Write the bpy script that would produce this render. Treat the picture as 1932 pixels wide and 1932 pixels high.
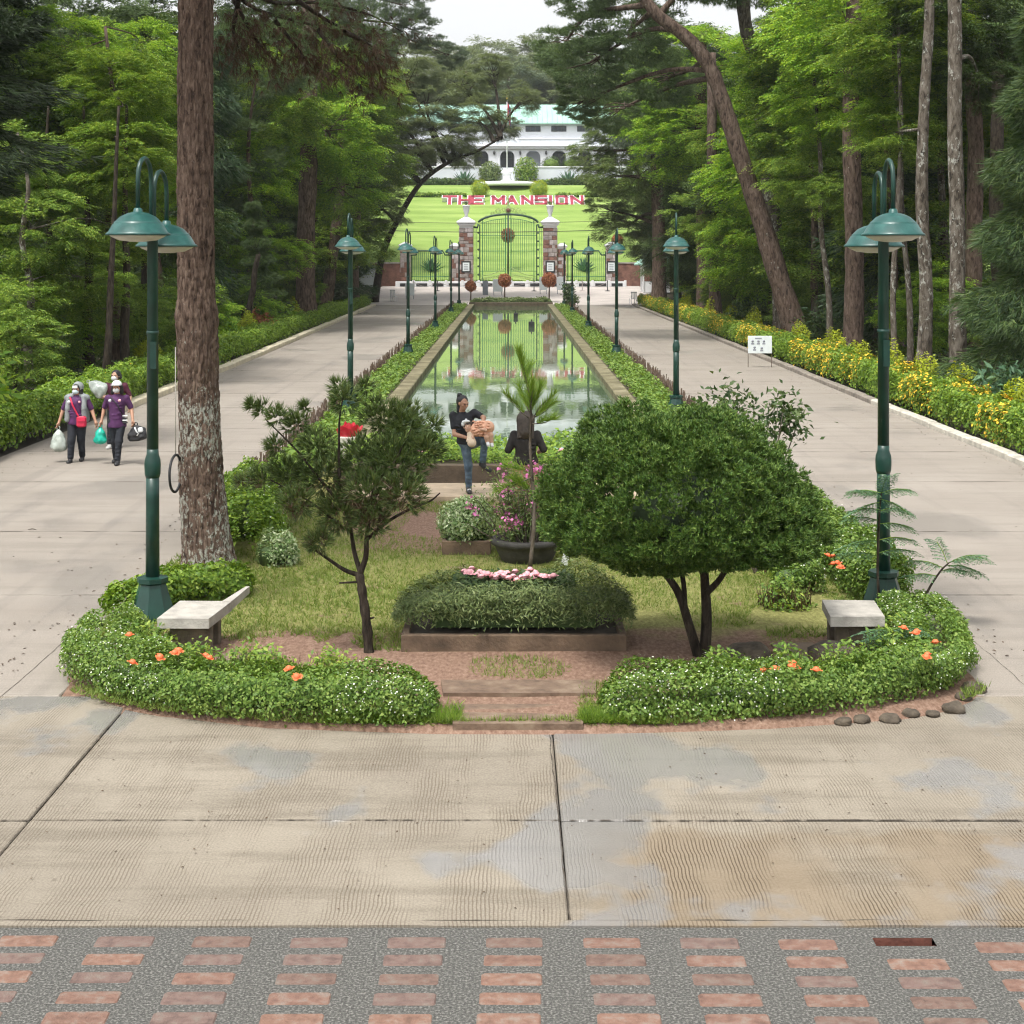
import bpy, math, random
import numpy as np
from mathutils import Vector, Matrix

for _o in list(bpy.data.objects):
    bpy.data.objects.remove(_o)
SC = bpy.context.scene
COL = SC.collection
rng = np.random.default_rng(11)
random.seed(5)
R = math.radians

# ------------------------------------------------------------------ camera, sky, sun, exposure
F, HC, CX, HY = 3000.0, 4.1, 964.0, 482.0       # survey constants: focal length and eye height used to set out the place
cam_d = bpy.data.cameras.new('camera')
cam = bpy.data.objects.new('camera', cam_d); COL.objects.link(cam)
cam.location = (0, 0, HC); cam.rotation_euler = (R(90), 0, 0)
cam_d.sensor_width = 36; cam_d.lens = 36 * F / 1932
cam_d.shift_x = 2 / 1932; cam_d.shift_y = -(966 - HY) / 1932
cam_d.clip_start = 0.1; cam_d.clip_end = 3000
SC.camera = cam

SUN_EL, SUN_AZ = 66, 215
W = bpy.data.worlds.new('World'); SC.world = W; W.use_nodes = True
nt = W.node_tree; nt.nodes.clear()
sky = nt.nodes.new('ShaderNodeTexSky'); sky.sky_type = 'NISHITA'; sky.sun_disc = False
sky.sun_elevation = R(SUN_EL); sky.sun_rotation = R(SUN_AZ); sky.dust_density = 4.0; sky.air_density = 1.0
hs = nt.nodes.new('ShaderNodeHueSaturation'); hs.inputs['Saturation'].default_value = 0.10; hs.inputs['Value'].default_value = 1.0
bg = nt.nodes.new('ShaderNodeBackground'); bg.inputs[1].default_value = 0.15
wo = nt.nodes.new('ShaderNodeOutputWorld')
nt.links.new(sky.outputs[0], hs.inputs['Color']); nt.links.new(hs.outputs[0], bg.inputs[0]); nt.links.new(bg.outputs[0], wo.inputs[0])

sl = bpy.data.lights.new('sun', 'SUN'); sl.energy = 1.5; sl.angle = R(11); sl.color = (1.0, 0.96, 0.9)
sun = bpy.data.objects.new('sun', sl); COL.objects.link(sun)
sun.rotation_euler = (R(90 - SUN_EL), 0, R(180 - SUN_AZ + 0)); sun.location = (0, 0, 60)
SC.view_settings.view_transform = 'Standard'; SC.view_settings.look = 'None'
SC.view_settings.gamma = 1.0; SC.view_settings.exposure = 0.92
SC.render.engine = 'CYCLES'
SC.cycles.max_bounces = 5; SC.cycles.diffuse_bounces = 3; SC.cycles.glossy_bounces = 2; SC.cycles.volume_bounces = 1
SC.cycles.use_adaptive_sampling = True; SC.cycles.adaptive_threshold = .03
SC.cycles.transmission_bounces = 4; SC.cycles.transparent_max_bounces = 4
SC.cycles.use_denoising = True; SC.cycles.filter_width = 1.2
SC.cycles.caustics_reflective = False; SC.cycles.caustics_refractive = False

def G(px, py, z=0.0):
    D = F * (HC - z) / (py - HY); return ((px - CX) * D / F, D)
def P(px, py, D):
    return ((px - CX) * D / F, D, HC - (py - HY) * D / F)

# ------------------------------------------------------------------ materials
MAT = {}
def _new(name):
    m = bpy.data.materials.new(name); m.use_nodes = True; m.node_tree.nodes.clear(); MAT[name] = m
    n = m.node_tree
    out = n.nodes.new('ShaderNodeOutputMaterial')
    return m, n, out
def N(n, t, **kw):
    x = n.nodes.new(t)
    for k, v in kw.items():
        if hasattr(x, k): setattr(x, k, v)
        else: x.inputs[k].default_value = v
    return x
def ramp(n, fac, stops):
    r = n.nodes.new('ShaderNodeValToRGB'); e = r.color_ramp.elements
    while len(e) > 1: e.remove(e[-1])
    e[0].position = stops[0][0]; e[0].color = (*stops[0][1], 1)
    for p, c in stops[1:]:
        q = e.new(p); q.color = (*c, 1)
    n.links.new(fac, r.inputs[0]); return r
def mix(n, fac, a, b, blend='MIX'):
    x = n.nodes.new('ShaderNodeMix'); x.data_type = 'RGBA'; x.blend_type = blend
    for s, v in ((0, fac), (6, a), (7, b)):
        if hasattr(v, 'type') and hasattr(v, 'is_output'): n.links.new(v, x.inputs[s])
        elif s == 0: x.inputs[0].default_value = v
        else: x.inputs[s].default_value = (*v, 1)
    return x.outputs[2]
def noise(n, vec, scale, detail=5, rough=.55, dist=0):
    x = N(n, 'ShaderNodeTexNoise', Scale=scale, Detail=detail, Roughness=rough, Distortion=dist)
    if vec is not None: n.links.new(vec, x.inputs['Vector'])
    return x.outputs[0]
def mapping(n, vec, scale=(1, 1, 1), rot=(0, 0, 0)):
    x = N(n, 'ShaderNodeMapping'); x.inputs['Scale'].default_value = scale; x.inputs['Rotation'].default_value = rot
    n.links.new(vec, x.inputs[0]); return x.outputs[0]
def step(n, v, lo, hi):
    x = N(n, 'ShaderNodeMapRange'); x.interpolation_type = 'SMOOTHSTEP'
    x.inputs[1].default_value = lo; x.inputs[2].default_value = hi; n.links.new(v, x.inputs[0]); return x.outputs[0]
def math_(n, op, a, b=None):
    x = N(n, 'ShaderNodeMath', operation=op)
    for i, v in ((0, a), (1, b)):
        if v is None: continue
        if hasattr(v, 'is_output'): n.links.new(v, x.inputs[i])
        else: x.inputs[i].default_value = v
    return x.outputs[0]
def sc(c, k): return tuple(min(1, max(0, v * k)) for v in c)

def mat(name, col, rough=.7, var=.22, scale=4, bump=.15, bscale=45, col2=None, metal=0, coat=0, world=False, spec=.5):
    m, n, out = _new(name)
    b = N(n, 'ShaderNodeBsdfPrincipled', Roughness=rough, Metallic=metal)
    b.inputs['Specular IOR Level'].default_value = spec
    if coat: b.inputs['Coat Weight'].default_value = coat
    vec = N(n, 'ShaderNodeNewGeometry').outputs['Position'] if world else N(n, 'ShaderNodeTexCoord').outputs['Object']
    f = noise(n, vec, scale, 6)
    r = ramp(n, f, [(.28, sc(col, 1 - var)), (.5, col), (.74, col2 or sc(col, 1 + var))])
    n.links.new(r.outputs[0], b.inputs['Base Color'])
    if bump:
        bp = N(n, 'ShaderNodeBump', Strength=bump, Distance=.02)
        n.links.new(noise(n, vec, bscale, 4), bp.inputs['Height']); n.links.new(bp.outputs[0], b.inputs['Normal'])
    n.links.new(b.outputs[0], out.inputs[0]); return m

def leaf_mat(name, cols, trans=.3, rough=.5, spec=.3, ns=.8):
    """colour varies leaf by leaf and in soft patches from bough to bough"""
    m, n, out = _new(name)
    g = N(n, 'ShaderNodeNewGeometry')
    pos = N(n, 'ShaderNodeTexCoord').outputs['Object']
    f = math_(n, 'ADD', math_(n, 'MULTIPLY', g.outputs['Random Per Island'], .6), math_(n, 'MULTIPLY', noise(n, pos, ns, 3), .5))
    k = len(cols)
    r = ramp(n, f, [(.12 + .8 * i / (k - 1), c) for i, c in enumerate(cols)])
    b = N(n, 'ShaderNodeBsdfPrincipled', Roughness=rough); b.inputs['Specular IOR Level'].default_value = spec
    t = N(n, 'ShaderNodeBsdfTranslucent')
    n.links.new(r.outputs[0], b.inputs['Base Color'])
    tc = mix(n, 1.0, r.outputs[0], (1.25, 1.2, .55), 'MULTIPLY'); n.links.new(tc, t.inputs[0])
    ms = N(n, 'ShaderNodeMixShader'); ms.inputs[0].default_value = trans
    n.links.new(b.outputs[0], ms.inputs[1]); n.links.new(t.outputs[0], ms.inputs[2]); n.links.new(ms.outputs[0], out.inputs[0])
    return m

def bark_mat(name, col, col2, lichen=None, lamt=.6, stretch=.25, scale=14, low=False):
    m, n, out = _new(name)
    vec = N(n, 'ShaderNodeTexCoord').outputs['Object']
    mv = mapping(n, vec, (1, 1, stretch))
    f = noise(n, mv, scale, 8, .65, .6)
    r = ramp(n, f, [(.34, sc(col, .25)), (.47, col), (.66, col2)])
    c = r.outputs[0]
    if lichen:
        l = step(n, math_(n, 'ADD', noise(n, mapping(n, vec, (1, 1, .6)), 9, 6, .7), math_(n, 'MULTIPLY', noise(n, vec, 1.1, 2), .45)), lamt, lamt + .06)
        if low:   # the lichen grows thickest on the lowest three metres
            sz = N(n, 'ShaderNodeSeparateXYZ'); n.links.new(vec, sz.inputs[0])
            lz = math_(n, 'MULTIPLY', step(n, sz.outputs[2], 3.4, 1.6), .17)
            l = step(n, math_(n, 'ADD', lz, math_(n, 'ADD', noise(n, mapping(n, vec, (1, 1, .5)), 24, 6, .75), math_(n, 'MULTIPLY', noise(n, vec, 1.1, 2), .45))), lamt + .07, lamt + .12)
        c = mix(n, l, c, lichen)
    b = N(n, 'ShaderNodeBsdfPrincipled', Roughness=.9); b.inputs['Specular IOR Level'].default_value = .2
    n.links.new(c, b.inputs['Base Color'])
    bp = N(n, 'ShaderNodeBump', Strength=.9, Distance=.03)
    n.links.new(f, bp.inputs['Height']); n.links.new(bp.outputs[0], b.inputs['Normal'])
    n.links.new(b.outputs[0], out.inputs[0]); return m

def concrete_road(name, near):
    m, n, out = _new(name)
    pos = N(n, 'ShaderNodeNewGeometry').outputs['Position']
    b = N(n, 'ShaderNodeBsdfPrincipled')
    b.inputs['Specular IOR Level'].default_value = .5
    big = noise(n, pos, .45, 6, .6)
    str_ = noise(n, mapping(n, pos, (.35, 2.2, 1)), 1.1, 7, .68)
    fine = noise(n, pos, 60, 4)
    if near:
        c = ramp(n, big, [(.25, (.165, .135, .098)), (.5, (.242, .206, .153)), (.75, (.315, .272, .208))]).outputs[0]
    else:
        c = ramp(n, big, [(.25, (.235, .20, .168)), (.5, (.295, .257, .22)), (.75, (.355, .315, .272))]).outputs[0]
    st = step(n, str_, .46, .64)
    c = mix(n, math_(n, 'MULTIPLY', st, .74 if near else .5), c, (.125, .10, .066) if near else (.175, .15, .125))
    c = mix(n, .35, c, ramp(n, fine, [(.3, (.13, .115, .095)), (.7, (.42, .38, .315))]).outputs[0])
    h = fine
    rough = N(n, 'ShaderNodeValue'); rough.outputs[0].default_value = .78
    ro = rough.outputs[0]
    if near:
        wv = N(n, 'ShaderNodeTexWave', wave_type='BANDS', bands_direction='X', Scale=12.2, Distortion=0.0, Detail=0.0)
        dv = mapping(n, pos, (1.2, 1.6, 1))
        off = N(n, 'ShaderNodeVectorMath', operation='ADD')
        nz = N(n, 'ShaderNodeTexNoise', Scale=1.3, Detail=4); n.links.new(dv, nz.inputs['Vector'])
        s2 = N(n, 'ShaderNodeVectorMath', operation='SCALE'); n.links.new(nz.outputs[1], s2.inputs[0]); s2.inputs['Scale'].default_value = .075
        n.links.new(pos, off.inputs[0]); n.links.new(s2.outputs[0], off.inputs[1])
        n.links.new(off.outputs[0], wv.inputs['Vector'])
        msk = step(n, noise(n, mapping(n, pos, (1.6, .45, 1)), 1.5, 4), .38, .60)
        gv = math_(n, 'MULTIPLY', step(n, wv.outputs[1], .58, .95), msk)
        # tined grooves hold brown silt, most of all on the right hand front slab
        sep = N(n, 'ShaderNodeSeparateXYZ'); n.links.new(pos, sep.inputs[0])
        wob = math_(n, 'MULTIPLY', noise(n, pos, 2.2, 4), .9)
        rx = step(n, math_(n, 'ADD', sep.outputs[0], wob), .75, 1.25)
        ry = step(n, math_(n, 'SUBTRACT', 11.9, math_(n, 'ADD', sep.outputs[1], wob)), .0, .3)
        rb = math_(n, 'MULTIPLY', math_(n, 'MULTIPLY', rx, ry), step(n, noise(n, pos, .7, 4), .22, .46))
        c = mix(n, math_(n, 'MULTIPLY', rb, .6), c, (.20, .145, .085))
        gfac = math_(n, 'MULTIPLY', gv, math_(n, 'ADD', .5, math_(n, 'MULTIPLY', rb, .45)))
        c = mix(n, gfac, c, (.075, .05, .026))
        # damp patches left by rain: shiny, with pale sky reflection mixed into their grey
        wet = step(n, math_(n, 'ADD', noise(n, mapping(n, pos, (1, .7, 1)), .62, 5, .5), math_(n, 'MULTIPLY', step(n, math_(n, 'ABSOLUTE', math_(n, 'SUBTRACT', sep.outputs[0], .55)), .8, .0), .15)), .545, .60)
        c = mix(n, math_(n, 'MULTIPLY', wet, .6), c, (.235, .235, .235))
        ro = math_(n, 'SUBTRACT', .78, math_(n, 'MULTIPLY', wet, .64))
        h = math_(n, 'SUBTRACT', math_(n, 'MULTIPLY', fine, .35), math_(n, 'MULTIPLY', gv, .8))
    else:
        wv = N(n, 'ShaderNodeTexWave', wave_type='BANDS', bands_direction='Y', Scale=5.0, Distortion=3.0, Detail=2.0)
        n.links.new(pos, wv.inputs['Vector'])
        c = mix(n, math_(n, 'MULTIPLY', wv.outputs[1], .16), c, (.20, .17, .14))
        tyre = step(n, noise(n, mapping(n, pos, (1.5, .035, 1)), 1.6, 4), .52, .70)
        c = mix(n, math_(n, 'MULTIPLY', tyre, .30), c, (.15, .135, .12))
        damp = step(n, noise(n, mapping(n, pos, (.30, .16, 1)), .8, 5), .56, .63)
        c = mix(n, math_(n, 'MULTIPLY', damp, .35), c, (.17, .155, .14)); ro = math_(n, 'SUBTRACT', .78, math_(n, 'MULTIPLY', damp, .3))
    n.links.new(c, b.inputs['Base Color']); n.links.new(ro, b.inputs['Roughness'])
    bp = N(n, 'ShaderNodeBump', Strength=.35, Distance=.012); n.links.new(h, bp.inputs['Height']); n.links.new(bp.outputs[0], b.inputs['Normal'])
    n.links.new(b.outputs[0], out.inputs[0]); return m

def soil_mat():
    m, n, out = _new('island_soil')
    pos = N(n, 'ShaderNodeNewGeometry').outputs['Position']
    sep = N(n, 'ShaderNodeSeparateXYZ'); n.links.new(pos, sep.inputs[0])
    b = N(n, 'ShaderNodeBsdfPrincipled', Roughness=.95); b.inputs['Specular IOR Level'].default_value = .2
    big = noise(n, pos, 1.1, 5, .6); fine = noise(n, mapping(n, pos, (1, .45, 1)), 26, 5, .7)
    dirt = ramp(n, fine, [(.3, (.13, .075, .05)), (.5, (.225, .14, .10)), (.72, (.33, .23, .17))]).outputs[0]
    grass = ramp(n, fine, [(.25, (.10, .09, .03)), (.5, (.20, .20, .065)), (.75, (.32, .30, .12))]).outputs[0]
    wob = math_(n, 'MULTIPLY', math_(n, 'SUBTRACT', big, .5), 2.4)
    yy = math_(n, 'ADD', sep.outputs[1], wob)
    path = math_(n, 'MULTIPLY', step(n, yy, 17.3, 16.7), step(n, yy, 13.0, 13.3))
    p2 = math_(n, 'MULTIPLY', step(n, math_(n, 'ADD', math_(n, 'ABSOLUTE', math_(n, 'ADD', sep.outputs[0], 1.4)), wob), 1.2, .7), step(n, yy, 21.0, 22.0))
    bare = math_(n, 'MAXIMUM', math_(n, 'MAXIMUM', path, p2), step(n, big, .62, .70))
    c = mix(n, bare, grass, dirt)
    n.links.new(c, b.inputs['Base Color'])
    bp = N(n, 'ShaderNodeBump', Strength=.6, Distance=.03); n.links.new(fine, bp.inputs['Height']); n.links.new(bp.outputs[0], b.inputs['Normal'])
    n.links.new(b.outputs[0], out.inputs[0]); return m

def water_mat():
    m, n, out = _new('pool_water')
    pos = N(n, 'ShaderNodeNewGeometry').outputs['Position']
    b = N(n, 'ShaderNodeBsdfPrincipled', Roughness=.02, IOR=1.5)
    b.inputs['Base Color'].default_value = (.11, .165, .09, 1)
    b.inputs['Specular IOR Level'].default_value = .8
    bp = N(n, 'ShaderNodeBump', Strength=.035, Distance=.05)
    h = math_(n, 'ADD', noise(n, mapping(n, pos, (.8, .35, 1)), 1.6, 3), math_(n, 'MULTIPLY', noise(n, mapping(n, pos, (1, .5, 1)), 7, 2), .25))
    n.links.new(h, bp.inputs['Height']); n.links.new(bp.outputs[0], b.inputs['Normal'])
    n.links.new(b.outputs[0], out.inputs[0]); return m

def lawn_mat():
    m, n, out = _new('lawn_grass')
    pos = N(n, 'ShaderNodeNewGeometry').outputs['Position']
    b = N(n, 'ShaderNodeBsdfPrincipled', Roughness=.85); b.inputs['Specular IOR Level'].default_value = .25
    wv = N(n, 'ShaderNodeTexWave', wave_type='BANDS', bands_direction='Y', Scale=.085, Distortion=1.6, Detail=3)
    n.links.new(pos, wv.inputs['Vector'])
    f = math_(n, 'ADD', math_(n, 'MULTIPLY', noise(n, mapping(n, pos, (.3, 1, 1)), .7, 6), .86), math_(n, 'MULTIPLY', wv.outputs[1], .14))
    c = ramp(n, f, [(.25, (.15, .24, .045)), (.5, (.215, .315, .07)), (.75, (.30, .39, .11))]).outputs[0]
    n.links.new(c, b.inputs['Base Color'])
    bp = N(n, 'ShaderNodeBump', Strength=.5, Distance=.05); n.links.new(noise(n, pos, 9, 4), bp.inputs['Height']); n.links.new(bp.outputs[0], b.inputs['Normal'])
    n.links.new(b.outputs[0], out.inputs[0]); return m

concrete_road('plaza_concrete', True); concrete_road('road_concrete', False)
soil_mat(); water_mat(); lawn_mat()
mat('wood_floor', (.075, .06, .035), .95, .5, 1.2, .6, 12, col2=(.09, .11, .04), world=True)
mat('joint_dirt', (.06, .048, .035), .95, .4, 9, .3)
mat('gravel_concrete', (.098, .096, .086), .85, .6, 62, .9, 95, col2=(.33, .32, .29), world=True)
mat('kerb_white', (.50, .47, .40), .8, .32, 3, .4, 30, world=True)
mat('kerb_cream', (.58, .52, .38), .8, .2, 3, .3, 30, world=True)
mat('kerb_grey', (.235, .205, .17), .9, .35, 4, .5, 30, world=True)
mat('mossy_coping', (.155, .135, .07), .85, .5, 1.6, .4, 30, col2=(.28, .25, .16), world=True)
mat('lamp_green', (.006, .042, .030), .42, .3, 5, .06, 60, col2=(.010, .062, .045), coat=.1)
mat('lamp_shade_green', (.012, .078, .068), .40, .3, 7, .06, 60, col2=(.03, .125, .11), coat=.1)
mat('lamp_white', (.62, .60, .54), .5, .12, 6, 0)
mat('bench_top', (.40, .375, .33), .8, .3, 5, .35, 40)
mat('bench_leg', (.13, .105, .075), .9, .4, 6, .5, 30)
mat('planter_box', (.125, .085, .055), .9, .45, 5, .5, 30)
mat('dark_pot', (.045, .042, .038), .75, .4, 6, .4, 30)
mat('rock', (.085, .068, .048), .9, .5, 8, .8, 25)
mat('flagstone', (.19, .142, .10), .9, .35, 5, .5, 30)
mat('platform_tan', (.46, .36, .25), .85, .25, 3, .3, 40)
mat('low_wall', (.10, .075, .05), .9, .4, 5, .5, 30)
mat('path_stone', (.17, .115, .078), .95, .4, 6, .7, 25, world=True, col2=(.26, .2, .14))
mat('stick_wood', (.13, .085, .06), .9, .5, 10, .4, 40, col2=(.25, .19, .14))
mat('flower_white', (.72, .74, .62), .6, .1, 5, 0)
mat('flower_pink', (.80, .42, .46), .6, .2, 60, 0)
mat('flower_magenta', (.62, .18, .40), .6, .2, 60, 0)
mat('flower_orange', (.80, .17, .06), .6, .2, 60, 0)
mat('flower_yellow', (.78, .50, .03), .6, .2, 60, 0)
mat('red_petal', (.62, .02, .045), .35, .35, 6, 0, col2=(.8, .12, .14))
mat('skin', (.43, .235, .15), .55, .1, 6, 0)
mat('skin_pale', (.58, .36, .25), .55, .1, 6, 0)
mat('hair_black', (.012, .011, .012), .45, .3, 40, .3, 90)
mat('hair_brown', (.045, .032, .022), .55, .45, 30, .5, 90)
mat('shirt_black', (.012, .013, .017), .8, .4, 12, .3, 30)
mat('jeans', (.085, .13, .18), .85, .5, 7, .3, 60, col2=(.21, .28, .34))
mat('purple_cloth', (.075, .018, .085), .75, .3, 8, .3, 25)
mat('maroon_cloth', (.09, .014, .035), .8, .3, 8, .3, 25)
mat('dark_trouser', (.014, .017, .024), .85, .4, 10, .3, 40)
mat('grey_vest', (.25, .27, .27), .85, .25, 10, .3, 60)
mat('white_cloth', (.72, .74, .74), .8, .1, 12, .1, 60)
mat('mask_blue', (.62, .76, .78), .8, .08, 12, .05, 60)
mat('bag_red', (.62, .02, .07), .5, .2, 12, .1, 40)
mat('bag_teal', (.0, .42, .30), .3, .3, 9, .5, 14, spec=.7)
mat('bag_clear', (.42, .47, .42), .25, .3, 9, .5, 14, spec=.7, col2=(.70, .74, .70))
mat('bag_dark', (.02, .02, .022), .6, .3, 9, .4, 20)
mat('shoe_dark', (.02, .02, .022), .5, .2, 9, 0)
mat('shoe_white', (.6, .6, .58), .6, .1, 9, 0)
mat('peach_cloth', (.74, .42, .28), .85, .25, 12, .4, 40)
mat('cream_cloth', (.75, .60, .45), .85, .15, 12, .3, 40)
mat('tan_trouser', (.42, .26, .15), .85, .2, 8, .2, 40)
mat('top_dark', (.022, .018, .016), .85, .4, 12, .3, 40)
mat('white_paint', (.74, .75, .76), .6, .06, 3, .05)
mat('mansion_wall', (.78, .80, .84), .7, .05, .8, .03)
mat('mansion_shade_wall', (.66, .69, .74), .75, .05, .8, .03)  # darker copy of the mansion wall, shade put into its colour
mat('roof_green', (.33, .56, .46), .55, .12, .6, .1, 6)
mat('window_dark', (.05, .06, .075), .15, .3, .8, 0)
mat('window_frame_dark', (.06, .06, .065), .5, .1, 3, 0)
mat('iron_green', (.06, .21, .09), .5, .2, 3, 0)
mat('iron_dark', (.012, .05, .03), .5, .2, 3, 0)
mat('iron_gilt', (.28, .38, .14), .5, .2, 3, 0)
mat('stone_red', (.20, .10, .075), .9, .45, 2.5, .5, 20)
mat('stone_grey', (.32, .28, .26), .9, .35, 2.5, .5, 20)
mat('stone_pale', (.46, .41, .40), .9, .3, 2.5, .5, 20)
mat('mortar', (.24, .20, .17), .95, .2, 6, .3)
mat('black_paint', (.02, .02, .022), .6, .2, 4, 0)
mat('plaza_far', (.47, .42, .385), .85, .14, .6, .1, 20, world=True)
mat('letter_red', (.30, .03, .06), .8, .4, 3, .4, 12)
mat('cable_black', (.02, .02, .02), .6, .1, 4, 0)
mat('sign_white', (.70, .76, .76), .6, .06, 3, .05)
mat('sign_grey', (.28, .30, .34), .6, .1, 3, 0)
mat('rope', (.40, .38, .33), .9, .2, 30, 0)
mat('flag_red', (.5, .03, .03), .8, .1, 3, 0); mat('flag_blue', (.02, .05, .3), .8, .1, 3, 0); mat('gilt', (.7, .5, .1), .4, .1, 3, 0)
for i, c in enumerate([(.19, .107, .078), (.20, .112, .082), (.16, .10, .078), (.215, .12, .085), (.165, .108, .09)]):
    mat('brick_clay%d' % i, c, .85, .4, 14, .5, 60, world=True, col2=sc((c[0] * .9, c[0] * .75, c[0] * .62), 1.25))
mat('brick_pit', (.13, .05, .035), .95, .4, 12, .5, 30)

bark_mat('bark_pine', (.095, .063, .047), (.20, .143, .108), (.33, .335, .285), .83, .22, 22, True)
bark_mat('bark_brown', (.085, .058, .044), (.165, .122, .096), (.25, .25, .215), .90, .3, 9)
bark_mat('bark_pale', (.095, .078, .060), (.20, .175, .145), (.34, .34, .30), .80, .35, 8)
bark_mat('bark_dark', (.035, .027, .02), (.075, .06, .045), None, .9, .3, 14)
bark_mat('bark_twig', (.10, .08, .06), (.22, .19, .16), None, .9, .3, 12)

leaf_mat('leaf_bright', [(0.070, 0.145, 0.021), (0.150, 0.301, 0.036), (0.280, 0.457, 0.058), (0.480, 0.583, 0.071)], .35)
leaf_mat('leaf_mid', [(0.055, 0.111, 0.022), (0.122, 0.232, 0.039), (0.233, 0.353, 0.062), (0.393, 0.464, 0.085)], .3)
leaf_mat('leaf_olive', [(0.056, 0.095, 0.031), (0.110, 0.173, 0.057), (0.189, 0.252, 0.093), (0.268, 0.315, 0.128)], .3)
leaf_mat('leaf_deep', [(0.023, 0.051, 0.015), (0.046, 0.090, 0.028), (0.086, 0.138, 0.043), (0.143, 0.189, 0.058)], .22)
leaf_mat('needle_dark', [(0.019, 0.047, 0.020), (0.036, 0.078, 0.033), (0.062, 0.110, 0.046), (0.097, 0.144, 0.061)], .15)
leaf_mat('needle_pine', [(0.053, 0.092, 0.039), (0.096, 0.155, 0.063), (0.150, 0.220, 0.089), (0.211, 0.279, 0.119)], .2)
leaf_mat('needle_grey', [(0.068, 0.101, 0.068), (0.115, 0.162, 0.108), (0.162, 0.216, 0.149), (0.230, 0.270, 0.189)], .2)
leaf_mat('needle_brown', [(0.033, 0.017, 0.009), (0.061, 0.034, 0.019), (0.094, 0.056, 0.033), (0.122, 0.080, 0.047)], .15)
leaf_mat('needle_shadow', [(0.014, 0.026, 0.012), (0.024, 0.043, 0.018), (0.036, 0.060, 0.024), (0.054, 0.078, 0.034)], .1)  # needle green darkened so the colour itself carries the shade
leaf_mat('hedge_flower', [(0.045, 0.098, 0.016), (0.098, 0.184, 0.030), (0.181, 0.289, 0.054), (0.302, 0.394, 0.097)], .3, ns=5.0)
leaf_mat('hedge_green', [(0.056, 0.116, 0.018), (0.120, 0.224, 0.027), (0.209, 0.331, 0.044), (0.340, 0.448, 0.063)], .3, ns=5.0)
leaf_mat('hedge_lime', [(0.169, 0.235, 0.018), (0.290, 0.365, 0.023), (0.435, 0.494, 0.035), (0.580, 0.588, 0.058)], .35)
leaf_mat('hedge_grey', [(0.059, 0.091, 0.032), (0.109, 0.160, 0.052), (0.185, 0.243, 0.086), (0.286, 0.334, 0.138)], .25, ns=5.0)
leaf_mat('cypress', [(0.031, 0.073, 0.017), (0.067, 0.137, 0.029), (0.121, 0.210, 0.043), (0.217, 0.293, 0.065)], .15, ns=5.0)
leaf_mat('juniper', [(0.032, 0.059, 0.018), (0.064, 0.108, 0.029), (0.105, 0.150, 0.044), (0.161, 0.191, 0.060)], .15, ns=5.0)
leaf_mat('grass_blade', [(0.075, 0.125, 0.019), (0.138, 0.213, 0.037), (0.213, 0.288, 0.062), (0.312, 0.338, 0.112)], .3)
leaf_mat('topiary_rust', [(0.168, 0.060, 0.030), (0.288, 0.102, 0.048), (0.432, 0.168, 0.084), (0.540, 0.264, 0.132)], .2, ns=5.0)
leaf_mat('frond_blue', [(0.058, 0.130, 0.078), (0.098, 0.195, 0.111), (0.143, 0.260, 0.143), (0.195, 0.325, 0.169)], .3)
leaf_mat('agave', [(0.060, 0.132, 0.084), (0.096, 0.192, 0.120), (0.132, 0.240, 0.156)], .1)
leaf_mat('leaf_pale', [(.085, .12, .065), (.14, .18, .10), (.20, .25, .145), (.28, .32, .20)], .35)
leaf_mat('variegated', [(0.077, 0.154, 0.044), (0.176, 0.286, 0.099), (0.396, 0.484, 0.264), (0.660, 0.704, 0.506)], .25, ns=5.0)

# ------------------------------------------------------------------ mesh building
def link(o, parent=None):
    COL.objects.link(o)
    if parent is not None: o.parent = parent
    return o
def tag(o, label=None, cat=None, group=None, kind=None):
    for k, v in (('label', label), ('category', cat), ('group', group), ('kind', kind)):
        if v: o[k] = v
    return o
def empty(name, loc, label=None, cat=None, group=None, rz=0):
    o = bpy.data.objects.new(name, None); COL.objects.link(o); o.location = loc; o.rotation_euler = (0, 0, rz)
    o.empty_display_size = .2
    return tag(o, label, cat, group)
def np_obj(name, V, Fc, m, parent=None, smooth=False):
    V = np.asarray(V, np.float32); Fc = np.asarray(Fc, np.int32)
    me = bpy.data.meshes.new(name); k = Fc.shape[1]; nf = len(Fc)
    me.vertices.add(len(V)); me.vertices.foreach_set('co', V.ravel())
    me.loops.add(nf * k); me.loops.foreach_set('vertex_index', Fc.ravel())
    me.polygons.add(nf); me.polygons.foreach_set('loop_start', np.arange(nf, dtype=np.int32) * k)
    if smooth: me.polygons.foreach_set('use_smooth', np.ones(nf, bool))
    me.materials.append(MAT[m] if isinstance(m, str) else m)
    me.update(calc_edges=True); me.validate()
    return link(bpy.data.objects.new(name, me), parent)
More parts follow.
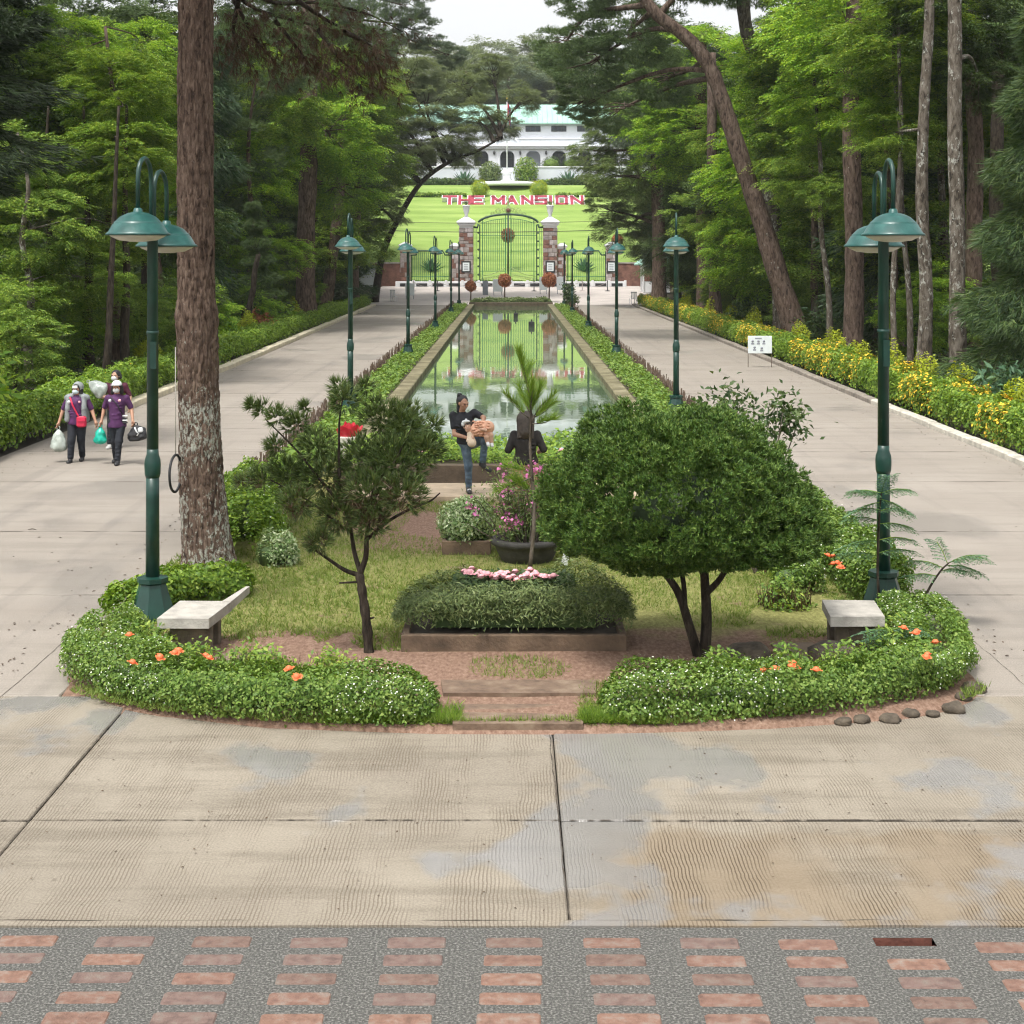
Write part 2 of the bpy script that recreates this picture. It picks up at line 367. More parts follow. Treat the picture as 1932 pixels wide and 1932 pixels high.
class MB:
    def __init__(s): s.v = []; s.f = []; s.m = []; s.sm = []
    def add(s, V, Fs, mi=0, smooth=False):
        o = len(s.v); s.v += [tuple(map(float, p)) for p in V]
        for f in Fs: s.f.append(tuple(o + i for i in f)); s.m.append(mi); s.sm.append(smooth)
        return s
    def box(s, c, d, rz=0, mi=0, rot=None, taper=1.0):
        x, y, z = d[0] / 2, d[1] / 2, d[2] / 2
        V = [(-x, -y, -z), (x, -y, -z), (x, y, -z), (-x, y, -z), (-x * taper, -y * taper, z), (x * taper, -y * taper, z), (x * taper, y * taper, z), (-x * taper, y * taper, z)]
        M = rot if rot is not None else Matrix.Rotation(rz, 3, 'Z')
        V = [tuple(M @ Vector(p) + Vector(c)) for p in V]
        return s.add(V, [(3, 2, 1, 0), (4, 5, 6, 7), (0, 1, 5, 4), (1, 2, 6, 5), (2, 3, 7, 6), (3, 0, 4, 7)], mi)
    def bbox(s, c, d, bev=.01, rz=0, mi=0):
        """box with chamfered edges"""
        x, y, z = d[0] / 2, d[1] / 2, d[2] / 2; b = min(bev, x * .9, y * .9, z * .9)
        V = []
        for sz in (-1, 1):
            for ins in ((b, 0) if sz < 0 else (0, b)):
                zz = sz * (z - (0 if ins else b))
                X, Y = x - ins, y - ins; e = b
                V += [(-X + e, -Y, zz), (X - e, -Y, zz), (X, -Y + e, zz), (X, Y - e, zz), (X - e, Y, zz), (-X + e, Y, zz), (-X, Y - e, zz), (-X, -Y + e, zz)]
        M = Matrix.Rotation(rz, 3, 'Z')
        V = [tuple(M @ Vector(p) + Vector(c)) for p in V]
        Fs = [tuple(range(7, -1, -1)), tuple(range(24, 32))]
        for r in range(3):
            for i in range(8): j = (i + 1) % 8; Fs.append((r * 8 + i, r * 8 + j, r * 8 + 8 + j, r * 8 + 8 + i))
        return s.add(V, Fs, mi)
    def tube(s, path, rad, n=8, mi=0, caps=True, smooth=True):
        path = [Vector(p) for p in path]
        if not hasattr(rad, '__len__'): rad = [rad] * len(path)
        V = []; Fs = []; ref = None
        for i, p in enumerate(path):
            t = (path[min(i + 1, len(path) - 1)] - path[max(i - 1, 0)]).normalized()
            if ref is None: ref = Vector((1, 0, 0)) if abs(t.x) < .8 else Vector((0, 1, 0))
            a = (ref - t * ref.dot(t)).normalized(); ref = a; b = t.cross(a)
            for k in range(n):
                th = 2 * math.pi * k / n; V.append(p + (a * math.cos(th) + b * math.sin(th)) * rad[i])
        for i in range(len(path) - 1):
            for k in range(n):
                j = (k + 1) % n; Fs.append((i * n + k, i * n + j, (i + 1) * n + j, (i + 1) * n + k))
        if caps: Fs += [tuple(range(n - 1, -1, -1)), tuple((len(path) - 1) * n + k for k in range(n))]
        return s.add(V, Fs, mi, smooth)
    def lathe(s, prof, c=(0, 0, 0), n=24, mi=0, smooth=True, sx=1, sy=1):
        V = []; Fs = []
        for r, z in prof:
            for k in range(n):
                th = 2 * math.pi * k / n; V.append((c[0] + r * sx * math.cos(th), c[1] + r * sy * math.sin(th), c[2] + z))
        for i in range(len(prof) - 1):
            for k in range(n):
                j = (k + 1) % n; Fs.append((i * n + k, i * n + j, (i + 1) * n + j, (i + 1) * n + k))
        Fs += [tuple(range(n - 1, -1, -1)), tuple((len(prof) - 1) * n + k for k in range(n))]
        return s.add(V, Fs, mi, smooth)
    def prism(s, poly, z0, z1, mi=0):
        n = len(poly); V = [(x, y, z0) for x, y in poly] + [(x, y, z1) for x, y in poly]
        return s.add(V, [tuple(range(n - 1, -1, -1)), tuple(range(n, 2 * n))] + [(i, (i + 1) % n, n + (i + 1) % n, n + i) for i in range(n)], mi)
    def build(s, name, mats, parent=None, smooth=None):
        me = bpy.data.meshes.new(name); me.from_pydata(s.v, [], s.f)
        for m in ([mats] if isinstance(mats, str) else mats): me.materials.append(MAT[m])
        me.polygons.foreach_set('material_index', s.m)
        me.polygons.foreach_set('use_smooth', s.sm if smooth is None else [smooth] * len(s.f))
        me.update()
        return link(bpy.data.objects.new(name, me), parent)

def copy_tree(o, parent=None):
    c = o.copy(); COL.objects.link(c); c.parent = parent
    for ch in o.children: copy_tree(ch, c)
    return c

# value noise for geometry
_perm = rng.permutation(4096); _val = rng.random(4096)
def vnoise(p):
    p = np.asarray(p, float); i = np.floor(p).astype(np.int64); f = p - i; f = f * f * (3 - 2 * f); r = 0
    for dx in (0, 1):
        for dy in (0, 1):
            for dz in (0, 1):
                h = _val[_perm[(_perm[(_perm[(i[..., 0] + dx) & 4095] + i[..., 1] + dy) & 4095] + i[..., 2] + dz) & 4095]]
                w = (f[..., 0] if dx else 1 - f[..., 0]) * (f[..., 1] if dy else 1 - f[..., 1]) * (f[..., 2] if dz else 1 - f[..., 2])
                r = r + h * w
    return r
def unit(v): return v / (np.linalg.norm(v, axis=-1, keepdims=True) + 1e-9)
def rdir(n): return unit(rng.normal(size=(n, 3)))

# ------------------------------------------------------------------ foliage primitives (numpy; every leaf is a folded quad)
def leaves(Pt, Nm, size, aspect=.5, jitter=.6, sizevar=.35, dirs=None):
    n = len(Pt); Nm = unit(Nm + rdir(n) * jitter)
    t = dirs + rdir(n) * .3 if dirs is not None else rdir(n)
    t = unit(t - Nm * (t * Nm).sum(1, keepdims=True)); b = np.cross(Nm, t)
    L = (size * (1 + sizevar * rng.uniform(-1, 1, n)))[:, None]; Wd = L * aspect * .5
    v0 = Pt; v1 = Pt + t * L * .45 + b * Wd + Nm * L * .08; v2 = Pt + t * L - Nm * L * .10; v3 = Pt + t * L * .45 - b * Wd + Nm * L * .08
    V = np.stack([v0, v1, v2, v3], 1).reshape(-1, 3); Fc = np.arange(n * 4).reshape(-1, 4)
    return V, Fc
def needles(Pt, Dr, length, k=10, spread=.7, width=.008, droop=0.0):
    """tufts: k thin needles fan out from each point along Dr"""
    n = len(Pt); Pn = np.repeat(Pt, k, 0); Dn = unit(np.repeat(Dr, k, 0) + rdir(n * k) * spread)
    Dn[:, 2] -= droop; Dn = unit(Dn)
    L = (length * rng.uniform(.6, 1.15, n * k))[:, None]
    s = unit(np.cross(Dn, rdir(n * k))) * width
    base = Pn + Dn * L * .06
    V = np.stack([base - s, base + s, Pn + Dn * L], 1).reshape(-1, 3)
    return V, np.arange(n * k * 3).reshape(-1, 3)
def sprays(Pt, Dr, L, pairs=5, lf=.1, aspect=.45, droop=.35):
    """pinnate sprays: leaflets in pairs along a drooping stalk"""
    n = len(Pt); D = unit(Dr); up = np.array([0, 0, 1.0]); side = unit(np.cross(D, up) + rdir(n) * .2)
    Ps = []; Ns = []; Ds = []
    for i in range(pairs):
        u = (i + .6) / pairs; c = Pt + D * (L * u) + np.array([0, 0, -1]) * (droop * L * u * u)
        for sg in (-1, 1):
            Ps.append(c); Ds.append(side * sg * .9 + D * .55); Ns.append(np.cross(D, side) * sg * 0 + up + side * sg * .25)
    return leaves(np.concatenate(Ps), np.concatenate(Ns), lf, aspect, .3, .3, np.concatenate(Ds))
def merge(parts):
    V = []; Fc = []; o = 0
    for v, f in parts: V.append(v); Fc.append(f + o); o += len(v)
    return np.concatenate(V), np.concatenate(Fc)
def ellipsoid_pts(n, c, r, shell=.6):
    d = rdir(n); rad = (shell + (1 - shell) * rng.random(n)) ** (1 / 1.5)
    return np.asarray(c) + d * rad[:, None] * np.asarray(r), d

# crown variants, built once and shared
CROWN = {}
def crown_broad(name, Rx, Rz, clumps, per, lf=.12, pairs=5, L=.55, seed=0):
    c, d = ellipsoid_pts(clumps, (0, 0, 0), (Rx, Rx, Rz), .45)
    c += rdir(clumps) * .35
    cs = rng.uniform(.55, 1.15, clumps)
    cc = np.repeat(c, per, 0); off = rdir(clumps * per) * (rng.random(clumps * per) ** .5)[:, None] * np.repeat(cs, per)[:, None] * np.array([.82, .82, .24])
    dr = unit(off * np.array([1, 1, .6]) + np.repeat(unit(c * np.array([1, 1, .7])), per, 0) * .6 + rdir(clumps * per) * .3)
    CROWN[name] = sprays(cc + off, dr, L, pairs, lf), c
def crown_pine(name, Rx, Rz, clumps, per, ln=.22, k=9, width=.010, droop=.1, flat=.35):
    c, d = ellipsoid_pts(clumps, (0, 0, 0), (Rx, Rx, Rz), .4)
    cs = rng.uniform(.45, .95, clumps)
    cc = np.repeat(c, per, 0); off = rdir(clumps * per) * (rng.random(clumps * per) ** .5)[:, None] * np.repeat(cs, per)[:, None] * np.array([.9, .9, flat])
    dr = unit(off + np.repeat(unit(c), per, 0) * .8 + np.array([0, 0, .25]))
    CROWN[name] = needles(cc + off, dr, ln, k, .75, width, droop), c
def crown_column(name, Rx, Rz, n, ln=.34, k=7, width=.013, droop=.35):
    """dark feathery conifer: tiers of drooping sprigs, wide low and narrow high"""
    z = rng.uniform(-1, 1, n); wid = (1 - .75 * (z * .5 + .5)) * (.75 + .35 * np.sin(z * 17 + rng.uniform(0, 6)))
    th = rng.uniform(0, 2 * math.pi, n); lob = .78 + .35 * vnoise(np.stack([np.cos(th) * 2.2 + 9, np.sin(th) * 2.2 + 9, z * 5 + 20], 1))
    rr = Rx * wid * lob * (.45 + .55 * rng.random(n) ** .6)
    c = np.stack([np.cos(th) * rr, np.sin(th) * rr, z * Rz], 1)
    dr = unit(np.stack([np.cos(th), np.sin(th), -.15 + 0 * th], 1) + rdir(n) * .35)
    CROWN[name] = needles(c, dr, ln, k, .6, width, droop), c[::max(1, n // 40)]
for i in range(3): crown_broad('broad%d' % i, 3.2, 2.6, 78, 34, .17, 5, .62)
for i in range(2): crown_broad('loose%d' % i, 3.0, 2.2, 60, 28, .17, 5, .62)
for i in range(3): crown_pine('pine%d' % i, 2.8, 1.9, 66, 62, .27, 9, .015)
for i in range(2): crown_column('column%d' % i, 1.9, 4.6, 5200)
CMESH = {}
def crown_obj(variant, m, loc, s, rz, parent):
    if variant not in CMESH:
        (V, Fc), _ = CROWN[variant]
        o = np_obj('crown', V, Fc, m); CMESH[variant] = o.data; bpy.data.objects.remove(o)
    o = bpy.data.objects.new('crown', CMESH[variant]); link(o, parent)
    o.material_slots[0].link = 'OBJECT'; o.material_slots[0].material = MAT[m]
    o.location = loc; o.scale = s if hasattr(s, '__len__') else (s, s, s); o.rotation_euler = (rng.uniform(-.12, .12), rng.uniform(-.12, .12), rz)
    return o

def smooth_path(pts, n=24):
    pts = np.array(pts, float); k = len(pts)
    if k < 3: return [tuple(pts[0] + (pts[-1] - pts[0]) * t) for t in np.linspace(0, 1, n)]
    out = []
    ext = np.vstack([2 * pts[0] - pts[1], pts, 2 * pts[-1] - pts[-2]])
    for t in np.linspace(0, k - 1 - 1e-6, n):
        i = int(t); u = t - i; a, b, c, d = ext[i:i + 4]
        out.append(tuple(.5 * ((2 * b) + (-a + c) * u + (2 * a - 5 * b + 4 * c - d) * u * u + (-a + 3 * b - 3 * c + d) * u ** 3)))
    return out
def trunk_tube(path, r0, r1, n=12, seg=28, rough=.06, flare=.35):
    p = smooth_path(path, seg); mb = MB()
    z0 = p[0][2]
    rad = [r0 + (r1 - r0) * i / (seg - 1) + flare * r0 * math.exp(-(q[2] - z0) / (r0 * 2.2 + .05)) for i, q in enumerate(p)]
    rad = [r * (1 + rough * (random.random() - .5) * 2) for r in rad]
    mb.tube(p, rad, n); return mb, p
def twig(mb, a, b, r, sag=.15, n=5, seg=6):
    a = np.array(a, float); b = np.array(b, float); L = np.linalg.norm(b - a)
    mid = (a + b) / 2 + rng.normal(size=3) * L * .06 + np.array([0, 0, sag * L])
    mb.tube(smooth_path([a, mid, b], seg), list(np.linspace(r, r * .3, seg)), n, caps=False)

def make_tree(name, label, base, path, r0, r1, crowns, bark='bark_brown', leaf='leaf_mid', group=None, nlimb=5, limb_r=None, extra=None, seg=28):
    """crowns: list of (variant, (x,y,z) world centre, scale[, leaf material])"""
    t = empty(name, (base[0], base[1], base[2]), label, 'tree', group); b = np.array(base, float)
    loc = [tuple(np.array(q, float) - b) for q in path]
    mb, p = trunk_tube(loc, r0, r1, seg=seg); mb.build('trunk', bark, t)
    br = MB(); pa = np.array(p)
    for cr in crowns:
        v, c, s = cr[:3]; lm = cr[3] if len(cr) > 3 else leaf
        cl = np.array(c, float) - b; sv = np.array(s if hasattr(s, '__len__') else (s, s, s), float)
        rz = rng.uniform(0, 6.28)
        crown_obj(v, lm, tuple(cl), tuple(sv), rz, t)
        cand = pa[pa[:, 2] < cl[2] + 1.0]; cand = cand if len(cand) else pa
        st = cand[np.argmin(np.linalg.norm(cand - cl, axis=1) + .3 * rng.random(len(cand)))]
        lr = limb_r or max(.03, r1 * .45)
        br = MB(); twig(br, st, cl, lr, .03, 6, 8)
        ctr = CROWN[v][1]; pick = ctr[rng.choice(len(ctr), min(nlimb * 2, len(ctr)), replace=False)]
        cs, sn = math.cos(rz), math.sin(rz)
        for q in pick:
            w = np.array([q[0] * cs - q[1] * sn, q[0] * sn + q[1] * cs, q[2]]) * sv * .85 + cl
            u_ = rng.uniform(.72, 1.0); twig(br, st + (cl - st) * u_, w, lr * .22, .03, 5, 6)
        br.build('branch', bark, t)
    if extra: extra(t, b)
    return t

# ------------------------------------------------------------------ SDF figures: smooth unions meshed by surface nets
def sdf_mesh(prims, k=.03, vox=.010, cuts=()):
    """prims: ('c', a, b, ra, rb) tapered capsule, ('e', centre, radii[, rotz]) ellipsoid"""
    lo = np.array([1e9] * 3); hi = -lo
    for p in prims:
        if p[0] == 'c': pts = [np.array(p[1]) - max(p[3:5]), np.array(p[1]) + max(p[3:5]), np.array(p[2]) - max(p[3:5]), np.array(p[2]) + max(p[3:5])]
        else: m_ = max(p[2]); pts = [np.array(p[1]) - m_, np.array(p[1]) + m_]
        lo = np.minimum(lo, np.min(pts, 0)); hi = np.maximum(hi, np.max(pts, 0))
    lo -= 4 * vox + k; hi += 4 * vox + k
    nd = np.ceil((hi - lo) / vox).astype(int) + 1
    ax = [lo[i] + vox * np.arange(nd[i]) for i in range(3)]
    S = np.full(nd, 9.0)
    for p in prims:
        if p[0] == 'c':
            a = np.array(p[1], float); b = np.array(p[2], float); rm = max(p[3], p[4]); plo = np.minimum(a, b) - rm; phi = np.maximum(a, b) + rm
        else: plo = np.array(p[1]) - max(p[2]); phi = np.array(p[1]) + max(p[2])
        i0 = np.clip(((plo - k - 4 * vox - lo) / vox).astype(int), 0, nd - 1); i1 = np.clip(((phi + k + 4 * vox - lo) / vox).astype(int) + 2, 1, nd)
        sl_ = tuple(slice(i0[i], i1[i]) for i in range(3))
        X, Y, Z = np.meshgrid(*[ax[i][sl_[i]] for i in range(3)], indexing='ij')
        if p[0] == 'c':
            q = np.stack([X, Y, Z], -1) - a; ba = b - a; h = np.clip((q @ ba) / (ba @ ba + 1e-12), 0, 1)
            d = np.linalg.norm(q - h[..., None] * ba, axis=-1) - (p[3] + (p[4] - p[3]) * h)
        else:
            r = np.array(p[2], float); qx, qy, qz = X - p[1][0], Y - p[1][1], Z - p[1][2]
            if len(p) > 3: c_, s_ = math.cos(p[3]), math.sin(p[3]); qx, qy = qx * c_ + qy * s_, -qx * s_ + qy * c_
            kk = np.sqrt((qx / r[0]) ** 2 + (qy / r[1]) ** 2 + (qz / r[2]) ** 2); d = (kk - 1) * min(r) if False else (kk - 1) * (r.prod() ** (1 / 3))
        cur = S[sl_]; hh = np.clip(.5 + .5 * (cur - d) / k, 0, 1)
        S[sl_] = cur * (1 - hh) + d * hh - k * hh * (1 - hh)
    for (pn, pd) in cuts:
        X, Y, Z = np.meshgrid(*ax, indexing='ij'); S = np.maximum(S, X * pn[0] + Y * pn[1] + Z * pn[2] - pd)
    ins = S < 0
    n0, n1, n2 = (nd - 1)
    acc = np.zeros((n0, n1, n2, 3)); cnt = np.zeros((n0, n1, n2))
    cr = [(i, j, l) for i in (0, 1) for j in (0, 1) for l in (0, 1)]
    def sub(A, c): return A[c[0]:c[0] + n0, c[1]:c[1] + n1, c[2]:c[2] + n2]
    for a in cr:
        for d in range(3):
            if a[d]: continue
            b = list(a); b[d] = 1; sa, sb = sub(S, a), sub(S, tuple(b)); mk = (sa < 0) != (sb < 0)
            t = np.where(mk, sa / np.where(mk, sa - sb, 1), 0)
            for e in range(3): acc[..., e] += np.where(mk, a[e] + (t if e == d else 0), 0)
            cnt += mk
    mk = cnt > 0; idx = -np.ones((n0, n1, n2), int); idx[mk] = np.arange(mk.sum())
    V = (np.argwhere(mk) + acc[mk] / cnt[mk][:, None]) * vox + lo
    Q = []
    for d in range(3):
        e, f = [(1, 2), (2, 0), (0, 1)][d]
        s0 = [slice(1, -1)] * 3; s0[d] = slice(0, -1); s1 = list(s0); s1[d] = slice(1, None)
        a = ins[tuple(s0)]; b = ins[tuple(s1)]
        for flip in (0, 1):
            w = np.argwhere(a & ~b) if not flip else np.argwhere(~a & b)
            if not len(w): continue
            w = w + 1; w[:, d] -= 1
            def g(de, df):
                q = w.copy(); q[:, e] += de; q[:, f] += df; return idx[q[:, 0], q[:, 1], q[:, 2]]
            quad = np.stack([g(-1, -1), g(0, -1), g(0, 0), g(-1, 0)], 1)
            Q.append(quad if not flip else quad[:, ::-1])
    return V, np.concatenate(Q)
def sdf_obj(name, prims, m, parent, k=.03, vox=.010, cuts=()):
    V, Q = sdf_mesh(prims, k, vox, cuts); return np_obj(name, V, Q, m, parent, True)
# ================================================================== THE SETTING
def hgt(y):
    """ground profile along the axis: flat park, ramp to the gate, lawn slope, terrace, wooded hill"""
    pts = [(-400, 0), (131, 0), (137, .12), (158, .95), (166, 1.0), (222, 13.9), (226.2, 13.95), (226.8, 16.7), (262, 16.8), (330, 34), (420, 46), (900, 50)]
    xs, zs = zip(*pts); return float(np.interp(y, xs, zs))
def sheet(name, xs, ys, zf, m, kind='structure'):
    V = [(x, y, zf(x, y)) for y in ys for x in xs]; nx = len(xs)
    Fs = [(j * nx + i, j * nx + i + 1, (j + 1) * nx + i + 1, (j + 1) * nx + i) for j in range(len(ys) - 1) for i in range(nx - 1)]
    mb = MB(); mb.add(V, Fs, 0, True); o = mb.build(name, m); o['kind'] = kind; return o
gx = [-400, -200, -120, -80, -60, -45, -35, -28, -22, -17, -13, -11, 0, 11, 13, 17, 22, 28, 35, 45, 60, 80, 120, 200, 400]
gy = [-60, -20, 0, 10, 20, 30, 45, 60, 80, 100, 120, 131, 134, 137, 142, 148, 153, 158, 162, 166, 180, 200, 215, 222, 226.2, 226.8, 240, 262, 280, 300, 330, 370, 420, 520, 620]
tag(sheet('ground', gx, gy, lambda x, y: hgt(y) - .14 + (.0 if abs(x) < 14 or y > 131 else .25 * float(vnoise(np.array([x * .2 + 50, y * .2 + 50, 3.])) )), 'wood_floor'), 'bare brown soil under the trees', None)
tag(sheet('lawn', list(np.linspace(-70, 70, 29)), [164.4, 166, 175, 185, 195, 205, 215, 222, 226.1], lambda x, y: hgt(y) + .02, 'lawn_grass'), 'bright mown lawn sloping up behind the iron gate', None)

# --- concrete carriageway: every cast slab is a piece of the road
def slab(parent, x0, x1, y0, y1, m, zt=0.0, th=.12, gap=.005):
    mb = MB(); b = .012
    mb.prism([(x0 + gap, y0 + gap), (x1 - gap, y0 + gap), (x1 - gap, y1 - gap), (x0 + gap, y1 - gap)], zt - th, zt - b)
    X0, X1, Y0, Y1 = x0 + gap, x1 - gap, y0 + gap, y1 - gap
    mb.add([(X0, Y0, zt - b), (X1, Y0, zt - b), (X1, Y1, zt - b), (X0, Y1, zt - b), (X0 + b, Y0 + b, zt), (X1 - b, Y0 + b, zt), (X1 - b, Y1 - b, zt), (X0 + b, Y1 - b, zt)],
           [(0, 1, 5, 4), (1, 2, 6, 5), (2, 3, 7, 6), (3, 0, 4, 7), (4, 5, 6, 7)])
    return mb.build('concrete_slab', m, parent)
mb = MB(); mb.box((0, 70, -.10), (34, 124, .06)); road = mb.build('road', 'joint_dirt'); tag(road, 'pale concrete road of cast slabs around the garden island', None, None, 'structure')
xe = [-16, -10.1, -3.5, .36, 4.9, 10, 16]; ye = [9.78, 11.54, 14.8]
for j in range(2):
    for i in range(len(xe) - 1): slab(road, xe[i], xe[i + 1], ye[j], ye[j + 1], 'plaza_concrete', zt=-.004 * ((i + j) % 2))
yy = [14.8]
while yy[-1] < 130: yy.append(min(131, yy[-1] + (4.4 if len(yy) % 3 else 5.2)))
for a, b_ in zip(yy[:-1], yy[1:]):
    slab(road, -10.4 - max(0, (a - 70) * .012), -4.2, a, b_, 'road_concrete'); slab(road, 4.2, 9.95, a, b_, 'road_concrete')
def seal(pts, w):
    mb = MB(); pts = np.array(pts, float); d = np.gradient(pts, axis=0); d = unit(np.hstack([d, np.zeros((len(d), 1))]))[:, :2]; nr = np.stack([-d[:, 1], d[:, 0]], 1)
    ww = (w * .62 * rng.uniform(.3, 1.25, len(pts)))[:, None]; a = pts + nr * ww / 2; b = pts - nr * ww / 2; V = [(p[0], p[1], .0025) for p in a] + [(p[0], p[1], .0025) for p in b]; k = len(pts)
    mb.add(V, [(i, i + 1, k + i + 1, k + i) for i in range(k - 1)]); return mb.build('joint_seal', 'joint_dirt', road)
def wob_line(x0, y0, x1, y1, n, amp): t_ = np.linspace(0, 1, n); L_ = math.hypot(x1 - x0, y1 - y0); o_ = amp * (vnoise(np.stack([t_ * L_ * 4 + x0, t_ * L_ * 1.3 + y0, t_ * 0], 1)) - .5); return np.stack([x0 + (x1 - x0) * t_ + o_ * (y1 - y0) / L_, y0 + (y1 - y0) * t_ - o_ * (x1 - x0) / L_], 1)
seal(wob_line(-10, 11.54, .36, 11.54, 260, .010), .032); seal(wob_line(.36, 11.54, 10, 11.54, 220, .010), .034); seal(wob_line(.36, 9.8, .33, 13.6, 120, .02), .014); seal(wob_line(-3.5, 9.8, -3.5, 14.2, 120, .02), .016); seal(wob_line(-4.72, 14.3, -4.76, 17.2, 90, .03), .016); seal(wob_line(4.9, 14.3, 4.92, 17.2, 90, .03), .014)
seal(wob_line(-7, 9.80, 7, 9.80, 500, .02), .022)
for y_ in yy[1:]:
    for x0_, x1_ in ((-10.1, -4.6), (4.6, 9.9)):
        if y_ < 70: seal(wob_line(x0_, y_, x1_, y_, 60, .04), .02 + .0005 * y_)
tag(sheet('plaza', [-13, -6, 0, 6, 13], [131, 133, 137, 142, 148, 153, 158, 164.5], lambda x, y: hgt(y) + .01, 'plaza_far'), 'pale paved forecourt between the pool and the gate', None)

# --- foreground paving: clay bricks set in exposed aggregate
mb = MB(); hx0, hx1, hy0, hy1 = 2.17, 2.53, 9.44, 9.555
for (a, b_, c, d) in ((-8, 8, -2, hy0), (-8, 8, hy1, 9.70), (-8, hx0, hy0, hy1), (hx1, 8, hy0, hy1)):
    mb.add([(a, c, 0), (b_, c, 0), (b_, d, 0), (a, d, 0)], [(0, 1, 2, 3)])
pav = mb.build('paving', 'gravel_concrete'); tag(pav, 'grey pebbly paving with rows of clay bricks', None, None, 'structure')
mb = MB(); mb.box((2.35, 9.50, -.07), (.42, .2, .04)); mb.build('brick_bed', 'brick_pit', pav)
for (cx_, cy_, w_, h_) in ((2.35, 9.44 - .002, .36, .004), (2.35, 9.557, .36, .004)):
    mb = MB(); mb.box((cx_, cy_, -.03), (w_, h_, .055)); mb.build('hole_edge', 'brick_pit', pav)
brick_mesh = {}
def brick(x, y, rz, i, s=1.0):
    mb = MB(); mb.bbox((0, 0, 0), (.355 * s, .150, .05), .012, 0)
    if i not in brick_mesh: o = mb.build('brick', 'brick_clay%d' % i, pav); brick_mesh[i] = o.data
    else: o = link(bpy.data.objects.new('brick', brick_mesh[i]), pav)
    o.location = (x, y, -.019 + rng.uniform(-.003, .003)); o.rotation_euler = (0, 0, rz)
row_y = [9.485, 9.245, 9.005, 8.765, 8.525, 8.285]; col0 = .02
for j, y in enumerate(row_y):
    for i in range(-7, 8):
        # the rows bow: bricks far to the sides lean in towards the steps
        x = col0 + i * .582 + .008 * j * (1 if i > 0 else -1)
        yy_ = y - .0085 * i * abs(i) * (.35 if i > 0 else .12)
        if j == 0 and i == 4: continue
        brick(x, yy_ + rng.uniform(-.006, .006), rng.uniform(-.012, .012) - .004 * i, int(rng.integers(0, 5)))
mb = MB()
xs_ = np.linspace(-8, 8, 90); lo_ = 9.70 + .0 * xs_; hi_ = 9.775 + .004 * np.sin(xs_ * 3)
for i in range(89):
    z1, z2 = [.010 + .006 * float(vnoise(np.array([x * 3, 1., 2.]))) for x in xs_[i:i + 2]]
    mb.add([(xs_[i], lo_[i], z1), (xs_[i + 1], lo_[i + 1], z2), (xs_[i + 1], hi_[i + 1], z2), (xs_[i], hi_[i], z1), (xs_[i], lo_[i], -.1), (xs_[i + 1], lo_[i + 1], -.1), (xs_[i + 1], hi_[i + 1], -.1), (xs_[i], hi_[i], -.1)],
           [(0, 1, 2, 3), (4, 5, 1, 0), (6, 7, 3, 2), (5, 6, 2, 1), (7, 4, 0, 3)])
mb.build('mortar_strip', 'plaza_concrete', pav)

# --- garden island with its rounded nose
nose = [(-4.72, 19.0), (-4.75, 17.2), (-4.62, 16.0), (-4.38, 15.1), (-3.95, 14.55), (-3.3, 14.15), (-2.13, 13.80), (-.6, 13.62), (1.1, 13.62), (2.46, 13.78), (3.6, 14.05), (4.05, 14.3), (4.42, 14.62), (4.66, 14.98), (4.80, 15.4), (4.86, 15.9), (4.88, 16.5), (4.86, 19.0)]
isl = [(-4.6, 131)] + nose + [(4.6, 131)]
def island_fill():
    # concave-safe: build as a grid clipped to the outline
    pts = np.array(isl); ys = sorted(set([p[1] for p in nose] + list(np.arange(13.7, 31, .35)) + [31.0]))
    L = sorted([p for p in isl if p[0] < -.5], key=lambda p: p[1]); Rr = sorted([p for p in isl if p[0] > .5], key=lambda p: p[1])
    mb = MB(); V = []; nx = 26
    for y in ys:
        xl = np.interp(y, [p[1] for p in L], [p[0] for p in L]); xr = np.interp(y, [p[1] for p in Rr], [p[0] for p in Rr])
        for i in range(nx + 1):
            u = i / nx; x = xl + (xr - xl) * u; edge = min(1, min(u, 1 - u) * 9, (y - 13.6) * 4)
            V.append((x, y, -.02 + .09 * edge + .03 * float(vnoise(np.array([x * 1.3 + 20, y * 1.3, 0.])) - .5)))
    Fs = [(j * (nx + 1) + i, j * (nx + 1) + i + 1, (j + 1) * (nx + 1) + i + 1, (j + 1) * (nx + 1) + i) for j in range(len(ys) - 1) for i in range(nx)]
    mb.add(V, Fs, 0, True); return mb.build('garden_ground', 'island_soil')
tag(island_fill(), 'worn grass and red earth of the garden island', None, None, 'structure')
for sx in (-1, 1):
    mb = MB(); mb.box((sx * 4.0, 81, -.02), (1.2, 100, .16)); o = mb.build('flower_bed', 'wood_floor'); tag(o, 'narrow soil bed along the %s side of the pool' % ('left' if sx < 0 else 'right'), None, None, 'structure')

# --- pool
PX, PY0, PY1 = 2.95, 31.0, 128.5
tag(sheet('pool_water', [-PX, PX], [PY0, PY1], lambda x, y: .0, 'pool_water'), 'still green pool reflecting the gate and the lawn', None)
cop = empty('pool_coping', (0, 0, 0)); cop['kind'] = 'structure'; cop['label'] = 'mossy concrete rim around the long pool'
def cop_block(cx, cy, w, d):
    mb = MB(); mb.bbox((0, 0, 0), (w, d, .42), .02); return mb
cpm = {}
for sx in (-1, 1):
    y = PY0
    while y < PY1 - .1:
        d = min(3.0, PY1 - y); key = round(d, 2)
        if key not in cpm: o = cop_block(0, 0, .44, d - .012).build('coping_block', 'mossy_coping', cop); cpm[key] = o.data
        else: o = link(bpy.data.objects.new('coping_block', cpm[key]), cop)
        o.location = (sx * (PX + .22), y + d / 2, -.02 + rng.uniform(-.006, .006)); y += d
mb = MB(); mb.bbox((0, PY1 + .2, .06), (2 * PX + .88, .4, .5), .02); mb.build('end_wall', 'low_wall', cop)

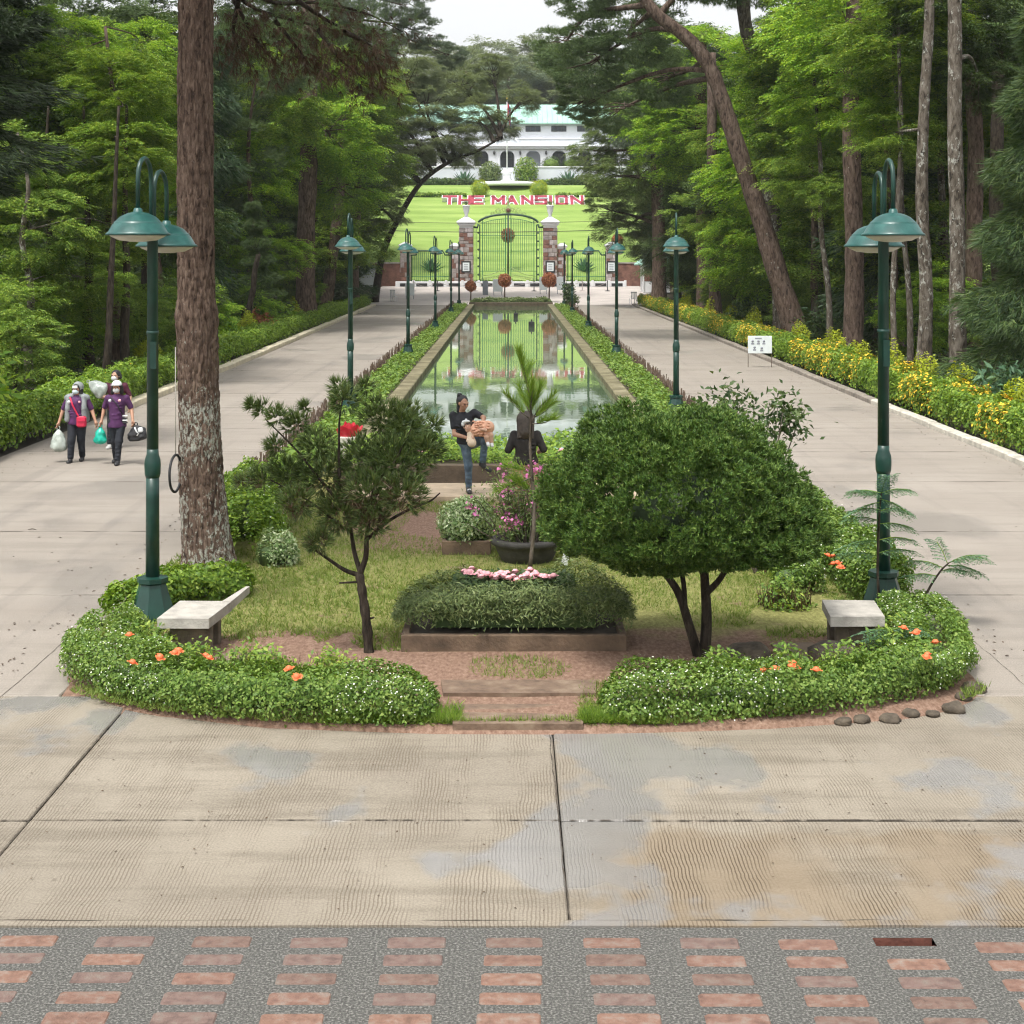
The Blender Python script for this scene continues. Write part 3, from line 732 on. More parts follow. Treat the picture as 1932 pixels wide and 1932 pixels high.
# --- kerbs (outer sides of both carriageways)
def kerb(name, label, xf, y0, y1, L, m, w=.26, h=.26, zt=.13, m2=None, ysplit=0):
    k = empty(name, (0, 0, 0)); k['kind'] = 'structure'; k['label'] = label; cache = {}
    y = y0; i = 0
    while y < y1:
        mm = m2 if (m2 and y < ysplit) else m; key = (mm, i % 3)
        if key not in cache:
            mb = MB(); mb.bbox((0, 0, 0), (w, L - .02 - .012 * (i % 3), h), .03); o = mb.build('kerb_block', mm, k); cache[key] = o.data
        else: o = link(bpy.data.objects.new('kerb_block', cache[key]), k)
        a = (xf(y + L) - xf(y)) / L
        o.location = (xf(y + L / 2) + rng.uniform(-.012, .012), y + L / 2, zt - h / 2 + rng.uniform(-.012, .012)); o.rotation_euler = (0, 0, -math.atan(a)); y += L; i += 1
    return k
kerb('right_kerb', 'kerb of weathered concrete blocks along the right road', lambda y: 10.08, 26, 131, 1.5, 'kerb_grey', m2='kerb_white', ysplit=43)
leftx = lambda y: -10.3 - max(0, (y - 60) * .012)
kerb('left_kerb', 'smooth cream kerb along the left road', leftx, 41, 128, 2.2, 'kerb_cream', w=.34, h=.34, zt=.18)
# ================================================================== LAMP POSTS
def make_lamp(side):
    t = empty('street_lamp', (0, 0, 0), 'x', 'street lamp', 'green twin lamps in two rows along the pool')
    mb = MB(); mb.lathe([(.26, 0), (.255, .06), (.16, .36), (.15, .40), (.175, .42), (.175, .47), (.085, .48)], n=8, smooth=False); mb.build('base', 'lamp_green', t)
    mb = MB(); mb.lathe([(.078, .46), (.074, 1.35), (.074, 1.6)], n=16); mb.lathe([(.075, 1.58), (.088, 1.62), (.092, 1.72), (.088, 1.78), (.068, 1.84), (.066, 1.9)], n=16)
    mb.lathe([(.066, 1.88), (.06, 4.28), (.064, 4.29), (.064, 4.36), (.02, 4.40)], n=16)
    mb.lathe([(.069, 3.18), (.069, 3.22)], n=16); mb.build('post', 'lamp_green', t)
    mb = MB(); mb.box((0.02, -.066, 2.95), (.07, .02, .30)); mb.build('access_door', 'lamp_green', t)
    for s in (-1, 1):
        dx, dy = (.065 if side < 0 else .01) * side * s, -.42 * s     # s=1: shade nearer the path's front
        dz = .06 * s
        pts = [(dx * .08, dy * .08, 4.2), (dx * .10, dy * .10, 4.75 + dz)]
        for a in np.linspace(180, 0, 9):
            u = .55 + .45 * math.cos(R(a)); pts.append((dx * u, dy * u, 4.84 + dz + .23 * math.sin(R(a))))
        pts.append((dx, dy, 4.48 + dz))
        mb = MB(); mb.tube(pts, .026, 8); arm = mb.build('arm', 'lamp_green', t)
        mb = MB(); mb.lathe([(.348, 0), (.345, .02), (.32, .035), (.268, .125), (.258, .128), (.258, .142), (.246, .15), (.19, .205), (.115, .24), (.05, .255), (.045, .29), (.03, .30)], (0, 0, 0), 28)
        sh = mb.build('lamp_shade', 'lamp_shade_green', t); sh.location = (dx, dy, 4.22 + dz)
        mb = MB(); mb.lathe([(.315, .005), (.28, -.02), (.2, -.055), (.08, -.07), (.01, -.072)], (0, 0, 0), 24); mb.build('diffuser', 'lamp_white', sh)
    return t
ordn = ['nearest', 'second nearest', 'third nearest', 'fourth nearest', 'fifth nearest', 'farthest']
for side, nm in ((-1, 'left'), (1, 'right')):
    proto = make_lamp(side)
    ys = [17.75, 41.2, 64.3, 87.5, 110.5, 127.5] if side < 0 else [18.1, 40.8, 63.8, 87.0, 110.0, 126.5]
    for i, y in enumerate(ys):
        o = proto if i == 0 else copy_tree(proto)
        o.location = (side * (4.0 if side < 0 and i == 0 else 4.16 if side < 0 else 4.24), y, .04); o.rotation_euler = (0, 0, [0, -.12, 0, 0, .05, 0][i] * side)
        o['label'] = '%s green twin-headed lamp post in the row %s of the pool' % (ordn[i], nm)

# ================================================================== STICK FENCES AND GROUND COVER ALONG THE POOL
for sx, nm in ((-1, 'left'), (1, 'right')):
    mb = MB(); y = 27.0
    while y < 128:
        st = .075 if y < 60 else .14
        h = .42 + rng.uniform(-.12, .10); x = sx * (4.62 + rng.uniform(-.05, .05)); r = rng.uniform(.010, .02)
        mb.tube([(x, y, -.1), (x + rng.uniform(-.06, .06), y + rng.uniform(-.06, .06), h)], [r, r * .7], 4, caps=True, smooth=False); y += st * rng.uniform(.6, 1.4)
    t = empty('stick_fence', (sx * 4.62, 27, 0), 'rough low fence of brown sticks between the pool bed and the %s road' % nm, 'fence', 'stick fences by the pool')
    o = mb.build('stick', 'stick_wood'); o.parent = t; o.matrix_parent_inverse = Matrix.Translation((-sx * 4.62, -27, 0)); o['kind'] = 'stuff'
    mb = MB()
    for zz in (.12, .28): mb.tube([(sx * 4.62, y_, zz + .02 * math.sin(y_)) for y_ in np.arange(27, 128, 1.0)], .011, 4)
    o = mb.build('rail', 'stick_wood'); o.parent = t; o.matrix_parent_inverse = Matrix.Translation((-sx * 4.62, -27, 0))
    n = 26000; y = 27 + 101 * rng.random(n) ** 1.7
    Pt = np.stack([sx * (4.02 + rng.uniform(-.5, .5, n)), y, .08 + .22 * rng.random(n) * (1.1 - np.abs(vnoise(np.stack([y * .7, y * 0 + sx, y * 0], 1)) - .5))], 1)
    o = np_obj('ground_cover', *leaves(Pt, np.tile([0, 0, 1.], (n, 1)), .10, .7, .7), 'hedge_flower'); tag(o, 'leafy green ground cover in the bed along the %s side of the pool' % nm, 'ground cover', None, 'stuff')

# ================================================================== HEDGES
def hedge_points(path, w, h, dens, z0=.05, rounding=.5, lod=None, wob=.12):
    """points and normals over the rounded skin of a clipped hedge, a little way into it too"""
    path = np.array(smooth_path([(p[0], p[1], 0) for p in path], 12 * len(path)))[:, :2] if len(path) > 2 else np.array(path, float); seg = np.linalg.norm(np.diff(path, axis=0), axis=1); cum = np.concatenate([[0], np.cumsum(seg)]); Lt = cum[-1]
    per = w + 2 * h; n = int(Lt * per * dens)
    s = rng.random(n)
    if lod: s = s ** lod
    s = s * Lt; x = np.interp(s, cum, path[:, 0]); y = np.interp(s, cum, path[:, 1])
    i = np.clip(np.searchsorted(cum, s) - 1, 0, len(seg) - 1); d = np.diff(path, axis=0)[i] / seg[i][:, None]; nr = np.stack([d[:, 1], -d[:, 0]], 1)
    a = rng.random(n) * math.pi                  # angle over the section
    ca, sa = np.cos(a), np.sin(a); e = rounding
    u = np.sign(ca) * np.abs(ca) ** e * w / 2; v = np.abs(sa) ** e * h
    lump = 1 + wob * 2 * (vnoise(np.stack([x * 1.7 + 30, y * 1.7 + 30, v * 2 + a], 1)) - .5) + .26 * (vnoise(np.stack([x * 5.5, y * 5.5 + 8, a * 3.5], 1)) - .5)
    dep = 1.04 - .42 * rng.random(n) ** 1.6
    v = v * (.05 + .95 * rng.random(n) ** .35) if False else v
    k = lump * dep
    # close the ends
    endf = np.minimum(1, np.sqrt(np.clip(np.minimum(s, Lt - s) / (w * .35), .02, 1))); k = k * (.35 + .65 * endf)
    Pt = np.stack([x + nr[:, 0] * u * k, y + nr[:, 1] * u * k, z0 + v * k], 1)
    Nm = unit(np.stack([nr[:, 0] * ca, nr[:, 1] * ca, sa + .25], 1))
    return Pt, Nm
def core(mb, path, w, h, z0=.02):
    path = path[1:-1] if len(path) > 3 else path
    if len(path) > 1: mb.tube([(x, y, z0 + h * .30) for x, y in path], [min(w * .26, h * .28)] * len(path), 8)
def hedge(name, label, path, w, h, dens, lf, m, flowers=None, group=None, lod=None, z0=.05, corem='leaf_deep', aspect=.55, cat='hedge', rounding=.5, wob=.2):
    b = (path[0][0], path[0][1], 0); t = empty(name, b, label, cat, group); off = np.array([b[0], b[1], 0])
    Pt, Nm = hedge_points(path, w, h, dens, z0, rounding, lod, wob)
    o = np_obj('foliage', *leaves(Pt - off, Nm, lf, aspect, .75), m, t); o['kind'] = 'stuff'
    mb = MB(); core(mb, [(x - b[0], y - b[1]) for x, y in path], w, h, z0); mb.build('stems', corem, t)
    for fm, fd, fs, top in (flowers or []):
        Pf, Nf = hedge_points(path, w * 1.02, h * 1.03, fd, z0, rounding, lod, wob); kk = rng.random(len(Pf)) < (.25 + .75 * np.clip(Nf[:, 2], 0, 1) if top else 1)
        cl = vnoise(np.stack([Pf[:, 0] * 1.1 + 7, Pf[:, 1] * .5 + 7, Pf[:, 2] * 0 + 3], 1)); kk &= cl > (.55 if top == 2 else .47 if top == 3 else .30)
        Pf, Nf = Pf[kk], Nf[kk]
        o = np_obj('blossom', *leaves(Pf - off + Nf * .01, Nf, fs, .9, .5), fm, t); o['kind'] = 'stuff'
    return t
fl_w = [('flower_white', 430, .016, 1)]
hedge('flowering_hedge', 'low white-flowered hedge on the left of the island nose', [(-.66, 14.05), (-1.6, 14.12), (-2.3, 14.24), (-3.05, 14.48), (-3.58, 14.85), (-3.92, 15.4), (-4.12, 16.1), (-4.3, 16.9)], .74, .33, 4300, .038, 'hedge_flower', fl_w, 'white-flowered hedges edging the island', wob=.32)
hedge('flowering_hedge', 'low white-flowered hedge on the right of the island nose', [(.80, 14.05), (1.7, 14.12), (2.4, 14.24), (3.1, 14.5), (3.75, 14.9), (4.15, 15.5), (4.35, 16.4), (4.4, 17.4), (4.42, 18.0)], .72, .33, 4300, .038, 'hedge_flower', fl_w, 'white-flowered hedges edging the island', wob=.32)
hedge('flowering_hedge', 'white-flowered hedge behind the right bench beside the right road', [(4.35, 18.4), (4.3, 19.6), (4.2, 21.0), (4.15, 23.0), (4.15, 26.5)], .75, .6, 2600, .05, 'hedge_flower', [('flower_white', 150, .024, 1)], 'white-flowered hedges edging the island')
hedge('leafy_shrub', 'leafy green shrub around the foot of the nearest left lamp', [(-4.35, 17.7), (-4.1, 18.5), (-3.6, 18.9), (-3.1, 18.9)], .7, .36, 2300, .06, 'hedge_green', None, cat='shrub')
hedge('leafy_shrub', 'tall leafy shrub behind the big pine trunk', [(-3.55, 21.0), (-3.75, 22.6), (-3.95, 24.6), (-4.1, 26.8)], .95, .72, 1700, .065, 'hedge_green', [('flower_white', 60, .03, 1)], cat='shrub')
hedge('leafy_shrub', 'rounded pale shrub at the right foot of the big pine', [(-3.2, 20.6), (-2.9, 20.9)], .62, .46, 3600, .045, 'variegated', None, cat='shrub')
hedge('leafy_shrub', 'rounded pale shrub left of the right lamp', [(3.25, 19.0), (3.6, 19.3)], .7, .5, 3400, .045, 'hedge_flower', [('flower_white', 120, .022, 1)], cat='shrub')
# the two long side hedges
hedge('long_hedge', 'long clipped green hedge along the left road', [(-10.9, 27), (-10.95, 32), (-11.0, 40), (-11.1, 60), (-11.35, 80), (-11.8, 128)], 1.25, .85, 520, .095, 'hedge_green', [('flower_yellow', 3, .05, 2)], lod=1.7, cat='hedge', rounding=.4, wob=.2)
hedge('long_hedge', 'long yellow-flowered hedge along the right road', [(10.8, 29), (10.85, 40), (10.85, 60), (10.85, 90), (10.85, 130)], 1.15, .85, 520, .09, 'hedge_green', [('flower_yellow', 170, .075, 3), ('flower_orange', 8, .06, 2)], lod=1.7, cat='hedge', rounding=.45, wob=.25)
for i, (x, y, s) in enumerate([(11.7, 36.5, .8), (11.6, 41, .75), (11.7, 45, .85), (11.8, 49.5, .85), (11.6, 53, .75), (11.8, 58, .85), (11.6, 64, .75), (11.9, 78, .9), (11.9, 86, .9), (12.0, 96, 1.0), (11.9, 108, 1.0)]):
    hedge('lime_shrub', '%s lime-yellow shrub from the front behind the right hedge' % ['first', 'second', 'third', 'fourth', 'fifth', 'sixth', 'seventh', 'eighth', 'ninth', 'tenth', 'eleventh'][i], [(x - .35, y), (x + .4, y + .15)], 1.4 * s, 1.6 * s, 420, .085, 'hedge_lime', None, 'lime shrubs behind the right hedge', cat='shrub', corem='leaf_mid')
for i, (x, y) in enumerate([(-11.9, 52), (-12.0, 60), (-12.1, 73), (-12.3, 90)]):
    hedge('lime_shrub', '%s lime-yellow shrub from the front behind the left hedge' % ['first', 'second', 'third', 'fourth'][i], [(x - .5, y), (x + .5, y + .2)], 1.3, 1.4, 420, .09, 'hedge_lime' if i != 1 else 'leaf_bright', None, 'lime shrubs behind the left hedge', cat='shrub', corem='leaf_mid')

# ================================================================== ISLAND FURNISHINGS
# left bench
t = empty('bench', (-3.2, 16.3, .05), 'grey concrete slab bench on the left, below the lamp', 'bench', 'concrete benches on the island')
def poly_slab(mb, pts, z1, th): mb.prism(pts, z1 - th, z1)
mb = MB(); poly_slab(mb, [(-.34, -.40), (.18, -.41), (.27, .40), (-.28, .42)], .42, .10); mb.build('seat', 'bench_top', t)
mb = MB(); mb.add([(.17, .38, .33), (.27, .38, .33), (.36, .98, .38), (.32, .98, .38), (.17, .38, .424), (.27, .38, .424), (.36, .98, .455), (.32, .98, .455)], [(3, 2, 1, 0), (4, 5, 6, 7), (0, 1, 5, 4), (1, 2, 6, 5), (2, 3, 7, 6), (3, 0, 4, 7)]); mb.build('armrest', 'bench_top', t)
for yq in (-.22, .22):
    mb = MB(); mb.bbox((-.03, yq, .15), (.42, .13, .34), .01); mb.build('leg', 'bench_leg', t)
t = empty('bench', (3.5, 16.35, .05), 'short grey concrete slab bench on the right, below the lamp', 'bench', 'concrete benches on the island')
mb = MB(); poly_slab(mb, [(-.29, -.38), (.26, -.36), (.32, .38), (-.22, .42)], .42, .10); mb.build('seat', 'bench_top', t)
for yq in (-.16, .2):
    mb = MB(); mb.bbox((.0, yq, .15), (.40, .12, .34), .01); mb.build('leg', 'bench_leg', t)

def rockmesh(name, loc, r, label, sq=.7, m='rock', group=None, seed=0):
    V = []; nu, nv = 18, 11
    for j in range(nv + 1):
        for i in range(nu):
            th = 2 * math.pi * i / nu; ph = math.pi * j / nv; d = np.array([math.cos(th) * math.sin(ph), math.sin(th) * math.sin(ph), math.cos(ph)])
            k = r * (.72 + .5 * float(vnoise(d * 1.7 + 10 + seed * 3.3)) + .18 * float(vnoise(d * 5 + seed)))
            V.append((d[0] * k, d[1] * k, d[2] * k * sq))
    Fs = [(j * nu + i, (j + 1) * nu + i, (j + 1) * nu + (i + 1) % nu, j * nu + (i + 1) % nu) for j in range(nv) for i in range(nu)]
    mb = MB(); mb.add(V, Fs, 0, True); o = mb.build(name, m); o.location = loc; o.rotation_euler = (0, 0, seed); return tag(o, label, 'rock', group)
rockmesh('rock', (2.36, 15.75, .10), .22, 'dark rounded rock between the twin-stemmed tree and the flat stone', seed=1)
rockmesh('rock', (3.2, 15.65, .12), .27, 'large brown rock in front of the right bench', seed=2)
for i, (px, py, r) in enumerate([(1760, 1352, .10), (1690, 1360, .13), (1640, 1364, .12), (1590, 1368, .09), (1800, 1338, .12), (1830, 1322, .13), (1850, 1300, .12), (1720, 1350, .09), (1170, 1362, .09)]):
    x, y = G(px, py, .05); rockmesh('edging_stone', (x + rng.uniform(-.05, .05), y + .14 + rng.uniform(-.05, .08), .02), r * rng.uniform(.55, .9), '%s small edging stone along the right nose of the island' % ['sixth', 'fourth', 'third', 'second', 'seventh', 'eighth', 'ninth', 'fifth', 'first'][i], .55, 'rock', 'edging stones at the island nose', seed=3 + i)
mb = MB(); mb.prism([(2.72, 15.75), (3.15, 15.8), (3.12, 16.45), (2.68, 16.4)], .03, .10); tag(mb.build('stepping_stone', 'flagstone'), 'flat tan stone slab beside the right bench', 'stone slab')
mb = MB(); mb.prism([(-2.9, 15.55), (-2.4, 15.6), (-2.42, 16.1), (-2.95, 16.0)], .03, .095); tag(mb.build('stepping_stone', 'flagstone'), 'flat tan stone slab beside the left bench', 'stone slab')
mb = MB(); mb.prism([(-.62, 14.55), (.78, 14.55), (.80, 15.0), (-.66, 15.0)], .02, .098); tag(mb.build('path_slab', 'path_stone'), 'broad stone slab at the path entrance, farther of two', 'stone slab', 'stone slabs at the island entrance')
mb = MB(); mb.prism([(-.5, 13.68), (.62, 13.68), (.66, 14.28), (-.55, 14.28)], .0, .072); tag(mb.build('path_slab', 'path_stone'), 'broad stone slab at the path entrance, nearer of two', 'stone slab', 'stone slabs at the island entrance')

# rose planter
t = empty('box_planter', (.03, 16.85, .05), 'long low box planter with a clipped hedge and pink roses', 'planter')
for (c, d) in (((0, -.62, .085), (2.30, .08, .20)), ((0, .62, .085), (2.30, .08, .20)), ((-1.11, 0, .085), (.08, 1.16, .20)), ((1.11, 0, .085), (.08, 1.16, .20))):
    mb = MB(); mb.bbox(c, d, .012); mb.build('side_board', 'planter_box', t)
mb = MB(); mb.box((0, 0, .07), (2.14, 1.16, .14)); mb.build('soil', 'joint_dirt', t)
prt = []
loop = [(-1.25, 0), (-.6, 0), (0, 0), (.6, 0), (1.25, 0)]
Pt, Nm = hedge_points(loop, 1.36, .50, 3700, .14, .26, None, .10)
fo = np_obj('foliage', *leaves(Pt, Nm + np.array([0, 0, .5]), .055, .22, .9), 'hedge_grey', t); fo['kind'] = 'stuff'
mb = MB(); mb.box((0, 0, .30), (1.7, .7, .22)); mb.build('stems', 'leaf_deep', t)
n = 2600; Pr = np.stack([rng.uniform(-.62, .62, n), rng.uniform(-.3, .3, n), .50 + .16 * rng.random(n)], 1); o = np_obj('rose_leaves', *leaves(Pr, np.tile([0, -.3, 1.], (n, 1)), .06, .6, .7), 'leaf_deep', t); o['kind'] = 'stuff'
def rosette(name, loc, r, m, parent, petals=11):
    mb = MB(); mb.lathe([(.1 * r, -.3 * r), (.55 * r, -.1 * r), (.6 * r, .15 * r), (.35 * r, .5 * r), (.05 * r, .55 * r)], (0, 0, 0), 7)
    for i in range(petals):
        a = i * 2.4; q = .55 + .45 * (i / petals); d = Vector((math.cos(a), math.sin(a), .55 - .5 * q)).normalized(); s_ = Vector((-math.sin(a), math.cos(a), 0)); u = d.cross(s_)
        c = d * r * q
        mb.add([tuple(c * .35), tuple(c + s_ * r * .42), tuple(c * 1.15 + u * r * .12 * -1), tuple(c - s_ * r * .42)], [(0, 1, 2, 3)])
    o = mb.build(name, m, parent); o.location = loc; o.rotation_euler = (rng.uniform(-.3, .5), rng.uniform(-.4, .4), rng.uniform(0, 6)); return o
for px, py in [(876, 1090), (885, 1097), (900, 1100), (914, 1101), (925, 1098), (937, 1098), (920, 1105), (957, 1092), (945, 1100), (983, 1102), (995, 1100), (1005, 1103), (1012, 1098), (1003, 1110), (1037, 1108), (975, 1118), (960, 1115), (1010, 1094), (890, 1088), (905, 1092), (950, 1108), (968, 1104), (990, 1112), (1022, 1102), (1028, 1112), (935, 1108), (908, 1110), (1000, 1090), (972, 1096), (1045, 1100)]:
    yv = 17.08 - (py - 1086) / 32 * .6 + rng.uniform(-.03, .03); x = (px - CX) * yv / F
    rosette('rose', (x - .03, yv - 16.85, .665 + rng.uniform(-.015, .03)), .062, 'flower_pink', t)

# stone pot with bougainvillea
t = empty('flower_pot', (.21, 21.0, .05), 'wide dark stone pot of magenta flowering twigs', 'pot')
mb = MB(); mb.lathe([(.30, 0), (.33, .02), (.40, .16), (.43, .24), (.47, .25), (.48, .30), (.46, .33), (.40, .33), (.38, .27), (.05, .26)], n=28); mb.build('bowl', 'dark_pot', t)
mb = MB(); cl = []
for i in range(60):
    a = rng.uniform(0, 6.28); r = rng.uniform(.05, .3); e = np.array([math.cos(a) * r * 2.6, math.sin(a) * r * 1.6, rng.uniform(.5, 1.3)]); e[0] -= .06
    twig(mb, (math.cos(a) * r, math.sin(a) * r, .25), e, .010, .03, 4, 6); cl.append(e)
mb.build('stem', 'bark_twig', t); cl = np.array(cl)
n = 5200; c = cl[rng.integers(0, 60, n)]; u = rng.random(n)[:, None] ** .6; Pb = c * u + np.array([0, 0, .25]) * (1 - u) + rng.normal(size=(n, 3)) * .07
o = np_obj('foliage', *leaves(Pb, rdir(n) + np.array([0, 0, .5]), .05, .4, .6), 'leaf_olive', t); o['kind'] = 'stuff'
n = 900; sel = rng.integers(0, 26, n); kc = cl[rng.choice(60, 26)][sel] * np.array([1.05, 1, 1.0]); Pb = kc + rng.normal(size=(n, 3)) * .05
o = np_obj('blossom', *leaves(Pb, rdir(n), .045, .8, .5), 'flower_magenta', t); o['kind'] = 'stuff'
# white-green shrub in its box
t = empty('box_planter', (-.6, 21.7, .05), 'small box planter with a rounded white-green shrub', 'planter')
for (c, d) in (((0, -.3, .1), (.66, .06, .22)), ((0, .3, .1), (.66, .06, .22)), ((-.3, 0, .1), (.06, .54, .22)), ((.3, 0, .1), (.06, .54, .22))):
    mb = MB(); mb.bbox(c, d, .01); mb.build('side_board', 'planter_box', t)
n = 5000; d = rdir(n); Pn = np.array([0, 0, .42]) + d * np.array([.42, .4, .36]) * (.75 + .25 * rng.random(n))[:, None] * (.85 + .3 * vnoise(d * 2.5 + 5))[:, None]
o = np_obj('foliage', *leaves(Pn, d, .05, .5, .7), 'variegated', t); o['kind'] = 'stuff'
mb = MB(); mb.lathe([(.2, .1), (.3, .3), (.3, .5), (.1, .66)], n=10); mb.build('stems', 'leaf_deep', t)
# small white plant labels
mb = MB(); mb.box((0, 0, .09), (.09, .012, .18), rot=Matrix.Rotation(.25, 3, 'Y')); o = mb.build('plant_label', 'white_paint'); o.location = (.70, 20.6, .05); tag(o, 'small tilted white plant marker right of the stone pot', 'marker')

# pine sapling
def sapling():
    b = np.array([.23, 20.0, .05]); t = empty('pine_sapling', tuple(b), 'slender young pine sapling rising in front of the stone pot', 'sapling')
    D = 20.0
    tr = [np.array(P(px, py, D)) - b for px, py in [(1000, 1070), (1006, 1010), (1008, 950), (1003, 890), (1000, 840), (1002, 790), (998, 740), (985, 690), (978, 665)]]
    mb = MB(); mb.tube(smooth_path(tr, 30), list(np.linspace(.028, .008, 30)), 7); mb.build('trunk', 'bark_twig', t)
    mb = MB(); tips = []
    for a, e in [((1000, 790), (955, 745)), ((1002, 790), (1045, 760)), ((1001, 800), (1045, 790)), ((1000, 780), (1020, 730)), ((1000, 780), (980, 730)), ((1000, 770), (1005, 720)), ((1003, 890), (955, 880)), ((1004, 900), (940, 925)), ((1006, 930), (970, 905)), ((1001, 800), (1045, 745)), ((990, 720), (1000, 690))]:
        A = np.array(P(*a, D)) - b; E = np.array(P(*e, D + rng.uniform(-.25, .25))) - b; twig(mb, A, E, .009, .0, 4, 6)
        for u in np.linspace(.25, 1, 9): tips.append((A * (1 - u) + E * u, unit(E - A)))
    for u in np.linspace(.66, 1, 26):
        i = u * (len(tr) - 1); k = min(int(i), len(tr) - 2); tips.append((tr[k] * (1 - (i - k)) + tr[k + 1] * (i - k), np.array([0, 0, 1.])))
    mb.build('branch', 'bark_twig', t)
    Pt = np.array([q[0] for q in tips]); Dr = np.array([q[1] for q in tips])
    o = np_obj('needles', *needles(Pt, Dr + np.array([0, 0, .5]), .19, 26, .8, .0035, 0), 'hedge_green', t); o['kind'] = 'stuff'
sapling()

# ragged juniper on the left
def juniper():
    D0 = 16.2; b = np.array([-1.44, D0, .05]); t = empty('juniper_tree', tuple(b), 'ragged bonsai-like juniper on a thin dark trunk, left of the planter', 'tree')
    def L(px, py, dd=0): return np.array(P(px, py, D0 + dd)) - b
    mb = MB()
    mb.tube(smooth_path([L(697, 1247), L(692, 1180), L(684, 1120), L(678, 1082)], 16), list(np.linspace(.052, .042, 16) * (1 + .12 * np.sin(np.arange(16) * 1.9))), 10)
    limbs = [([(678, 1085), (650, 1075), (620, 1055), (590, 1035)], .028), ([(678, 1085), (690, 1050), (692, 1010), (700, 950), (710, 880)], .034), ([(680, 1080), (668, 1040), (660, 990), (640, 920), (640, 800)], .028),
             ([(690, 1020), (730, 985), (775, 960), (812, 945), (830, 930)], .02), ([(650, 960), (600, 900), (560, 850), (500, 790)], .018), ([(700, 950), (740, 880), (775, 810)], .02), ([(640, 900), (640, 800), (648, 745)], .016), ([(650, 1000), (590, 950), (510, 905)], .016), ([(705, 900), (770, 880), (820, 850)], .015)]
    for pts, r in limbs:
        dd = rng.uniform(-.25, .25); q = [L(px, py, dd * i / len(pts)) for i, (px, py) in enumerate(pts)]
        mb.tube(smooth_path(q, 16), list(np.linspace(r, r * .35, 16)), 7, caps=False)
    mb.tube([L(685, 1170), L(706, 1165)], [.015, .01], 5); mb.tube([L(680, 1098), L(640, 1100)], [.014, .01], 5); mb.build('trunk', 'bark_dark', t)
    clumps = [(650, 752, 30), (638, 728, 14), (722, 788, 46), (765, 800, 52), (596, 838, 34), (560, 800, 26), (492, 772, 15), (520, 785, 18), (475, 765, 9), (690, 868, 58), (755, 870, 66), (610, 890, 58), (540, 890, 36), (490, 905, 26), (455, 910, 10), (700, 930, 60), (640, 965, 48), (765, 930, 44), (560, 945, 36), (600, 1020, 26), (805, 850, 34), (820, 800, 12), (690, 730, 14), (575, 770, 10), (520, 840, 18), (700, 985, 36)]
    Ps = []; Ds = []; Pb = []
    for px, py, r in clumps:
        c = L(px, py, rng.uniform(-.3, .3)); rr = r * D0 / F * .86; n = int(16 + 3100 * rr * rr)
        d = rdir(n); Ps.append(c + d * (rng.random(n) ** .45)[:, None] * rr * np.array([1.05, 1.0, .95])); Ds.append(unit(d + np.array([0, 0, .55]) + np.array([c[0], 0, 0]) * .35))
        m_ = n // 3; Pb.append(c + rdir(m_) * rr * .8)
    Ps = np.concatenate(Ps); Ds = np.concatenate(Ds); Pb = np.concatenate(Pb)
    o = np_obj('foliage', *needles(Ps, Ds, .105, 13, .5, .0055), 'juniper', t); o['kind'] = 'stuff'
    Pd = Pb[Pb[:, 2] < 1.75]; o = np_obj('dead_twigs', *needles(Pd, rdir(len(Pd)), .16, 7, .9, .003), 'needle_brown', t); o['kind'] = 'stuff'
juniper()

# dome-clipped cypress on two stems
def dome_tree():
    D0 = 16.0; b = np.array([1.93, D0, .05]); t = empty('dome_tree', tuple(b), 'dense dome-shaped clipped cypress on twin dark stems', 'tree')
    def L(px, py, dd=0): return np.array(P(px, py, D0 + dd)) - b
    mb = MB()
    for pts, r0, r1 in (([(1322, 1255), (1300, 1180), (1278, 1115), (1240, 1065), (1200, 1020)], .055, .025), ([(1328, 1255), (1333, 1170), (1330, 1100), (1325, 1040), (1310, 950)], .062, .03), ([(1332, 1120), (1360, 1090), (1380, 1050), (1410, 1000)], .035, .02), ([(1292, 1145), (1288, 1090), (1270, 1040)], .03, .018), ([(1330, 1090), (1312, 1060), (1290, 1030)], .025, .015), ([(1255, 1085), (1225, 1075), (1190, 1060)], .02, .012)):
        dd = rng.uniform(-.2, .2); q = [L(px, py, dd * i / len(pts)) for i, (px, py) in enumerate(pts)]
        mb.tube(smooth_path(q, 16), list(np.linspace(r0, r1, 16)), 9)
    mb.build('trunk', 'bark_dark', t)
    nc = 3400; dc = rdir(nc); pk = rng.integers(0, nc, 46000); d = unit(dc[pk] + rng.normal(size=(46000, 3)) * .028); n = len(d); up = d[:, 2] > 0
    c = L(1292, 985); rad = np.where(up[:, None], np.array([1.33, 1.22, 1.12]), np.array([1.33, 1.22, .44]))
    lump = .80 + .24 * vnoise(d * 2.6 + 11) + .16 * vnoise(d * 6 + 40) + .10 * vnoise(d * 15 + 4)
    # heavier on the lower left and lower right, a slightly peaked top
    dep = (1.04 - .34 * rng.random(nc) ** 1.7)[pk] - .06 * rng.random(n)
    Pt = c + d * rad * (lump * dep)[:, None]; Pt[:, 0] += -.05 - .10 * (d[:, 2]) * 1.0
    flat = rng.random(n) < .0
    Dr = unit(d * np.array([1, 1, .7]) + np.array([0, 0, .75]) + rdir(n) * .3)
    o = np_obj('foliage', *needles(Pt, Dr, .052, 7, .8, .0085), 'cypress', t); o['kind'] = 'stuff'
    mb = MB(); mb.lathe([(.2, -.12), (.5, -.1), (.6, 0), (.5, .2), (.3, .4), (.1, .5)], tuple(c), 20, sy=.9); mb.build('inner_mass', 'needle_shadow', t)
dome_tree()

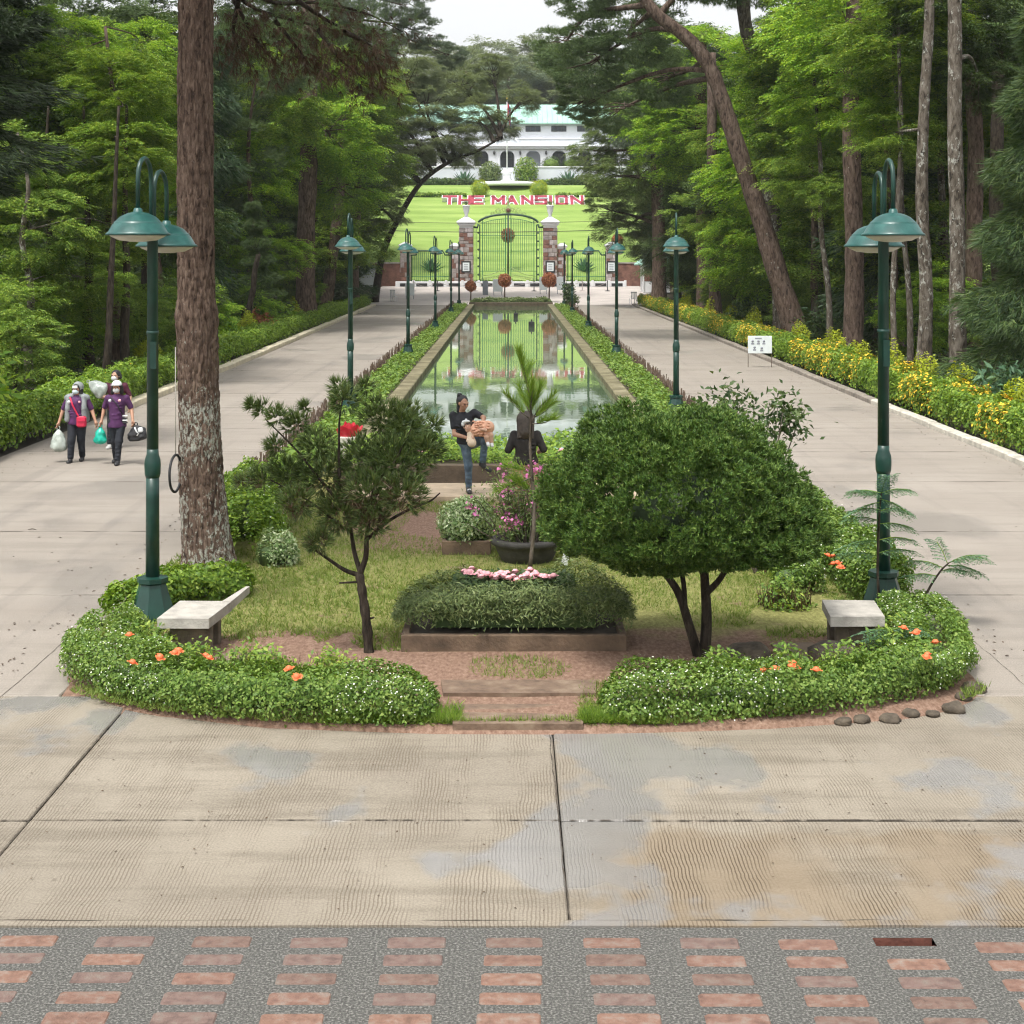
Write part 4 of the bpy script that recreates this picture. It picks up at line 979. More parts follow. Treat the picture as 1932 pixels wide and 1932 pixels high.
def small_shrub(name, label, base, r, m, n, lf, aspect=.5, cat='shrub', tall=1.0, group=None):
    t = empty(name, base, label, cat, group); cl, d = ellipsoid_pts(16, (0, 0, r * tall), (r, r, r * tall * .9), .3); mb = MB()
    for c in cl: twig(mb, (0, 0, 0), c, .012, .05, 4, 6)
    mb.build('stem', 'bark_twig', t)
    k = n // 16; Pt = np.repeat(cl, k, 0) + rng.normal(size=(16 * k, 3)) * r * .24; Pt[:, 2] = np.maximum(Pt[:, 2], .03)
    o = np_obj('foliage', *leaves(Pt, rdir(len(Pt)) + np.array([0, -.2, .8]), lf, aspect, .5), m, t); o['kind'] = 'stuff'; return t
# leafy shrub poking out above the dome
t = empty('leafy_shrub', (3.0, 20.2, .05), 'upright glossy-leaved shrub poking out behind the dome tree', 'shrub')
mb = MB(); cl = []
for e in [(-.35, .1, 1.9), (-.1, 0, 2.15), (.1, .1, 1.8), (.3, 0, 2.0), (.45, -.1, 2.15), (.62, .0, 1.85), (-.5, 0, 2.05), (-.3, 0, 2.25), (.2, 0, 1.6), (.5, .1, 1.95), (0, 0, 1.5)]:
    twig(mb, (.1, 0, 0), e, .02, .0, 5, 8); cl.append(e)
mb.build('stem', 'bark_twig', t); cl = np.array(cl); k = 110; Pt = np.repeat(cl, k, 0) + rng.normal(size=(len(cl) * k, 3)) * np.array([.12, .12, .12])
o = np_obj('foliage', *leaves(Pt, rdir(len(Pt)) + np.array([0, -.2, .8]), .085, .5, .5), 'leaf_deep', t); o['kind'] = 'stuff'

# crown-of-thorns clumps with orange flowers
def thorn_bed(label, spots, flowers):
    b = (spots[0][0], spots[0][1], .05); t = empty('thorn_shrub', b, label, 'shrub', 'orange-flowered shrubs')
    Ps = []
    for x, y, r in spots:
        n = int(2600 * r * 1.6); d = rdir(n); Ps.append(np.array([x - b[0], y - b[1], .0]) + np.abs(d * [0, 0, 1]) * (.42 * rng.random(n))[:, None] + d * [1, 1, 0] * r * (rng.random(n) ** .5)[:, None])
    Ps = np.concatenate(Ps); o = np_obj('foliage', *leaves(Ps, np.tile([0, -.2, 1.], (len(Ps), 1)), .055, .45, .8), 'leaf_mid', t); o['kind'] = 'stuff'
    n = 500; i = rng.integers(0, len(Ps), n); o = np_obj('thorny_stems', *needles(Ps[i] * [1, 1, .3], np.tile([0, 0, 1.], (n, 1)), .28, 2, .35, .006), 'needle_brown', t); o['kind'] = 'stuff'
    for px, py in flowers:
        z = .44; x, y = G(px, py, z)
        for q in range(1):
            rosette('flower', (x - b[0], y - b[1], z - .05), .055, 'flower_orange', t, 8)
thorn_bed('orange-flowered low shrub in front of the left bench', [(-3.4, 15.3, .45), (-3.0, 15.1, .4), (-3.6, 15.9, .35), (-2.3, 14.95, .35), (-1.7, 14.9, .35), (-2.5, 15.1, .3)], [(244, 1198), (302, 1240), (330, 1232), (337, 1228), (395, 1242), (388, 1238), (250, 1250), (545, 1262), (560, 1277)])
thorn_bed('orange-flowered low shrub in front of the right bench', [(3.7, 15.6, .4), (4.0, 16.2, .4), (2.6, 15.0, .35), (2.0, 14.9, .35), (3.2, 15.1, .4), (3.9, 15.1, .3)], [(1705, 1185), (1727, 1195), (1730, 1192), (1748, 1240), (1765, 1212), (1750, 1236), (1462, 1262), (1492, 1258), (1503, 1262), (1540, 1264), (1497, 1252), (1440, 1266)])
thorn_bed('orange-flowered low shrub among the pale hedge left of the right lamp', [(3.15, 18.3, .35), (3.5, 20.3, .4), (3.6, 21.3, .4)], [(1566, 1006), (1562, 1048), (1572, 1050), (1580, 1062), (1586, 1070), (1572, 1064)])
thorn_bed('orange-flowered low shrub beside the big pine, next to the road', [(-3.9, 23.5, .4), (-4.1, 25.5, .4)], [(430, 920), (434, 940), (440, 935)])

# feathery saplings by the right lamp
def fern_tree(name, label, base, pts, fr):
    t = empty(name, base, label, 'sapling'); b = np.array(base); mb = MB()
    tr = [np.array(q) for q in pts]; mb.tube(smooth_path(tr, 16), list(np.linspace(.018, .008, 16)), 6); mb.build('trunk', 'bark_dark', t)
    Pt = []; Dr = []; mb = MB()
    for (s, dx, dz, L) in fr:
        i = s * (len(tr) - 1); k = min(int(i), len(tr) - 2); a = tr[k] * (1 - (i - k)) + tr[k + 1] * (i - k); d = unit(np.array([dx, rng.uniform(-.4, .4), dz]))
        e = a + d * L; e[2] -= .1 * L; mid = (a + e) / 2 + np.array([0, 0, .08 * L]); pp = np.array(smooth_path([a, mid, e], 9)); mb.tube(pp, .005, 4)
        for q in range(1, 9):
            for sg in (-1, 1):
                Pt.append(pp[q]); sd = np.cross(d, [0, 0, 1]); Dr.append(unit(d * .6 + sd * sg + np.array([0, 0, -.15])))
    mb.build('branch', 'leaf_mid', t); o = np_obj('foliage', *sprays(np.array(Pt), np.array(Dr), .15, 8, .036, .42, .3), 'frond_blue', t); o['kind'] = 'stuff'
fern_tree('feathery_sapling', 'feathery blue-green sapling growing up the right lamp post', (4.08, 17.6, .05), [(0, 0, 0), (-.02, 0, .6), (0, 0, 1.2), (.02, 0, 1.42)], [(1, -.9, .1, .32), (1, .9, .2, .3), (.95, -.7, .3, .28), (.9, .8, -.3, .3), (.85, -.9, -.2, .34), (.7, .9, .1, .3), (.72, -.8, .0, .3), (.6, .9, .0, .32), (.62, -.9, .1, .34), (.5, -.9, -.1, .4), (.5, .9, .1, .36), (.4, -.9, .1, .4), (.42, .8, .1, .4), (1, .1, .6, .25)])
fern_tree('feathery_sapling', 'small feathery blue-green sapling leaning over the road right of the lamp', (4.55, 17.6, .05), [(0, 0, 0), (.05, 0, .3), (.2, 0, .55), (.3, 0, .65)], [(1, .9, .2, .4), (1, .5, .3, .35), (.9, .9, -.1, .36), (.8, -.7, .2, .35), (.7, .8, .0, .34), (.6, -.8, .1, .3), (.95, -.2, .6, .3)])
fern_tree('feathery_sapling', 'low feathery seedling beside the large brown rock', (3.75, 15.7, .05), [(0, 0, 0), (0, 0, .2), (.0, 0, .35)], [(1, .9, .1, .3), (1, -.9, .1, .3), (.8, .7, 0, .3), (.8, -.7, 0, .26), (.6, .9, 0, .25)])

# platform, low wall and bed at the head of the pool
mb = MB(); mb.bbox((-.1, 26.8, .06), (5.2, 1.5, .20), .015); tag(mb.build('stone_platform', 'platform_tan'), 'tan stone step in front of the pool where the man stands', 'step')
t = empty('planter_wall', (0, 28.0, 0), 'low brown wall with a flower bed at the near end of the pool', 'planter wall')
mb = MB(); mb.bbox((0, -.05, .20), (6.2, .22, .46), .015); mb.build('wall', 'low_wall', t)
mb = MB(); mb.box((0, 1.4, .18), (6.2, 2.6, .36)); mb.build('soil', 'wood_floor', t)
n = 9000; Pt = np.stack([rng.uniform(-3.0, 3.0, n), rng.uniform(.1, 2.6, n), .36 + .25 * rng.random(n) ** 1.5], 1); Pt[:, 2] += .18 * vnoise(np.stack([Pt[:, 0] * 2, Pt[:, 1], Pt[:, 1] * 0], 1)) * (np.abs(Pt[:, 0]) > .2)
o = np_obj('foliage', *leaves(Pt, np.tile([0, -.3, 1.], (n, 1)), .085, .6, .7), 'hedge_green', t); o['kind'] = 'stuff'
for (x, y, z) in [(-1.65, .4, .62), (-1.55, .5, .6), (1.5, 1.2, .7), (.9, .5, .62), (1.2, .3, .6), (-2.3, .6, .62)]: rosette('flower', (x, y, z), .06, 'flower_pink', t)
small_shrub('leafy_shrub', 'grey-green shrub by the pool head behind the juniper', (-1.75, 29.0, .3), .42, 'leaf_deep', 1800, .08)

# red rose ornament on its white block
t = empty('rose_ornament', (-3.06, 30.0, .05), 'large red rose-shaped ornament on a white block', 'ornament')
mb = MB(); mb.bbox((.08, 0, .32), (.5, .3, .64), .02); mb.build('block', 'kerb_white', t)
for i in range(9):
    a = i * 2.4; q = .25 + .75 * i / 9
    V = []; Fs = []
    for u in range(7):
        for v in range(5):
            th = a + (u / 6 - .5) * 1.7; zz = v / 4; rr = .24 * q * (.35 + .65 * math.sin(.4 + 1.2 * zz)) + .05 * zz * zz * q
            V.append((rr * math.cos(th), rr * math.sin(th) * .8, .64 + zz * .30 * (1.1 - .45 * q) - .03 * abs(u - 3)))
    Fs = [(u * 5 + v, (u + 1) * 5 + v, (u + 1) * 5 + v + 1, u * 5 + v + 1) for u in range(6) for v in range(4)]
    mb = MB(); mb.add(V, Fs, 0, True); mb.build('petal', 'red_petal', t)

# grass on the island
n = 62000; x = rng.uniform(-4.5, 4.6, n); y = 13.75 + 12.5 * rng.random(n) ** 1.3
xl = np.interp(y, [13.6, 13.8, 14.15, 14.55, 15.1, 16], [-.6, -2.1, -3.3, -3.95, -4.4, -4.6]); xr = np.interp(y, [13.6, 13.78, 14.05, 14.6, 15.3], [1.1, 2.46, 3.6, 4.35, 4.8])
big = vnoise(np.stack([x * .9 + 3, y * .9, y * 0], 1)); keep = (x > xl + .05) & (x < xr - .05) & ((y > 16.9 + 1.5 * (big - .5)) | (big > .62)) & (big > .27)
x, y = x[keep], y[keep]; Pt = np.stack([x, y, x * 0 + .05], 1); n = len(x)
o = np_obj('grass', *needles(Pt, np.tile([0, 0, .9], (n, 1)), .085, 3, .8, .006), 'grass_blade'); tag(o, 'short patchy grass on the garden island', 'grass', None, 'stuff')
n = 3600; s = rng.random(n); kx = np.concatenate([np.interp(s[:1800], [0, 1], [-1.6, -.45]), np.interp(s[1800:], [0, 1], [.62, 1.3])]); ky = 13.78 + .55 * rng.random(n) * rng.random(n)
o = np_obj('grass_fringe', *needles(np.stack([kx, ky, kx * 0 + .04], 1), np.tile([0, 0, .8], (n, 1)), .11, 4, .9, .006), 'hedge_green'); tag(o, 'bright grass tufts at the foot of the nose hedges', 'grass', None, 'stuff')
# ================================================================== TREES
# --- the big pine trunk on the island, bark plates modelled
def big_pine():
    D0 = 20.2; b = np.array([-3.85, D0, .04]); t = empty('pine_tree', tuple(b), 'huge pine trunk with lichen-flecked bark at the left of the island', 'tree')
    ctr = [(402, 1112, 64), (394, 1055, 52), (386, 980, 46), (380, 900, 43), (377, 800, 40), (374, 700, 38.5), (371, 600, 37.5), (370, 500, 36.5), (369, 350, 35.5), (369, 200, 35), (369, 60, 34.5), (369, -150, 33), (370, -420, 30), (373, -900, 22)]
    c = np.array([np.array(P(px, py, D0)) - b for px, py, r in ctr]); rr = np.array([r for *_, r in ctr]) * D0 / F
    nz, nt = 620, 150; zt = c[:, 2]; zz = np.linspace(0, zt[-1], nz); o_ = np.argsort(zt)
    cx_ = np.interp(zz, zt[o_], c[o_, 0]); rad = np.interp(zz, zt[o_], rr[o_])
    th = np.linspace(0, 2 * math.pi, nt, endpoint=False); TH, Z = np.meshgrid(th, zz); RD = np.repeat(rad[:, None], nt, 1); CXx = np.repeat(cx_[:, None], nt, 1)
    # plates: distance to the two nearest jittered cell centres in (arc, height) space
    cu, cv = .042, .13; u = TH * .25 / cu; v = Z / cv; nu = int(round(2 * math.pi * .25 / cu)); u = TH / (2 * math.pi) * nu
    f1 = np.full(u.shape, 9.); f2 = f1.copy(); iu = np.floor(u).astype(int); iv = np.floor(v).astype(int); hid = np.zeros(u.shape)
    for du in (-1, 0, 1):
        for dv in (-1, 0, 1):
            a = (iu + du) % nu; q = iv + dv; h = _perm[(_perm[a & 4095] + q) & 4095]
            d = np.hypot(iu + du + .15 + .7 * _val[h] - u, iv + dv + .15 + .7 * _val[(h + 77) & 4095] - v)
            nw = d < f1; f2 = np.where(nw, f1, np.minimum(f2, d)); hid = np.where(nw, _val[(h + 13) & 4095], hid); f1 = np.where(nw, d, f1)
    gap = np.clip((f2 - f1) / .28, 0, 1); plate = gap ** .6 * (.5 + .5 * hid)
    pp = np.stack([np.cos(TH) * 3 + 9, np.sin(TH) * 3 + 9, Z * 2.2], -1)
    disp = .024 * plate + .014 * (vnoise(pp * 6) - .5) + .022 * (vnoise(pp) - .5)
    flare = 1 + .10 * np.exp(-Z / .18) * np.maximum(0, np.cos(TH * 4 + .8)); RD = RD * flare
    knot = .05 * np.exp(-((Z - 3.3) / .18) ** 2) * np.maximum(0, vnoise(pp * 3) - .2) + .03 * np.exp(-((Z - 2.9) / .35) ** 2) * vnoise(pp * 5)
    RR = RD - .028 + disp + knot
    V = np.stack([CXx + np.cos(TH) * RR, np.sin(TH) * RR, Z], -1).reshape(-1, 3)
    i, j = np.meshgrid(np.arange(nz - 1), np.arange(nt), indexing='ij'); k2 = (j + 1) % nt
    Fc = np.stack([i * nt + j, i * nt + k2, (i + 1) * nt + k2, (i + 1) * nt + j], -1).reshape(-1, 4)
    np_obj('trunk', V, Fc, 'bark_pine', t, True)
    # drooping branch of dead brown needles on the right
    mb = MB(); Ps = []; Ds = []
    for pts in ([(402, -60), (470, 10), (560, 40), (640, 60), (730, 110)], [(402, -80), (500, 0), (600, 5), (690, 25), (760, 60)], [(430, -20), (480, 70), (520, 120)], [(520, 40), (560, 90), (590, 130)], [(600, 55), (640, 110), (690, 150)], [(450, 0), (440, 60), (450, 90)], [(650, 60), (700, 90), (720, 150)], [(560, 0), (620, 40), (700, 80)]):
        q = smooth_path([np.array(P(px, py, D0 + .3 + .9 * i * rng.uniform(.2, .7))) - b for i, (px, py) in enumerate(pts)], 18); mb.tube(q, list(np.linspace(.035, .008, 18)), 6, caps=False)
        for u in range(4, 18):
            a = np.array(q[u])
            for _ in range(8):
                off = rng.normal(size=3) * .15; off[2] -= .09; Ps.append(a + off); Ds.append(unit(off + np.array([.2, 0, -.5])))
    mb.build('dead_branch', 'bark_dark', t); o = np_obj('dead_needles', *needles(np.array(Ps), np.array(Ds), .19, 11, .8, .0042, .2), 'needle_brown', t); o['kind'] = 'stuff'
    sel = np.array(Ps)[::2] + np.array([0, .1, .22]); o = np_obj('green_needles', *needles(sel, np.array(Ds)[::2] * [1, 1, -.5], .2, 10, .8, .004), 'needle_pine', t); o['kind'] = 'stuff'
    for v_, px, py, D, s in (('pine0', 200, -500, 20, .9), ('pine1', 480, -420, 22, .9), ('pine2', 380, -700, 20, 1.1)):
        crown_obj(v_, 'needle_pine', tuple(np.array(P(px, py, D)) - b), s, rng.uniform(0, 6), t)
big_pine()

def TB(px, D): x = (px - CX) * D / F; return (x, D, hgt(D) - .05)
# --- the bent pine on the right
D = 71.0
make_tree('bent_pine', 'bent brown pine leaning left over the right road beside the white sign', TB(1512, D), [TB(1512, D)] + [P(px, py, D) for px, py in [(1490, 590), (1462, 500), (1438, 420), (1415, 350), (1392, 280), (1368, 205), (1345, 140), (1318, 95), (1285, 62), (1240, 28), (1205, -15), (1150, -60)]], .50, .22,
          [('pine0', P(1110, 120, 76), .85), ('pine1', P(1185, 60, 74), .9), ('pine2', P(1060, 90, 80), .6), ('pine0', P(1255, 150, 78), .75), ('pine1', P(1150, 215, 82), .62), ('pine2', P(1090, 195, 78), .42), ('pine1', P(1330, -60, 72), 1.0), ('pine2', P(1100, -20, 74), .7)], 'bark_brown', 'needle_pine', None, 5, .16, seg=48)
D = 76.0
make_tree('pine_tree', 'straight mottled pine trunk just right of the bent pine', TB(1478, D), [TB(1478, D)] + [P(px, py, D) for px, py in [(1468, 500), (1455, 380), (1440, 250), (1424, 120), (1404, 30), (1398, -120)]], .40, .30,
          [('pine2', P(1400, -60, D), 1.0), ('pine0', P(1470, -100, D + 2), 1.0)], 'bark_pale', 'needle_pine')
# --- trunks and crowns that can be told apart, right wood
def straight(px0, D, px1, top=-150, r0=.3, r1=.2, wig=6):
    base = TB(px0, D); n = 5
    py0 = HY + (HC - base[2]) * F / D
    return base, [base] + [P(px0 + (px1 - px0) * i / n + rng.uniform(-wig, wig), py0 + (top - py0) * i / n, D) for i in range(1, n + 1)], r0, r1
def T(name, label, st, crowns, bark, leaf, group=None, **k): return make_tree(name, label, st[0], st[1], st[2], st[3], crowns, bark, leaf, group, **k)
T('pine_tree', 'reddish pine trunk behind the right lamp post, left of the pale trunks', straight(1608, 60, 1612, -100, .37, .30), [('broad0', P(1600, 60, 62), .9), ('broad2', P(1545, 190, 63), .62)], 'bark_brown', 'leaf_bright')
T('pale_tree', 'pale smooth trunk right of the right lamp post, forked low', straight(1742, 52, 1752, -140, .25, .14, 7), [('broad1', P(1720, 60, 55), .75), ('loose0', P(1690, 250, 55), .5)], 'bark_pale', 'leaf_mid')
T('pale_tree', 'tall pale blotched trunk at the far right beside the dark conifer', straight(1808, 50, 1800, -60, .27, .21, 4), [('broad2', P(1800, 20, 54), .7), ('loose1', P(1850, 150, 53), .45)], 'bark_pale', 'leaf_deep')
T('pale_tree', 'thin pale trunk close behind the right lamp post', straight(1690, 54, 1700, -60, .11, .05, 8), [('loose1', P(1680, 120, 56), .7)], 'bark_pale', 'leaf_mid')
T('pale_tree', 'thin curving trunk between the lamp post and the forked pale trunk', straight(1718, 55, 1690, -40, .12, .05, 10), [('loose0', P(1660, 190, 57), .6)], 'bark_pale', 'leaf_bright')
T('pale_tree', 'slender pale trunk leaning left of the reddish pine', straight(1566, 63, 1540, 60, .14, .05, 8), [('loose0', P(1530, 330, 64), .55), ('loose1', P(1590, 360, 62), .5)], 'bark_pale', 'leaf_mid')
T('brown_tree', 'dark brown trunk between the tall pale trunk and the far right conifer', straight(1842, 63, 1835, 0, .36, .28, 4), [('broad0', P(1850, -20, 64), .9)], 'bark_brown', 'leaf_deep')
T('brown_tree', 'brown trunk in shade right of the tall pale trunk', straight(1885, 60, 1880, 0, .3, .22, 4), [('broad1', P(1890, 40, 62), .9, 'leaf_deep')], 'bark_dark', 'leaf_deep')
T('pine_tree', 'far brown pine trunk at the left end of the right wood', straight(1243, 120, 1240, 40, .55, .4, 3), [('loose0', P(1200, 330, 122), 1.0, 'leaf_olive'), ('pine0', P(1215, 240, 120), 1.2), ('loose1', P(1180, 430, 126), .8, 'leaf_olive'), ('loose0', P(1120, 285, 126), .7, 'leaf_olive'), ('loose1', P(1150, 330, 125), .75, 'leaf_olive'), ('broad0', P(1165, 240, 124), .7, 'leaf_olive'), ('loose1', P(1145, 395, 127), .6, 'leaf_olive'), ('pine1', P(1250, 120, 118), 1.4)], 'bark_brown', 'needle_grey')
T('pine_tree', 'brown pine trunk second from the left end of the right wood', straight(1328, 103, 1322, 60, .45, .35, 3), [('broad0', P(1290, 250, 104), 1.1), ('broad1', P(1340, 130, 103), 1.2), ('broad2', P(1240, 190, 108), .9)], 'bark_brown', 'leaf_bright')
T('pine_tree', 'brown pine trunk just left of the bent pine', straight(1352, 96, 1340, 100, .36, .28, 4), [('broad1', P(1390, 260, 98), .9), ('loose0', P(1330, 400, 97), .7), ('loose1', P(1380, 430, 95), .7)], 'bark_brown', 'leaf_mid')
T('leafy_tree', 'bright leafy tree filling the gap right of the bent pine', straight(1545, 72, 1530, 100, .22, .05, 6), [('broad0', P(1530, 130, 74), .95), ('broad1', P(1500, 260, 76), .7), ('broad2', P(1600, 240, 72), .75), ('loose0', P(1480, 380, 78), .6), ('loose1', P(1560, 410, 76), .55)], 'bark_brown', 'leaf_bright')
T('leafy_tree', 'leafy tree high above the right lamp post', straight(1700, 66, 1660, 100, .2, .05, 6), [('broad2', P(1660, 150, 68), .9), ('broad0', P(1740, 200, 70), .8), ('broad1', P(1580, 20, 70), .9), ('loose0', P(1650, 420, 66), .45)], 'bark_brown', 'leaf_mid')
T('dark_conifer', 'dark feathery conifer at the right edge of the picture', ((13.5, 41.0, -.05), [(13.5, 41, -.05), (13.55, 41, 4), (13.5, 41, 11)], .22, .08), [('column0', (13.5, 41, 5.6), (1.15, 1.15, 1.05))], 'bark_dark', 'leaf_deep')
T('dark_conifer', 'second dark feathery conifer behind the one at the right edge', ((16.3, 47.5, -.05), [(16.3, 47.5, -.05), (16.3, 47.5, 5), (16.3, 47.5, 13)], .24, .08), [('column1', (16.3, 47.5, 6.8), (1.3, 1.3, 1.3))], 'bark_dark', 'needle_dark')
# --- left wood
T('pine_tree', 'stout brown pine trunk by the left hedge behind the big trunk', straight(578, 91, 588, -80, .56, .44, 4), [('broad1', P(620, 250, 92), 1.0), ('broad0', P(560, 130, 95), 1.1), ('loose0', P(640, 350, 94), .8)], 'bark_brown', 'leaf_bright')
T('pine_tree', 'brown pine trunk at the far end of the left hedge', straight(667, 119, 672, 120, .46, .36, 3), [('broad2', P(680, 300, 121), 1.1), ('broad1', P(640, 190, 118), 1.2), ('broad0', P(700, 190, 123), .9)], 'bark_brown', 'leaf_mid')
D = 136.0
make_tree('leaning_tree', 'broad grey-green tree leaning right in front of the mansion', TB(706, D), [TB(706, D)] + [P(px, py, D) for px, py in [(722, 480), (748, 420), (790, 350), (840, 310), (900, 285), (945, 260)]], .33, .08,
          [('loose0', P(800, 190, 139), .95), ('loose1', P(870, 160, 141), .85), ('broad0', P(750, 300, 138), .85), ('broad1', P(930, 130, 142), .55), ('broad1', P(760, 130, 140), 1.0), ('broad0', P(715, 390, 134), .75), ('broad1', P(690, 240, 138), 1.0), ('loose0', P(945, 235, 139), .55), ('loose0', P(840, 255, 137), .85), ('loose1', P(900, 225, 138), .85), ('loose1', P(785, 285, 136), .8), ('loose0', P(735, 215, 137), .95), ('loose1', P(985, 185, 140), .6), ('loose0', P(870, 290, 137), .55)], 'bark_dark', 'leaf_pale', None, 7, .2, seg=40)
T('pine_tree', 'tall far pine with sparse boughs against the white sky, left', straight(612, 108, 690, -60, .4, .22, 4), [('pine0', P(600, 40, 104), .95), ('pine1', P(700, 90, 108), .8), ('pine2', P(790, 60, 110), .65), ('pine0', P(850, 105, 114), .5), ('pine1', P(760, 10, 108), .7), ('pine2', P(660, -10, 104), .8)], 'bark_brown', 'needle_grey', None, nlimb=6)
T('dark_conifer', 'dark bluish conifer right behind the big pine trunk', ((-16.2, 88, -.05), [(-16.2, 88, -.05), (-16.2, 88, 6), (-16.2, 88, 17)], .3, .1), [('column0', (-16.2, 88, 8), (1.7, 1.7, 1.7))], 'bark_dark', 'needle_dark')
T('dark_conifer', 'dark conifer beside the stout left pine trunk', ((-14.6, 84, -.05), [(-14.6, 84, -.05), (-14.6, 84, 4), (-14.6, 84, 9)], .2, .08), [('column1', (-14.6, 84, 4.6), (1.3, 1.3, 1.0))], 'bark_dark', 'needle_dark')
T('dark_conifer', 'dark conifer at the end of the left hedge near the gate', ((-12.6, 112, -.05), [(-12.6, 112, -.05), (-12.6, 112, 4), (-12.6, 112, 9)], .2, .08), [('column0', (-12.9, 112, 4.4), (1.4, 1.4, 1.0)), ('column1', (-13.6, 126, 5.0), (1.5, 1.5, 1.15))], 'bark_dark', 'needle_dark')
T('leafy_tree', 'bright leafy tree above the left lamp', straight(215, 52, 200, 50, .2, .05, 10), [('broad0', P(190, 190, 54), .62), ('broad1', P(110, 90, 55), .62), ('broad2', P(260, 290, 56), .45), ('loose0', P(270, 90, 56), .5), ('loose1', P(200, 330, 53), .4), ('broad1', P(60, 220, 53), .5), ('broad2', P(310, 170, 58), .5), ('broad0', P(150, 340, 51), .42), ('broad1', P(300, 390, 55), .42)], 'bark_brown', 'leaf_bright', None, nlimb=7)
T('leafy_tree', 'spreading leafy tree at the left edge with bare grey branches', straight(60, 46, 40, 250, .15, .04, 10), [('broad1', P(60, 430, 47), .5), ('broad2', P(150, 520, 48), .42), ('loose0', P(230, 440, 50), .42), ('loose1', P(30, 560, 46), .42), ('broad0', P(30, 320, 48), .5), ('loose0', P(250, 590, 52), .36)], 'bark_pale', 'leaf_mid', None, nlimb=9)
T('leafy_tree', 'olive leafy tree just left of the big trunk, deep in the wood', straight(300, 66, 290, 150, .25, .05, 8), [('broad2', P(300, 420, 68), .8), ('broad0', P(290, 200, 70), .9), ('loose1', P(330, 560, 66), .6)], 'bark_brown', 'leaf_deep')
T('leafy_tree', 'bright leafy tree between the big trunk and the stout pine', straight(470, 82, 480, 150, .25, .05, 8), [('broad0', P(470, 330, 84), .8), ('loose0', P(440, 450, 82), .6), ('broad2', P(500, 200, 86), .9, 'leaf_mid'), ('loose1', P(520, 480, 84), .6)], 'bark_brown', 'leaf_bright')
T('dark_conifer', 'dark conifer whose boughs hang into the top left corner', ((-11.9, 33, -.05), [(-11.9, 33, -.05), (-11.9, 33, 5), (-11.8, 33, 12)], .25, .1), [('column1', (-11.6, 33, 8.8), (1.35, 1.35, .75)), ('pine0', (-11.2, 33, 9.2), .62, 'needle_shadow')], 'bark_dark', 'needle_shadow')  # shade on these boughs is put into their needle colour
for i, (px, D, px1, r, lab) in enumerate([(238, 49, 236, .17, 'dark straight trunk behind the walkers'), (196, 47, 225, .13, 'thin leaning trunk behind the walkers'), (170, 50, 160, .2, 'brown trunk left of the walkers'), (95, 50, 90, .14, 'dark trunk far left above the hedge'), (270, 56, 272, .18, 'dark trunk right of the walkers')]):
    T('slim_tree', lab, straight(px, D, px1, 200, r, .04, 4), [('broad%d' % (i % 3), P(px1, 300, D + 2), .5), ('broad%d' % ((i + 1) % 3), P(px1 - 10, 170, D + 3), .5)], 'bark_dark', 'leaf_mid')
T('pine_tree', 'dark thin leaning trunk right of the big pine, by the red-leaved plant', straight(463, 75, 485, 480, .17, .12, 3), [('column0', P(485, 470, 76), (.6, .6, .5))], 'bark_dark', 'leaf_deep')

# --- filler wood on both sides
kinds = [('broad', 'leaf_mid', 'leafy_tree', 'leafy green tree'), ('broad', 'leaf_deep', 'leafy_tree', 'dark leafy tree'), ('pine', 'needle_pine', 'pine_tree', 'dark green pine'), ('column', 'needle_dark', 'dark_conifer', 'dark conifer'), ('broad', 'leaf_bright', 'leafy_tree', 'bright leafy tree')]
nf = 0; SEEN = {}
NUMW = ['level with the second', 'a little beyond the second', 'level with the third', 'a little beyond the third', 'level with the fourth', 'a little beyond the fourth', 'level with the fifth', 'a little beyond the fifth', 'just beyond the last', 'well beyond the last', 'far beyond the last', 'farthest beyond the last']
for side, sn in ((-1, 'left'), (1, 'right')):
    for D in np.arange(44, 172, 10.5):
        for X in (14.5, 19.5, 25.5, 32.5, 41):
            x = side * (X + rng.uniform(-1.6, 1.6)); y = D + rng.uniform(-4, 4)
            if abs(x) > .345 * y + 3: continue
            if abs(x) < 16.5 and y < 68: continue
            k = kinds[int(rng.choice(5, p=[.28, .3, .12, .18, .12]))]; g = hgt(y)
            if y > 135: x += side * 2.5
            lab = '%s, %s rank in %s wood, %s lamp' % (k[3], 'front' if X < 16 else ('second' if X < 21 else ('third' if X < 27 else ('fourth' if X < 34 else 'back'))), sn, NUMW[int(min(11, max(0, (y - 41.2) // 11.6)))])
            if lab in SEEN: SEEN[lab]['label'] = lab + ', nearer one'; lab0, lab = lab, lab + ', farther one'
            else: lab0 = lab
            if k[0] == 'column':
                cr = [('column%d' % rng.integers(2), (x, y, g + 7.5), (1.6, 1.6, 1.6 * rng.uniform(.9, 1.15)))]; top = 14
            else:
                v = k[0]; vm = 3
                s = rng.uniform(1.0, 1.35)
                cr = [('%s%d' % (v, rng.integers(vm)), (x + rng.uniform(-1.5, 1.5), y + rng.uniform(-1, 1), g + h0), s * q) for h0, q in ((rng.uniform(4, 5.5), .8), (rng.uniform(8.5, 10), .9), (rng.uniform(13, 15), .9), (rng.uniform(17.5, 19), .9))[:(2 if X < 16 and y < 70 else 3 if y < 95 else 4)]]; top = cr[-1][1][2] - g
            SEEN[lab0] = make_tree(k[2], lab, (x, y, g - .1), [(x, y, g - .1), (x + rng.uniform(-.4, .4), y, g + 6), (x + rng.uniform(-.8, .8), y, g + top)], rng.uniform(.22, .38), .06, cr, ['bark_brown', 'bark_dark', 'bark_pale'][int(rng.integers(3))], k[1], 'trees of the %s wood' % sn, nlimb=2, seg=14); nf += 1
